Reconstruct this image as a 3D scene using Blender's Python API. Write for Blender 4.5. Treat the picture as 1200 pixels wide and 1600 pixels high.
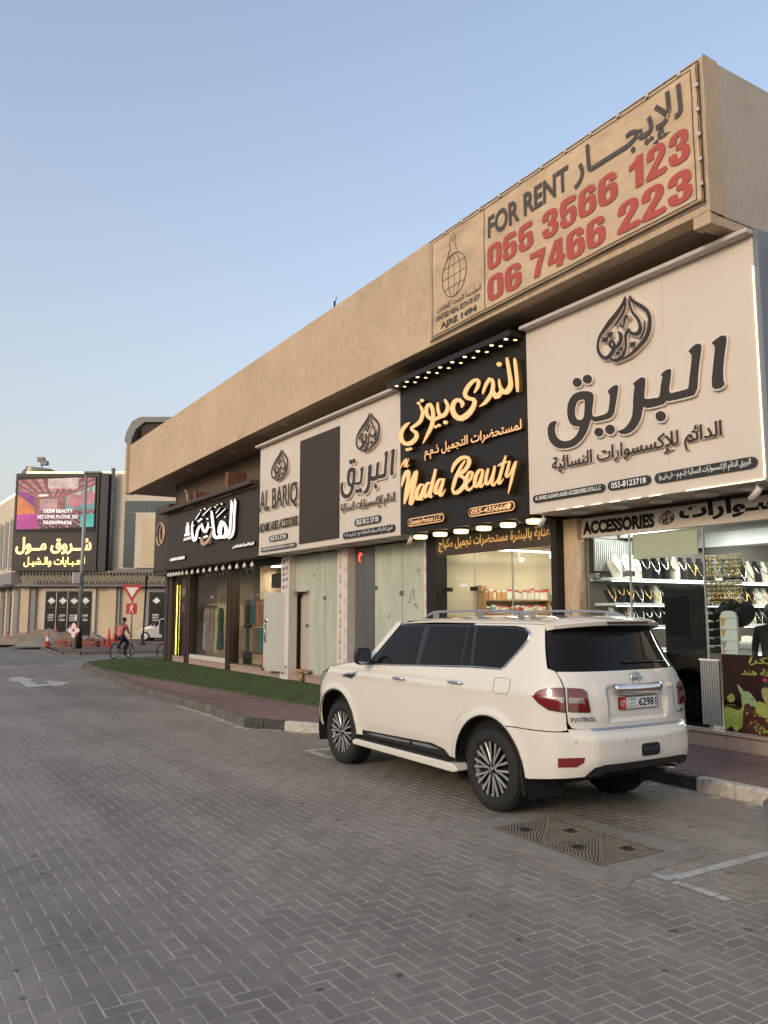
import bpy, bmesh, math, random
import numpy as np
from mathutils import Vector, Matrix
from mathutils.geometry import delaunay_2d_cdt
R_ = math.radians
PI = math.pi
for o in list(bpy.data.objects):
    bpy.data.objects.remove(o)
scene = bpy.context.scene
COL = scene.collection
rng = random.Random(7)

# ------------------------------------------------------------------ camera
# +Y runs along the street (away), +X points into the shops, Z is up
cam_d = bpy.data.cameras.new('camera')
cam_d.sensor_fit = 'VERTICAL'
cam_d.sensor_height = 32.0
cam_d.lens = 1277.0 / 1600.0 * 32.0
cam_d.clip_start = 0.1
cam_d.clip_end = 4000
cam = bpy.data.objects.new('camera', cam_d)
cam.location = (0, 0, 1.95)
cam.rotation_euler = (R_(97.0), 0, R_(-32.0))
COL.objects.link(cam)
scene.camera = cam

# ------------------------------------------------------------------ sky, sun, exposure
SUN_EL, SUN_AZ = 14.0, 252.0      # azimuth in degrees clockwise from +Y; the sun stands low behind the camera's left shoulder
world = bpy.data.worlds.new('World')
scene.world = world
world.use_nodes = True
wn = world.node_tree
bg = wn.nodes['Background']
sky = wn.nodes.new('ShaderNodeTexSky')
sky.sky_type = 'NISHITA'
sky.sun_disc = False
sky.sun_elevation = R_(SUN_EL)
sky.sun_rotation = R_(SUN_AZ)
sky.altitude = 0
sky.air_density = 1.0
sky.dust_density = 2.0
sky.ozone_density = 1.5
# dusty air: the sky pales evenly towards the horizon in every direction
_g = wn.nodes.new('ShaderNodeTexCoord'); _s = wn.nodes.new('ShaderNodeSeparateXYZ'); wn.links.new(_g.outputs['Generated'], _s.inputs[0])
_e = wn.nodes.new('ShaderNodeMath'); _e.operation = 'MULTIPLY'; _e.inputs[1].default_value = -2.2; wn.links.new(_s.outputs['Z'], _e.inputs[0])
_x = wn.nodes.new('ShaderNodeMath'); _x.operation = 'EXPONENT'; wn.links.new(_e.outputs[0], _x.inputs[0])
_k = wn.nodes.new('ShaderNodeMath'); _k.operation = 'MULTIPLY_ADD'; _k.inputs[1].default_value = 1.02; _k.inputs[2].default_value = 0.0; _k.use_clamp = True; wn.links.new(_x.outputs[0], _k.inputs[0])
_m = wn.nodes.new('ShaderNodeMix'); _m.data_type = 'RGBA'; wn.links.new(_k.outputs[0], _m.inputs[0]); wn.links.new(sky.outputs[0], _m.inputs[6]); _m.inputs[7].default_value = (1.78, 1.64, 1.47, 1)
wn.links.new(_m.outputs[2], bg.inputs[0])
bg.inputs[1].default_value = 0.15
sun_d = bpy.data.lights.new('sun', 'SUN')
sun_d.energy = 0.55
sun_d.angle = R_(14)
sun_d.color = (1.0, 0.80, 0.60)
sun = bpy.data.objects.new('sun', sun_d)
_az = R_(SUN_AZ); _el = R_(SUN_EL + 6)
_d = Vector((math.sin(_az) * math.cos(_el), math.cos(_az) * math.cos(_el), math.sin(_el)))
sun.rotation_euler = _d.to_track_quat('Z', 'Y').to_euler()
COL.objects.link(sun)
scene.view_settings.view_transform = 'Standard'
scene.view_settings.look = 'None'
scene.view_settings.gamma = 1.0
scene.view_settings.use_curve_mapping = False
scene.view_settings.exposure = 1.25
scene.render.engine = 'CYCLES'
scene.cycles.max_bounces = 8
scene.cycles.transparent_max_bounces = 12
scene.cycles.caustics_reflective = False
scene.cycles.caustics_refractive = False
scene.cycles.sample_clamp_indirect = 4.0

# ------------------------------------------------------------------ materials
def srgb(r, g, b):
    f = lambda c: (c / 255 / 12.92) if c / 255 <= 0.04045 else ((c / 255 + 0.055) / 1.055) ** 2.4
    return (f(r), f(g), f(b))

def mat(name, col, rough=0.6, metal=0.0, spec=0.5, var=0.0, vscale=3.0, bump=0.0, bscale=40.0,
        emit=0.0, ecol=None, coat=0.0, stretch=(1, 1, 1), dirt=0.0, dcol=(0.08, 0.07, 0.055), dscale=1.2,
        grain=0.0, gscale=150.0, objvar=0.0, rvar=0.0, attr=None):
    m = bpy.data.materials.new(name)
    m.use_nodes = True
    nt = m.node_tree
    N, L = nt.nodes, nt.links
    b = N['Principled BSDF']
    b.inputs['Roughness'].default_value = rough
    b.inputs['Metallic'].default_value = metal
    b.inputs['Specular IOR Level'].default_value = spec
    b.inputs['Coat Weight'].default_value = coat
    b.inputs['Coat Roughness'].default_value = 0.03
    c4 = (*col[:3], 1)
    b.inputs['Base Color'].default_value = c4
    tc = N.new('ShaderNodeTexCoord')
    mp = N.new('ShaderNodeMapping')
    mp.inputs['Scale'].default_value = stretch
    L.new(tc.outputs['Object'], mp.inputs[0])
    cur = None
    def start():
        nonlocal cur
        if cur is None:
            r = N.new('ShaderNodeRGB'); r.outputs[0].default_value = c4; cur = r.outputs[0]
        return cur
    def noise(scale, detail=4, rough_=0.6):
        n = N.new('ShaderNodeTexNoise'); n.inputs['Scale'].default_value = scale
        n.inputs['Detail'].default_value = detail; n.inputs['Roughness'].default_value = rough_
        L.new(mp.outputs[0], n.inputs['Vector']); return n.outputs[0]
    def mulval(sock, lo, hi, fmin=0.25, fmax=0.75):
        nonlocal cur
        mr = N.new('ShaderNodeMapRange'); L.new(sock, mr.inputs[0])
        mr.inputs[1].default_value = fmin; mr.inputs[2].default_value = fmax
        mr.inputs[3].default_value = lo; mr.inputs[4].default_value = hi
        mx = N.new('ShaderNodeMix'); mx.data_type = 'RGBA'; mx.blend_type = 'MULTIPLY'; mx.inputs[0].default_value = 1
        L.new(start(), mx.inputs[6]); L.new(mr.outputs[0], mx.inputs[7]); cur = mx.outputs[2]
    if attr:
        a = N.new('ShaderNodeAttribute'); a.attribute_name = attr
        mx = N.new('ShaderNodeMix'); mx.data_type = 'RGBA'; mx.blend_type = 'MULTIPLY'; mx.inputs[0].default_value = 1
        L.new(start(), mx.inputs[6]); L.new(a.outputs['Color'], mx.inputs[7]); cur = mx.outputs[2]
    if objvar:
        oi = N.new('ShaderNodeObjectInfo'); mulval(oi.outputs['Random'], 1 - objvar, 1 + objvar, 0, 1)
    if var:
        mulval(noise(vscale), 1 - var, 1 + var)
    if grain:
        mulval(noise(gscale, 2, 0.7), 1 - grain, 1 + grain)
    if dirt:
        n = noise(dscale, 7, 0.68)
        mr = N.new('ShaderNodeMapRange'); L.new(n, mr.inputs[0])
        mr.inputs[1].default_value = 0.47; mr.inputs[2].default_value = 0.72
        mr.inputs[3].default_value = 0; mr.inputs[4].default_value = dirt
        mx = N.new('ShaderNodeMix'); mx.data_type = 'RGBA'
        L.new(mr.outputs[0], mx.inputs[0]); L.new(start(), mx.inputs[6]); mx.inputs[7].default_value = (*dcol, 1); cur = mx.outputs[2]
    if cur is not None:
        L.new(cur, b.inputs['Base Color'])
    if rvar:
        mr = N.new('ShaderNodeMapRange'); L.new(noise(vscale * 2 + 1, 5), mr.inputs[0])
        mr.inputs[1].default_value = 0.3; mr.inputs[2].default_value = 0.7
        mr.inputs[3].default_value = max(0, rough - rvar); mr.inputs[4].default_value = min(1, rough + rvar)
        L.new(mr.outputs[0], b.inputs['Roughness'])
    if bump:
        bp = N.new('ShaderNodeBump'); bp.inputs['Strength'].default_value = bump; bp.inputs['Distance'].default_value = 0.01
        L.new(noise(bscale, 6, 0.65), bp.inputs['Height']); L.new(bp.outputs[0], b.inputs['Normal'])
    if emit:
        b.inputs['Emission Strength'].default_value = emit
        b.inputs['Emission Color'].default_value = (*(ecol or col)[:3], 1)
    return m

def glass_mat(name, tint=(0.9, 0.95, 0.93), rough=0.0, alpha=0.0):
    """thin pane: transparent with fresnel reflection, cheap and clean"""
    m = bpy.data.materials.new(name); m.use_nodes = True
    nt = m.node_tree; N, L = nt.nodes, nt.links
    for n in list(N): N.remove(n)
    out = N.new('ShaderNodeOutputMaterial')
    tr = N.new('ShaderNodeBsdfTransparent'); tr.inputs[0].default_value = (*tint, 1)
    gl = N.new('ShaderNodeBsdfGlossy'); gl.inputs['Roughness'].default_value = rough
    fr = N.new('ShaderNodeFresnel'); fr.inputs[0].default_value = 1.5
    mth = N.new('ShaderNodeMath'); mth.operation = 'MULTIPLY_ADD'; mth.inputs[1].default_value = 1.15; mth.inputs[2].default_value = alpha
    mx = N.new('ShaderNodeMixShader')
    ge = N.new('ShaderNodeNewGeometry'); fb = N.new('ShaderNodeMath'); fb.operation = 'SUBTRACT'; fb.inputs[0].default_value = 1; L.new(ge.outputs['Backfacing'], fb.inputs[1])
    f2 = N.new('ShaderNodeMath'); f2.operation = 'MULTIPLY'; L.new(mth.outputs[0], f2.inputs[0]); L.new(fb.outputs[0], f2.inputs[1])
    L.new(fr.outputs[0], mth.inputs[0]); L.new(f2.outputs[0], mx.inputs[0])
    L.new(tr.outputs[0], mx.inputs[1]); L.new(gl.outputs[0], mx.inputs[2]); L.new(mx.outputs[0], out.inputs[0])
    return m

# ------------------------------------------------------------------ mesh helpers
class MB:
    """collects shapes, then becomes one mesh object"""
    def __init__(s): s.v = []; s.f = []; s.sm = []
    def add(s, vs, fs, smooth=False):
        n = len(s.v); s.v += [tuple(v) for v in vs]; s.f += [[i + n for i in f] for f in fs]; s.sm += [smooth] * len(fs); return s
    def box(s, x0, x1, y0, y1, z0, z1):
        vs = [(x, y, z) for x in (x0, x1) for y in (y0, y1) for z in (z0, z1)]
        return s.add(vs, [(0, 1, 3, 2), (4, 6, 7, 5), (0, 4, 5, 1), (2, 3, 7, 6), (0, 2, 6, 4), (1, 5, 7, 3)])
    def obox(s, c, sx, sy, sz, rz=0, rx=0, ry=0):
        M = Matrix.Translation(c) @ Matrix.Rotation(rz, 4, 'Z') @ Matrix.Rotation(ry, 4, 'Y') @ Matrix.Rotation(rx, 4, 'X')
        vs = [M @ Vector((x * sx / 2, y * sy / 2, z * sz / 2)) for x in (-1, 1) for y in (-1, 1) for z in (-1, 1)]
        return s.add(vs, [(0, 1, 3, 2), (4, 6, 7, 5), (0, 4, 5, 1), (2, 3, 7, 6), (0, 2, 6, 4), (1, 5, 7, 3)])
    def prism(s, poly, fn, d0, d1, smooth=False):
        """poly: 2D points; fn(u, v, d) -> xyz; a closed slab between depths d0 and d1"""
        n = len(poly)
        vs = [fn(u, v, d0) for u, v in poly] + [fn(u, v, d1) for u, v in poly]
        fs = [list(range(n))[::-1], list(range(n, 2 * n))] + [[i, (i + 1) % n, n + (i + 1) % n, n + i] for i in range(n)]
        return s.add(vs, fs, smooth)
    def tube(s, pts, r, n=8, cap=True, smooth=True, close=False):
        pts = [Vector(p) for p in pts]; rs = r if isinstance(r, (list, tuple)) else [r] * len(pts)
        rings = []; prev = None
        m = len(pts)
        for i, p in enumerate(pts):
            a = pts[(i - 1) % m] if (i > 0 or close) else p; b = pts[(i + 1) % m] if (i < m - 1 or close) else p
            t = (b - a).normalized() if (b - a).length > 1e-9 else Vector((0, 0, 1))
            if prev is None:
                u = t.orthogonal().normalized()
            else:
                u = (prev - t * prev.dot(t)).normalized()
            prev = u; w = t.cross(u)
            rings.append([p + (u * math.cos(2 * PI * k / n) + w * math.sin(2 * PI * k / n)) * rs[i] for k in range(n)])
        vs = [q for rg in rings for q in rg]; fs = []
        for i in range(m if close else m - 1):
            j = (i + 1) % m
            for k in range(n):
                fs.append([i * n + k, i * n + (k + 1) % n, j * n + (k + 1) % n, j * n + k])
        if cap and not close:
            fs.append(list(range(n))[::-1]); fs.append([(m - 1) * n + k for k in range(n)])
        return s.add(vs, fs, smooth)
    def lathe(s, prof, c=(0, 0, 0), axis='Z', n=24, smooth=True, rot=None, cap=True):
        """prof: (radius, height) pairs"""
        vs = []
        for r, h in prof:
            for k in range(n):
                a = 2 * PI * k / n
                if axis == 'Z': p = Vector((r * math.cos(a), r * math.sin(a), h))
                elif axis == 'X': p = Vector((h, r * math.cos(a), r * math.sin(a)))
                else: p = Vector((r * math.sin(a), h, r * math.cos(a)))
                if rot: p = rot @ p
                vs.append(p + Vector(c))
        fs = [[i * n + k, i * n + (k + 1) % n, (i + 1) * n + (k + 1) % n, (i + 1) * n + k] for i in range(len(prof) - 1) for k in range(n)]
        if cap and prof[0][0] > 1e-6: fs.append(list(range(n))[::-1])
        if cap and prof[-1][0] > 1e-6: fs.append([(len(prof) - 1) * n + k for k in range(n)])
        return s.add(vs, fs, smooth)
    def grid(s, fn, us, vs_, smooth=True, flip=False):
        P = [fn(u, v) for u in us for v in vs_]; n = len(vs_)
        fs = []
        for i in range(len(us) - 1):
            for j in range(n - 1):
                q = [i * n + j, (i + 1) * n + j, (i + 1) * n + j + 1, i * n + j + 1]
                fs.append(q[::-1] if flip else q)
        return s.add(P, fs, smooth)
    def mesh(s, name, normals=None):
        me = bpy.data.meshes.new(name); me.from_pydata(s.v, [], s.f)
        me.polygons.foreach_set('use_smooth', s.sm); me.update(); return me
    def obj(s, name, m=None, parent=None, bevel=0.0, kind=None, seg=2, auto=None, inv=True):
        me = s.mesh(name)
        if m: me.materials.append(m)
        return link(name, me, parent, bevel, kind, seg)

def link(name, data, parent=None, bevel=0.0, kind=None, seg=2, loc=None):
    o = bpy.data.objects.new(name, data)
    COL.objects.link(o)
    if parent is not None: o.parent = parent
    if loc is not None: o.location = loc
    if bevel:
        b = o.modifiers.new('bevel', 'BEVEL'); b.width = bevel; b.segments = seg; b.limit_method = 'ANGLE'; b.angle_limit = R_(40)
    if kind: o['kind'] = kind
    return o

def tag(o, label=None, cat=None, group=None, kind=None):
    if label: o['label'] = label
    if cat: o['category'] = cat
    if group: o['group'] = group
    if kind: o['kind'] = kind
    return o

def thing(name, label, cat, loc=(0, 0, 0), rz=0, group=None):
    o = bpy.data.objects.new(name, None); COL.objects.link(o)
    o.empty_display_size = 0.2
    o.location = loc; o.rotation_euler = (0, 0, rz)
    return tag(o, label, cat, group)

def kids(o): return [c for c in bpy.data.objects if c.parent == o]

def copy_tree(o, parent=None, children=None):
    if children is None:
        children = {}
        for c in bpy.data.objects:
            if c.parent: children.setdefault(c.parent.name, []).append(c)
    c = o.copy(); COL.objects.link(c)
    if parent is not None: c.parent = parent
    for ch in children.get(o.name, []): copy_tree(ch, c, children)
    return c

def lamp_light(x, y, z, w, col=(1, .96, .9), size=.3, parent=None):
    """the light given off downwards by a ceiling lamp"""
    d = bpy.data.lights.new('lamp_light', 'AREA'); d.shape = 'DISK'; d.size = size; d.energy = w; d.color = col
    o = bpy.data.objects.new('lamp_light', d); o.location = (x, y, z); COL.objects.link(o); return o

# ------------------------------------------------------------------ lettering
_AR = {'ا': (0xFE8D, 2), 'أ': (0xFE83, 2), 'إ': (0xFE87, 2), 'آ': (0xFE81, 2), 'ب': (0xFE8F, 4), 'ة': (0xFE93, 2), 'ت': (0xFE95, 4),
       'ث': (0xFE99, 4), 'ج': (0xFE9D, 4), 'ح': (0xFEA1, 4), 'خ': (0xFEA5, 4), 'د': (0xFEA9, 2), 'ذ': (0xFEAB, 2), 'ر': (0xFEAD, 2),
       'ز': (0xFEAF, 2), 'س': (0xFEB1, 4), 'ش': (0xFEB5, 4), 'ص': (0xFEB9, 4), 'ض': (0xFEBD, 4), 'ط': (0xFEC1, 4), 'ظ': (0xFEC5, 4),
       'ع': (0xFEC9, 4), 'غ': (0xFECD, 4), 'ف': (0xFED1, 4), 'ق': (0xFED5, 4), 'ك': (0xFED9, 4), 'ل': (0xFEDD, 4), 'م': (0xFEE1, 4),
       'ن': (0xFEE5, 4), 'ه': (0xFEE9, 4), 'و': (0xFEED, 2), 'ى': (0xFEEF, 2), 'ي': (0xFEF1, 4), 'ئ': (0xFE89, 4), 'ؤ': (0xFE85, 2),
       'ء': (0xFE80, 1)}
_LA = {'ا': 0xFEFB, 'أ': 0xFEF7, 'إ': 0xFEF9}
def ar(s):
    """joins Arabic letters into their presentation forms and returns them in left-to-right drawing order"""
    out = []; i = 0; prev_join = False
    while i < len(s):
        c = s[i]
        if c == 'ل' and i + 1 < len(s) and s[i + 1] in _LA:
            out.append(chr(_LA[s[i + 1]] + (1 if prev_join else 0))); prev_join = False; i += 2; continue
        if c == 'ـ': out.append(c); prev_join = True; i += 1; continue
        if c in _AR:
            base, n = _AR[c]
            nxt = i + 1 < len(s) and (s[i + 1] in _AR or s[i + 1] == 'ـ') and s[i + 1] != 'ء'
            if n == 4: k = (3 if nxt else 1) if prev_join else (2 if nxt else 0); prev_join = nxt
            elif n == 2: k = 1 if prev_join else 0; prev_join = False
            else: k = 0; prev_join = False
            out.append(chr(base + k))
        else:
            out.append(c); prev_join = False
        i += 1
    return ''.join(out[::-1]).translate(str.maketrans('()', ')('))

def text_poly(s, bold=0.0, depth=0.0, shear=0.0, res=3, space=1.0):
    """text as a list (verts Nx3, faces) laid out in a unit box: x 0..1, y 0..1"""
    cu = bpy.data.curves.new('t', 'FONT'); cu.body = s; cu.resolution_u = res; cu.extrude = depth
    cu.offset = bold; cu.shear = shear; cu.space_character = space; cu.fill_mode = 'BOTH' if depth else 'FRONT'
    o = bpy.data.objects.new('t', cu); COL.objects.link(o)
    dg = bpy.context.evaluated_depsgraph_get(); dg.update()
    me = bpy.data.meshes.new_from_object(o.evaluated_get(dg))
    n = len(me.vertices); V = np.empty(n * 3, np.float64); me.vertices.foreach_get('co', V); V = V.reshape(-1, 3)
    F = [list(p.vertices) for p in me.polygons]
    bpy.data.objects.remove(o); bpy.data.curves.remove(cu); bpy.data.meshes.remove(me)
    # islands get a hair of depth each so that touching letters never share a plane
    par = list(range(n))
    def fd(a):
        while par[a] != a: par[a] = par[par[a]]; a = par[a]
        return a
    for f in F:
        r = fd(f[0])
        for q in f[1:]: par[fd(q)] = r
    ids = {}; isl = np.array([ids.setdefault(fd(i), len(ids)) for i in range(n)]) if n else np.zeros(0)
    mn = V[:, :2].min(0); mx = V[:, :2].max(0)
    V[:, :2] = (V[:, :2] - mn) / (mx - mn)
    if depth: V[:, 2] = (V[:, 2] + depth) / (2 * depth)
    return V, F, isl

def letter(name, s, fn, u0, u1, v0, v1, depth, m, parent, bold=0.0, shear=0.0, base=0.0, res=3, space=1.0, slope=0.0, jit=0.0006):
    """lettering stretched over the box u0..u1, v0..v1 of the plane fn(u, v, d); d = height off the plane"""
    V, F, isl = text_poly(s, bold, 0.1 if depth > 0.004 else 0, shear, res, space)
    mb = MB()
    P = []
    for (x, y, z), k in zip(V, isl):
        u = u0 + (u1 - u0) * x
        P.append(fn(u, v0 + (v1 - v0) * y + slope * x, base + z * max(depth, 0) + (k % 7) * jit + (0.002 if depth <= 0.004 else 0)))
    mb.add(P, F)
    return mb.obj(name, m, parent)

def catmull(pts, k=6, closed=False):
    P = [np.array(p, float) for p in pts]; n = len(P); out = []
    for i in range(n if closed else n - 1):
        p1, p2 = P[i], P[(i + 1) % n]
        p0 = P[i - 1] if (i > 0 or closed) else p1; p3 = P[(i + 2) % n] if (i + 2 < n or closed) else p2
        for j in range(k):
            t = j / k
            out.append(0.5 * ((2 * p1) + (-p0 + p2) * t + (2 * p0 - 5 * p1 + 4 * p2 - p3) * t * t + (-p0 + 3 * p1 - 3 * p2 + p3) * t ** 3))
    if not closed: out.append(P[-1])
    return out

def stroke(mb, pts, fn, d0, d1, k=6, zi=0.0004, lift=0.0, smooth=True, grow=0.0):
    """brush stroke: pts = (u, v, width); a slab between depths d0 and d1, creeping forward so that it may cross itself"""
    Q = catmull(pts, k) if (smooth and len(pts) > 2) else [np.array(p, float) for p in pts]
    n = len(Q); L = []; Rr = []
    for i, q in enumerate(Q):
        a = Q[max(i - 1, 0)][:2]; b = Q[min(i + 1, n - 1)][:2]; t = b - a; l = np.hypot(*t) or 1; t = t / l
        w = max(q[2], 0.004) / 2 + grow; nx = np.array([-t[1], t[0]])
        c = q[:2] + (t * (-w * 0.5) if i == 0 else (t * (w * 0.5) if i == n - 1 else 0))
        ww = w * (0.72 if i in (0, n - 1) else 1)
        L.append(c + nx * ww); Rr.append(c - nx * ww)
    vs = []; fs = []
    for i in range(n):
        z = d1 + lift + zi * i
        vs += [fn(L[i][0], L[i][1], z), fn(Rr[i][0], Rr[i][1], z), fn(L[i][0], L[i][1], d0), fn(Rr[i][0], Rr[i][1], d0)]
    for i in range(n - 1):
        a = i * 4; b = a + 4
        fs += [(a, a + 1, b + 1, b), (a, b, b + 2, a + 2), (a + 1, a + 3, b + 3, b + 1)]
    e = (n - 1) * 4
    fs += [(0, 2, 3, 1), (e, e + 1, e + 3, e + 2)]
    mb.add(vs, fs)

def dot(mb, u, v, r, fn, d0, d1, n=14, rv=None, sq=False, rot=0.0):
    rv = rv or r
    if sq: n = 4
    mb.prism([(u + r * math.cos(2 * PI * i / n + rot), v + rv * math.sin(2 * PI * i / n + rot)) for i in range(n)], fn, d0, d1)

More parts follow.
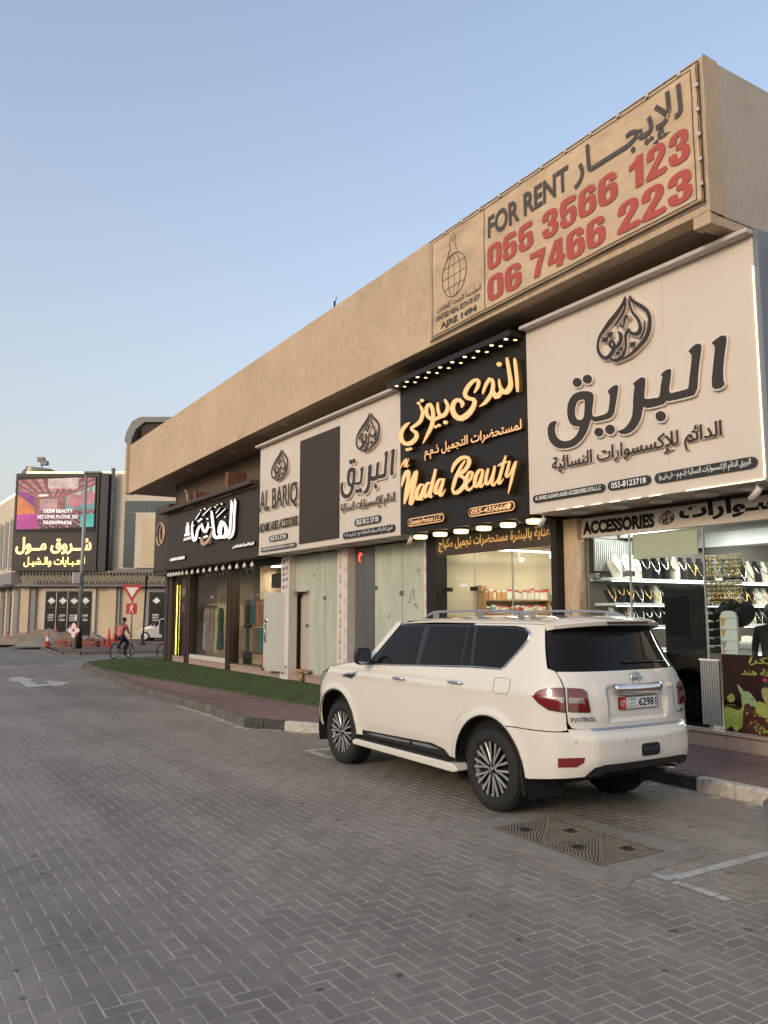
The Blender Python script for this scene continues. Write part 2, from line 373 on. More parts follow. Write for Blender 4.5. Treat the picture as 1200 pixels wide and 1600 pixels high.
def fx(x0, out=-1):
    """plane x = x0 facing the street: u = y along the street, v = z"""
    return lambda u, v, d: (x0 + out * d, u, v)
TR = {'BARIQ':{'polys':[[[(6.374,5.383),(6.264,5.43),(6.202,5.43),(6.164,5.401),(6.172,5.314),(6.211,5.147),(6.235,4.976),(6.236,4.843),(6.221,4.806),(6.264,4.773),(6.339,4.766),(6.387,4.791),(6.405,4.829),(6.397,4.928),(6.36,5.142),(6.334,5.293),(6.343,5.345)]],[[(6.73,5.369),(6.634,5.428),(6.569,5.428),(6.537,5.4),(6.534,5.349),(6.569,5.198),(6.605,5.002),(6.624,4.847),(6.661,4.799),(6.697,4.766),(7.076,4.775),(7.122,4.804),(7.161,4.754),(7.435,4.756),(7.487,4.789),(7.518,4.767),(7.56,4.63),(7.672,4.506),(7.812,4.464),(7.92,4.484),(7.981,4.536),(7.87,4.544),(7.758,4.621),(7.698,4.732),(7.681,4.9),(7.661,5.044),(7.643,5.119),(7.671,5.158),(7.563,5.205),(7.496,5.208),(7.459,5.172),(7.464,5.071),(7.486,4.935),(7.452,4.888),(7.313,4.871),(7.226,4.871),(7.195,5.03),(7.162,5.13),(7.188,5.165),(7.11,5.207),(7.045,5.212),(7.019,5.177),(7.042,5.041),(7.068,4.924),(7.034,4.874),(6.974,4.872),(6.797,4.87),(6.756,4.89),(6.734,5.011),(6.698,5.187),(6.686,5.311)]],[[(8.141,5.161),(8.031,5.212),(7.967,5.211),(7.946,5.181),(7.967,5.065),(8.013,4.899),(8.033,4.82),(8.077,4.773),(8.149,4.75),(8.415,4.76),(8.488,4.806),(8.556,4.676),(8.665,4.553),(8.846,4.467),(9.064,4.465),(9.249,4.524),(9.378,4.656),(9.411,4.814),(9.369,4.916),(9.253,4.942),(9.212,4.912),(9.245,4.85),(9.248,4.755),(9.188,4.649),(9.06,4.58),(8.914,4.572),(8.786,4.628),(8.729,4.71),(8.735,4.75),(8.869,4.79),(8.955,4.914),(8.967,5.079),(8.907,5.214),(8.778,5.283),(8.601,5.269),(8.481,5.23),(8.425,5.17),(8.43,5.067),(8.463,4.918),(8.429,4.838),(8.278,4.828),(8.178,4.837),(8.14,4.875),(8.112,4.996),(8.102,5.091)],[(8.809,4.938),(8.797,5.069),(8.74,5.149),(8.641,5.151),(8.6,5.113),(8.605,5.001),(8.624,4.886),(8.671,4.841),(8.759,4.861)]],[[(8.651,5.416),(8.665,5.385),(8.699,5.368),(8.746,5.37),(8.792,5.39),(8.825,5.423),(8.836,5.461),(8.822,5.493),(8.787,5.51),(8.74,5.507),(8.695,5.487),(8.662,5.453)]],[[(8.442,5.415),(8.456,5.384),(8.489,5.367),(8.534,5.369),(8.579,5.389),(8.611,5.422),(8.621,5.459),(8.608,5.491),(8.574,5.507),(8.529,5.505),(8.484,5.485),(8.453,5.452)]],[[(8.252,4.572),(8.265,4.541),(8.298,4.523),(8.341,4.522),(8.384,4.539),(8.415,4.569),(8.425,4.605),(8.412,4.636),(8.379,4.654),(8.335,4.654),(8.293,4.637),(8.262,4.607)]],[[(8.034,4.568),(8.048,4.536),(8.082,4.516),(8.127,4.515),(8.172,4.533),(8.204,4.565),(8.215,4.603),(8.201,4.636),(8.166,4.655),(8.121,4.656),(8.076,4.637),(8.045,4.605)]],[[(7.136,4.579),(7.149,4.546),(7.181,4.527),(7.224,4.526),(7.266,4.544),(7.295,4.576),(7.305,4.614),(7.292,4.647),(7.259,4.666),(7.217,4.666),(7.175,4.648),(7.146,4.616)]]]},
'DROP':{'strokes':[[(7.752,6.471,7.744,6.467),(7.766,6.447,7.737,6.434),(7.785,6.418,7.741,6.391),(7.812,6.386,7.768,6.352),(7.85,6.349,7.806,6.312),(7.901,6.311,7.85,6.266),(7.956,6.273,7.901,6.221),(8.014,6.24,7.956,6.182),(8.072,6.205,8.011,6.147),(8.122,6.163,8.066,6.112),(8.168,6.122,8.12,6.078),(8.213,6.083,8.172,6.047),(8.254,6.042,8.216,6.015),(8.282,5.994,8.246,5.974),(8.3,5.942,8.266,5.928),(8.31,5.886,8.272,5.876),(8.309,5.831,8.266,5.825),(8.295,5.779,8.249,5.782),(8.27,5.732,8.224,5.745),(8.235,5.686,8.193,5.713),(8.187,5.648,8.163,5.692),(8.128,5.627,8.136,5.685),(8.07,5.627,8.108,5.686),(8.021,5.65,8.075,5.703),(7.984,5.679,8.043,5.727),(7.961,5.71,8.018,5.749),(7.949,5.744,7.99,5.77)],[(7.673,6.452,7.657,6.452),(7.664,6.405,7.628,6.41),(7.636,6.346,7.594,6.365),(7.581,6.292,7.546,6.326),(7.523,6.244,7.486,6.28),(7.468,6.196,7.427,6.229),(7.42,6.149,7.372,6.174),(7.386,6.104,7.332,6.117),(7.363,6.059,7.306,6.057),(7.35,6.007,7.297,5.996),(7.348,5.952,7.299,5.936),(7.359,5.893,7.306,5.871),(7.38,5.839,7.323,5.808),(7.408,5.794,7.351,5.755),(7.444,5.755,7.39,5.709),(7.489,5.718,7.442,5.672),(7.542,5.682,7.502,5.639),(7.603,5.644,7.568,5.605),(7.665,5.612,7.637,5.576),(7.722,5.589,7.702,5.558),(7.775,5.572,7.762,5.548),(7.827,5.562,7.82,5.547),(7.867,5.555,7.864,5.549)],[(7.748,6.452,7.731,6.446),(7.753,6.403,7.727,6.395),(7.759,6.347,7.73,6.335),(7.772,6.3,7.743,6.285),(7.792,6.256,7.765,6.238),(7.823,6.218,7.797,6.198),(7.86,6.183,7.835,6.163),(7.897,6.147,7.877,6.13),(7.93,6.116,7.915,6.104),(7.948,6.095,7.938,6.088),(7.957,6.082,7.953,6.079)],[(7.683,6.4,7.666,6.396),(7.679,6.342,7.654,6.338),(7.668,6.275,7.64,6.272),(7.652,6.222,7.62,6.223),(7.629,6.17,7.595,6.179),(7.591,6.118,7.557,6.131),(7.555,6.071,7.517,6.08),(7.532,6.024,7.491,6.026),(7.517,5.979,7.474,5.977),(7.512,5.942,7.46,5.932),(7.518,5.915,7.458,5.888),(7.534,5.892,7.478,5.848),(7.553,5.879,7.518,5.822),(7.576,5.881,7.574,5.828),(7.608,5.89,7.621,5.848),(7.634,5.902,7.658,5.872),(7.653,5.917,7.689,5.902),(7.67,5.941,7.706,5.938),(7.687,5.971,7.712,5.97)],[(7.683,5.968,7.671,5.955),(7.712,5.963,7.686,5.936),(7.74,5.951,7.704,5.918),(7.76,5.932,7.72,5.904),(7.773,5.905,7.734,5.887),(7.775,5.871,7.74,5.861),(7.771,5.834,7.742,5.828),(7.763,5.795,7.738,5.791),(7.76,5.756,7.737,5.749),(7.771,5.715,7.744,5.703),(7.792,5.675,7.759,5.657),(7.823,5.637,7.782,5.609),(7.86,5.61,7.817,5.567),(7.902,5.599,7.868,5.543),(7.942,5.597,7.928,5.537),(7.974,5.601,7.985,5.555),(8.005,5.612,8.031,5.585),(8.03,5.631,8.057,5.62),(8.053,5.654,8.069,5.65)],[(7.413,6.001,7.406,5.999),(7.415,5.963,7.402,5.96),(7.419,5.918,7.402,5.912),(7.43,5.88,7.41,5.871),(7.445,5.845,7.424,5.833),(7.462,5.81,7.442,5.797),(7.481,5.783,7.462,5.768),(7.496,5.773,7.482,5.754),(7.504,5.771,7.507,5.753),(7.519,5.78,7.529,5.771),(7.537,5.794,7.543,5.791)],[(7.854,6.09,7.829,6.09),(7.836,6.039,7.811,6.042),(7.795,6.002,7.807,6.019),(7.767,6.049,7.789,6.061),(7.741,6.108,7.769,6.123),(7.718,6.142,7.752,6.164),(7.715,6.153,7.719,6.187),(7.714,6.144,7.689,6.147),(7.694,6.112,7.685,6.112)],[(7.899,5.985,7.89,5.991),(7.884,5.957,7.856,5.971),(7.873,5.931,7.819,5.936),(7.868,5.901,7.806,5.889),(7.867,5.866,7.809,5.843),(7.881,5.835,7.827,5.802),(7.902,5.809,7.852,5.77),(7.92,5.795,7.88,5.75),(7.938,5.79,7.914,5.74),(7.964,5.792,7.954,5.742),(8.0,5.793,7.996,5.756)],[(8.001,5.897,7.988,5.879),(8.033,5.893,8.01,5.867),(8.061,5.876,8.025,5.855),(8.069,5.839,8.026,5.83),(8.059,5.798,8.02,5.806),(8.022,5.765,8.006,5.796),(7.975,5.752,7.997,5.792),(7.947,5.774,7.989,5.8),(7.939,5.809,7.981,5.817),(7.956,5.847,7.989,5.845),(7.98,5.88,8.0,5.877)]],'polys':[[[(8.097,6.032),(8.005,6.019),(8.009,5.948),(8.1,5.965)]],[[(8.193,5.982),(8.1,5.97),(8.103,5.898),(8.196,5.915)]],[[(7.687,5.763),(7.601,5.753),(7.604,5.683),(7.69,5.698)]],[[(7.88,5.739),(7.824,5.737),(7.826,5.693),(7.882,5.699)]],[[(7.945,5.697),(7.884,5.694),(7.886,5.646),(7.947,5.653)]]]},
'NADA_AR':{'strokes':[[(10.113,6.173,10.044,6.16),(10.114,6.085,10.018,6.068),(10.102,5.984,10.003,5.966),(10.09,5.881,9.99,5.863),(10.079,5.778,9.98,5.759),(10.07,5.673,9.977,5.655),(10.052,5.58,9.987,5.567)],[(10.307,6.234,10.236,6.223),(10.302,6.137,10.202,6.122),(10.282,6.028,10.176,6.013),(10.262,5.927,10.152,5.912),(10.249,5.837,10.131,5.818),(10.25,5.776,10.117,5.744),(10.264,5.738,10.123,5.676),(10.299,5.709,10.167,5.617),(10.327,5.695,10.243,5.581),(10.327,5.693,10.352,5.595),(10.342,5.696,10.438,5.649),(10.378,5.727,10.481,5.716),(10.413,5.778,10.502,5.783),(10.433,5.84,10.509,5.852),(10.452,5.903,10.502,5.912)],[(10.902,5.736,10.953,5.758),(10.857,5.785,10.939,5.822),(10.81,5.841,10.903,5.89),(10.745,5.899,10.838,5.96),(10.696,5.931,10.755,6.009),(10.713,5.932,10.637,5.966),(10.694,5.902,10.59,5.893),(10.695,5.842,10.58,5.812),(10.713,5.776,10.59,5.732),(10.735,5.736,10.617,5.677),(10.771,5.699,10.664,5.632),(10.833,5.651,10.735,5.58),(10.901,5.608,10.826,5.538),(10.974,5.576,10.934,5.526),(11.041,5.55,11.027,5.53)],[(10.699,5.769,10.619,5.771),(10.676,5.676,10.556,5.685),(10.611,5.579,10.525,5.642),(10.472,5.563,10.561,5.661),(10.412,5.6,10.524,5.678),(10.376,5.644,10.484,5.706),(10.358,5.698,10.433,5.738)],[(11.139,5.808,11.184,5.838),(11.063,5.839,11.143,5.889),(10.998,5.886,11.105,5.938),(10.971,5.948,11.088,5.984),(10.979,6.015,11.086,6.013),(11.06,6.075,11.08,6.007),(11.156,6.089,11.106,6.009),(11.256,6.071,11.173,5.991),(11.355,6.032,11.248,5.954),(11.44,5.969,11.318,5.901),(11.492,5.89,11.356,5.85),(11.46,5.803,11.34,5.823),(11.372,5.731,11.308,5.798),(11.267,5.693,11.237,5.775),(11.211,5.676,11.134,5.734),(11.209,5.67,11.074,5.657),(11.215,5.641,11.081,5.588),(11.264,5.59,11.129,5.514),(11.344,5.543,11.212,5.443),(11.45,5.509,11.338,5.389),(11.542,5.496,11.496,5.365),(11.587,5.51,11.662,5.412),(11.641,5.541,11.78,5.494),(11.686,5.592,11.848,5.588),(11.71,5.651,11.871,5.683),(11.698,5.706,11.845,5.765),(11.666,5.743,11.782,5.827),(11.63,5.75,11.68,5.848),(11.605,5.748,11.559,5.825),(11.573,5.724,11.467,5.76),(11.543,5.694,11.416,5.689),(11.536,5.679,11.438,5.64),(11.54,5.646,11.49,5.618)],[(12.078,5.896,12.006,5.906),(12.038,5.829,11.938,5.838),(12.005,5.772,11.891,5.763),(12.01,5.729,11.884,5.693),(12.035,5.691,11.908,5.631),(12.084,5.66,11.968,5.579),(12.125,5.646,12.056,5.547),(12.127,5.644,12.174,5.57),(12.148,5.654,12.256,5.63),(12.18,5.698,12.293,5.702),(12.204,5.759,12.309,5.774),(12.213,5.821,12.306,5.841),(12.223,5.882,12.285,5.898)],[(12.082,5.63,12.047,5.563),(12.178,5.64,12.131,5.552),(12.267,5.636,12.213,5.551),(12.356,5.627,12.302,5.542),(12.418,5.625,12.405,5.541),(12.434,5.633,12.502,5.575),(12.47,5.66,12.561,5.616),(12.52,5.694,12.624,5.662),(12.553,5.727,12.679,5.729),(12.567,5.788,12.699,5.814),(12.559,5.843,12.686,5.894),(12.521,5.87,12.618,5.948),(12.536,5.882,12.472,5.942),(12.512,5.845,12.387,5.849),(12.474,5.761,12.345,5.747),(12.47,5.675,12.332,5.646),(12.484,5.591,12.34,5.552),(12.504,5.529,12.365,5.481),(12.536,5.474,12.407,5.419),(12.583,5.419,12.466,5.362),(12.641,5.357,12.537,5.306),(12.708,5.269,12.636,5.235),(12.76,5.19,12.729,5.175)],[(12.882,5.959,12.818,5.966),(12.842,5.884,12.739,5.887),(12.814,5.813,12.686,5.792),(12.839,5.747,12.706,5.699),(12.887,5.687,12.76,5.622),(12.939,5.66,12.838,5.581),(13.004,5.642,12.927,5.56),(13.092,5.626,13.023,5.549),(13.176,5.607,13.084,5.542),(13.203,5.557,13.083,5.543),(13.159,5.501,13.077,5.538),(13.089,5.461,13.017,5.513),(13.046,5.433,12.929,5.462),(13.035,5.405,12.881,5.387),(13.043,5.376,12.894,5.311),(13.107,5.342,12.983,5.251),(13.195,5.32,13.112,5.213),(13.276,5.323,13.267,5.218),(13.344,5.338,13.423,5.262),(13.394,5.372,13.536,5.344),(13.431,5.424,13.592,5.438),(13.429,5.487,13.586,5.53),(13.397,5.548,13.538,5.611),(13.337,5.589,13.457,5.665),(13.268,5.62,13.368,5.697),(13.222,5.646,13.29,5.708),(13.184,5.671,13.216,5.704)]],'polys':[[[(10.399,6.147),(10.41,6.124),(10.438,6.112),(10.477,6.115),(10.515,6.132),(10.543,6.158),(10.552,6.187),(10.541,6.21),(10.513,6.221),(10.474,6.218),(10.436,6.201),(10.408,6.175)]],[[(11.957,5.446),(11.968,5.424),(11.998,5.412),(12.038,5.414),(12.078,5.428),(12.108,5.452),(12.118,5.479),(12.107,5.501),(12.077,5.513),(12.036,5.511),(11.996,5.497),(11.967,5.473)]],[[(12.288,5.429),(12.297,5.41),(12.322,5.4),(12.357,5.401),(12.391,5.413),(12.416,5.433),(12.425,5.456),(12.415,5.474),(12.39,5.484),(12.356,5.483),(12.321,5.471),(12.297,5.451)]],[[(12.175,5.434),(12.184,5.415),(12.209,5.405),(12.243,5.407),(12.277,5.419),(12.301,5.438),(12.31,5.46),(12.301,5.479),(12.276,5.489),(12.242,5.488),(12.208,5.475),(12.184,5.456)]],[[(12.84,6.005),(12.85,5.986),(12.877,5.976),(12.913,5.978),(12.95,5.992),(12.976,6.013),(12.986,6.037),(12.976,6.056),(12.949,6.065),(12.912,6.063),(12.876,6.049),(12.85,6.028)]],[[(12.723,6.035),(12.734,6.015),(12.762,6.005),(12.8,6.007),(12.838,6.022),(12.866,6.044),(12.876,6.069),(12.865,6.089),(12.837,6.099),(12.799,6.096),(12.761,6.082),(12.733,6.059)]],[[(13.246,5.152),(13.256,5.133),(13.284,5.122),(13.321,5.123),(13.359,5.135),(13.387,5.155),(13.397,5.178),(13.387,5.198),(13.359,5.209),(13.321,5.208),(13.283,5.196),(13.256,5.175)]],[[(13.142,5.151),(13.151,5.133),(13.177,5.123),(13.212,5.123),(13.248,5.135),(13.274,5.154),(13.283,5.175),(13.273,5.194),(13.247,5.204),(13.212,5.203),(13.177,5.192),(13.151,5.173)]]]},
'NADA_EN':{'strokes':[[(13.511,4.437,13.549,4.445),(13.461,4.507,13.546,4.529),(13.403,4.584,13.524,4.624),(13.332,4.64,13.468,4.701),(13.272,4.676,13.4,4.756),(13.288,4.686,13.287,4.77),(13.322,4.71,13.198,4.7),(13.332,4.645,13.206,4.62),(13.361,4.548,13.229,4.519),(13.396,4.438,13.255,4.408),(13.43,4.322,13.289,4.292),(13.452,4.196,13.339,4.173),(13.458,4.088,13.395,4.076)],[(13.379,4.097,13.434,4.112),(13.291,4.21,13.386,4.237),(13.195,4.345,13.313,4.382),(13.103,4.469,13.231,4.513),(13.023,4.574,13.152,4.622),(12.974,4.643,13.086,4.691),(13.044,4.678,12.95,4.7),(13.061,4.65,12.938,4.624),(13.094,4.56,12.959,4.526),(13.146,4.447,13.005,4.41),(13.203,4.319,13.059,4.283),(13.255,4.18,13.115,4.149),(13.281,4.068,13.149,4.053),(13.154,4.016,13.217,4.078),(13.089,4.063,13.176,4.099),(13.039,4.139,13.113,4.164),(13.002,4.218,13.048,4.233)],[(12.703,4.371,12.728,4.347),(12.767,4.412,12.792,4.363),(12.876,4.432,12.818,4.365),(12.968,4.389,12.857,4.335),(13.033,4.325,12.903,4.283),(13.066,4.248,12.927,4.221),(13.07,4.173,12.933,4.167),(13.019,4.11,12.928,4.146),(12.9,4.088,12.959,4.143),(12.838,4.136,12.925,4.172),(12.785,4.202,12.873,4.233),(12.718,4.29,12.809,4.322),(12.719,4.334,12.721,4.393),(12.796,4.318,12.692,4.29),(12.842,4.228,12.736,4.197),(12.884,4.163,12.774,4.132),(12.904,4.101,12.795,4.102),(12.799,4.072,12.82,4.121),(12.743,4.095,12.762,4.118)],[(12.475,4.389,12.488,4.361),(12.546,4.419,12.547,4.366),(12.647,4.426,12.575,4.363),(12.723,4.378,12.609,4.329),(12.774,4.312,12.645,4.276),(12.797,4.233,12.665,4.211),(12.792,4.16,12.669,4.16),(12.715,4.102,12.687,4.162),(12.614,4.116,12.691,4.163),(12.547,4.176,12.633,4.21),(12.472,4.277,12.559,4.305),(12.368,4.468,12.458,4.496),(12.293,4.61,12.386,4.642),(12.415,4.573,12.315,4.546),(12.478,4.428,12.374,4.4),(12.544,4.263,12.44,4.238),(12.587,4.121,12.487,4.107),(12.486,4.079,12.517,4.124),(12.43,4.12,12.459,4.14)],[(12.104,4.418,12.107,4.388),(12.175,4.44,12.161,4.386),(12.267,4.439,12.193,4.38),(12.336,4.392,12.227,4.344),(12.385,4.331,12.264,4.291),(12.42,4.264,12.291,4.234),(12.428,4.197,12.301,4.191),(12.371,4.135,12.302,4.18),(12.257,4.126,12.322,4.177),(12.194,4.182,12.274,4.216),(12.135,4.254,12.217,4.285),(12.075,4.34,12.16,4.371),(12.127,4.404,12.037,4.409),(12.159,4.357,12.063,4.33),(12.208,4.259,12.108,4.231),(12.243,4.174,12.139,4.15),(12.256,4.102,12.153,4.1),(12.158,4.064,12.187,4.116),(12.097,4.094,12.15,4.124),(12.05,4.149,12.093,4.167),(12.015,4.205,12.039,4.215)],[(11.824,4.481,11.875,4.498),(11.767,4.538,11.859,4.574),(11.701,4.595,11.807,4.655),(11.608,4.639,11.7,4.716),(11.513,4.667,11.571,4.754),(11.438,4.665,11.436,4.748),(11.393,4.653,11.317,4.707),(11.382,4.636,11.258,4.633),(11.385,4.599,11.261,4.56),(11.424,4.553,11.313,4.495),(11.491,4.505,11.397,4.436),(11.595,4.461,11.516,4.39),(11.698,4.413,11.645,4.362)],[(11.639,4.376,11.605,4.422),(11.553,4.331,11.494,4.39),(11.499,4.301,11.395,4.336),(11.494,4.278,11.362,4.26),(11.51,4.243,11.388,4.19),(11.581,4.194,11.473,4.124),(11.669,4.152,11.577,4.071),(11.725,4.137,11.676,4.049),(11.736,4.131,11.791,4.063),(11.748,4.141,11.849,4.123),(11.787,4.182,11.854,4.177)],[(11.454,4.66,11.409,4.633),(11.538,4.619,11.465,4.577),(11.626,4.556,11.535,4.511),(11.706,4.474,11.603,4.43),(11.78,4.381,11.667,4.341),(11.836,4.277,11.72,4.242),(11.865,4.178,11.777,4.153)],[(11.407,4.194,11.442,4.221),(11.321,4.224,11.378,4.264),(11.242,4.269,11.316,4.307),(11.197,4.333,11.28,4.359),(11.184,4.397,11.268,4.396),(11.259,4.445,11.267,4.39),(11.348,4.44,11.284,4.388),(11.408,4.395,11.313,4.355),(11.452,4.331,11.34,4.299),(11.474,4.252,11.358,4.231),(11.473,4.171,11.359,4.169),(11.427,4.104,11.339,4.138),(11.332,4.062,11.334,4.13),(11.247,4.085,11.303,4.134),(11.189,4.128,11.241,4.16),(11.136,4.181,11.179,4.203),(11.098,4.232,11.123,4.244)],[(10.92,4.415,10.923,4.391),(10.979,4.437,10.968,4.389),(11.059,4.438,10.999,4.38),(11.128,4.398,11.037,4.349),(11.182,4.338,11.076,4.301),(11.212,4.26,11.1,4.234),(11.221,4.184,11.109,4.173),(11.194,4.123,11.105,4.145),(11.093,4.093,11.141,4.148),(11.034,4.139,11.106,4.174),(10.981,4.207,11.053,4.235),(10.92,4.311,10.994,4.337),(10.881,4.377,10.951,4.415),(10.975,4.358,10.89,4.334),(11.011,4.268,10.924,4.243),(11.044,4.187,10.953,4.164),(11.058,4.115,10.968,4.111),(10.973,4.076,10.994,4.125),(10.915,4.104,10.962,4.131),(10.874,4.161,10.912,4.177),(10.843,4.218,10.865,4.227)],[(10.814,4.413,10.755,4.394),(10.855,4.357,10.77,4.331),(10.886,4.291,10.793,4.266),(10.904,4.222,10.808,4.204),(10.905,4.159,10.811,4.157),(10.855,4.105,10.814,4.151),(10.766,4.108,10.825,4.151),(10.707,4.166,10.773,4.196),(10.651,4.244,10.714,4.268),(10.597,4.341,10.666,4.365),(10.567,4.397,10.634,4.436),(10.66,4.376,10.578,4.353),(10.694,4.283,10.609,4.261),(10.719,4.193,10.632,4.174),(10.729,4.114,10.643,4.108),(10.675,4.062,10.65,4.108),(10.6,4.072,10.649,4.109),(10.559,4.122,10.604,4.143),(10.53,4.175,10.555,4.186)],[(10.345,4.561,10.294,4.543),(10.397,4.484,10.32,4.457),(10.447,4.391,10.361,4.362),(10.492,4.303,10.401,4.273),(10.531,4.223,10.437,4.193),(10.557,4.164,10.46,4.138),(10.565,4.116,10.468,4.109),(10.516,4.069,10.488,4.118),(10.449,4.078,10.495,4.115),(10.402,4.122,10.443,4.146),(10.364,4.171,10.386,4.183)],[(10.508,4.386,10.537,4.424),(10.442,4.393,10.482,4.446),(10.385,4.404,10.419,4.46),(10.33,4.41,10.355,4.465),(10.274,4.42,10.29,4.46)],[(10.247,4.456,10.191,4.438),(10.282,4.396,10.205,4.372),(10.311,4.329,10.231,4.303),(10.342,4.267,10.261,4.241),(10.36,4.209,10.277,4.2),(10.309,4.158,10.289,4.205),(10.234,4.167,10.285,4.206),(10.18,4.22,10.237,4.249),(10.125,4.285,10.182,4.312),(10.067,4.358,10.129,4.387),(10.097,4.407,10.029,4.418),(10.123,4.364,10.047,4.34),(10.165,4.268,10.087,4.243),(10.196,4.185,10.117,4.162),(10.226,4.098,10.152,4.077),(10.258,3.992,10.201,3.976),(10.279,3.9,10.249,3.892)],[(13.539,4.787,13.562,4.796),(13.48,4.839,13.523,4.856),(13.414,4.897,13.466,4.922),(13.343,4.946,13.391,4.974),(13.317,4.969,13.308,5.0),(13.353,4.958,13.296,4.941),(13.384,4.905,13.327,4.888),(13.402,4.863,13.344,4.847),(13.41,4.825,13.366,4.813)],[(13.465,4.88,13.474,4.898),(13.301,4.881,13.309,4.899)],[(13.245,4.972,13.204,4.956),(13.295,4.926,13.236,4.905),(13.333,4.874,13.268,4.855),(13.342,4.83,13.272,4.822),(13.293,4.785,13.293,4.823),(13.23,4.804,13.263,4.83),(13.187,4.833,13.205,4.845)]],'polys':[]},
'HADIYA':{'strokes':[[(22.557,5.262,22.515,5.261),(22.566,5.224,22.449,5.217),(22.574,5.161,22.398,5.141),(22.58,5.043,22.409,5.02),(22.587,4.899,22.435,4.879),(22.6,4.753,22.449,4.735),(22.611,4.613,22.459,4.596),(22.61,4.495,22.458,4.48),(22.616,4.394,22.464,4.376),(22.647,4.303,22.489,4.279),(22.695,4.233,22.54,4.198),(22.762,4.193,22.631,4.146),(22.839,4.164,22.74,4.117),(22.915,4.133,22.861,4.103),(22.979,4.109,22.964,4.099)],[(22.827,5.261,22.774,5.258),(22.839,5.196,22.695,5.185),(22.848,5.103,22.634,5.079),(22.86,4.97,22.653,4.942),(22.872,4.817,22.693,4.794),(22.881,4.667,22.715,4.647),(22.896,4.529,22.729,4.51),(22.92,4.422,22.722,4.398),(22.965,4.344,22.732,4.301),(23.049,4.293,22.807,4.222),(23.139,4.265,22.927,4.166),(23.2,4.257,23.085,4.142),(23.292,4.258,23.259,4.143),(23.465,4.271,23.457,4.157),(23.672,4.288,23.628,4.172),(23.83,4.286,23.744,4.167),(23.91,4.285,23.896,4.169),(23.943,4.281,24.093,4.204),(23.993,4.295,24.236,4.283),(24.055,4.394,24.291,4.403),(24.105,4.524,24.327,4.536),(24.148,4.644,24.37,4.657),(24.187,4.764,24.411,4.778),(24.234,4.895,24.451,4.908),(24.283,5.008,24.481,5.02),(24.343,5.076,24.486,5.082),(24.406,5.12,24.474,5.122)],[(23.614,4.711,23.589,4.727),(23.53,4.669,23.447,4.705),(23.454,4.621,23.277,4.654),(23.369,4.547,23.142,4.562),(23.295,4.462,23.046,4.462),(23.267,4.387,23.004,4.368),(23.272,4.326,23.024,4.279),(23.335,4.274,23.146,4.215),(23.415,4.217,23.303,4.177)],[(23.591,4.731,23.504,4.709),(23.713,4.663,23.565,4.629),(23.816,4.572,23.629,4.54),(23.858,4.475,23.648,4.453),(23.84,4.373,23.631,4.374),(23.717,4.279,23.544,4.302),(23.558,4.208,23.446,4.229)],[(23.451,4.648,23.362,4.629),(23.544,4.576,23.42,4.55),(23.622,4.483,23.485,4.462),(23.651,4.381,23.499,4.364),(23.641,4.287,23.518,4.275)],[(24.733,4.772,24.662,4.764),(24.77,4.708,24.625,4.69),(24.821,4.639,24.622,4.604),(24.919,4.575,24.694,4.517),(24.997,4.541,24.834,4.449),(24.954,4.544,25.099,4.477),(25.016,4.571,25.239,4.551),(25.094,4.637,25.299,4.638),(25.162,4.714,25.327,4.718),(25.209,4.761,25.335,4.766),(25.252,4.797,25.325,4.8)],[(25.251,4.761,25.194,4.725),(25.429,4.753,25.319,4.695),(25.611,4.722,25.438,4.662),(25.723,4.658,25.518,4.612),(25.799,4.578,25.587,4.543),(25.851,4.479,25.626,4.447),(25.905,4.393,25.666,4.351),(25.996,4.345,25.742,4.274),(25.931,4.338,25.989,4.236),(25.917,4.343,26.175,4.327),(26.01,4.421,26.228,4.424),(26.07,4.53,26.267,4.54),(26.108,4.645,26.287,4.659),(26.127,4.738,26.279,4.753),(26.13,4.817,26.25,4.833),(26.119,4.889,26.196,4.902),(26.108,4.944,26.14,4.949)],[(23.249,5.058,23.202,5.037),(23.989,4.862,23.933,4.837)],[(23.691,5.136,23.652,5.122),(24.054,4.994,24.005,4.977)],[(24.509,5.23,24.458,5.207),(25.246,5.047,25.184,5.02)],[(25.509,5.165,25.454,5.147),(25.909,4.986,25.853,4.969)]],'polys':[[[(25.469,4.887),(25.609,4.851),(25.758,4.914),(25.617,4.949)]],[[(25.26,4.922),(25.398,4.887),(25.545,4.95),(25.406,4.985)]],[[(24.901,4.311),(25.036,4.274),(25.179,4.332),(25.043,4.37)]],[[(24.699,4.331),(24.832,4.294),(24.973,4.352),(24.839,4.389)]],[[(25.403,4.33),(25.493,4.306),(25.589,4.345),(25.498,4.369)]],[[(24.424,4.583),(24.515,4.558),(24.612,4.6),(24.52,4.625)]],[[(24.965,5.23),(25.073,5.203),(25.188,5.254),(25.079,5.281)]],[[(23.503,5.222),(23.589,5.199),(23.68,5.242),(23.593,5.264)]],[[(24.041,5.189),(24.13,5.166),(24.225,5.209),(24.135,5.232)]],[[(25.368,5.225),(25.459,5.202),(25.555,5.244),(25.464,5.266)]],[[(23.203,4.792),(23.281,4.77),(23.364,4.808),(23.285,4.829)]],[[(24.7,4.88),(24.806,4.852),(24.919,4.901),(24.812,4.929)]],[[(23.903,5.239),(23.972,5.221),(24.046,5.255),(23.976,5.272)]],[[(26.017,4.785),(26.132,4.756),(26.255,4.806),(26.139,4.836)]]],'beige':[[(24.3,4.549,24.213,4.534),(24.413,4.448,24.248,4.418),(24.538,4.337,24.324,4.292),(24.657,4.263,24.432,4.202),(24.79,4.209,24.585,4.13),(24.978,4.167,24.812,4.072),(25.07,4.151,25.113,4.055),(25.064,4.167,25.318,4.15),(25.124,4.232,25.359,4.236),(25.182,4.286,25.34,4.296),(25.231,4.335,25.294,4.34)],[(24.262,4.169,24.233,4.157),(24.568,4.081,24.539,4.069)]]}}

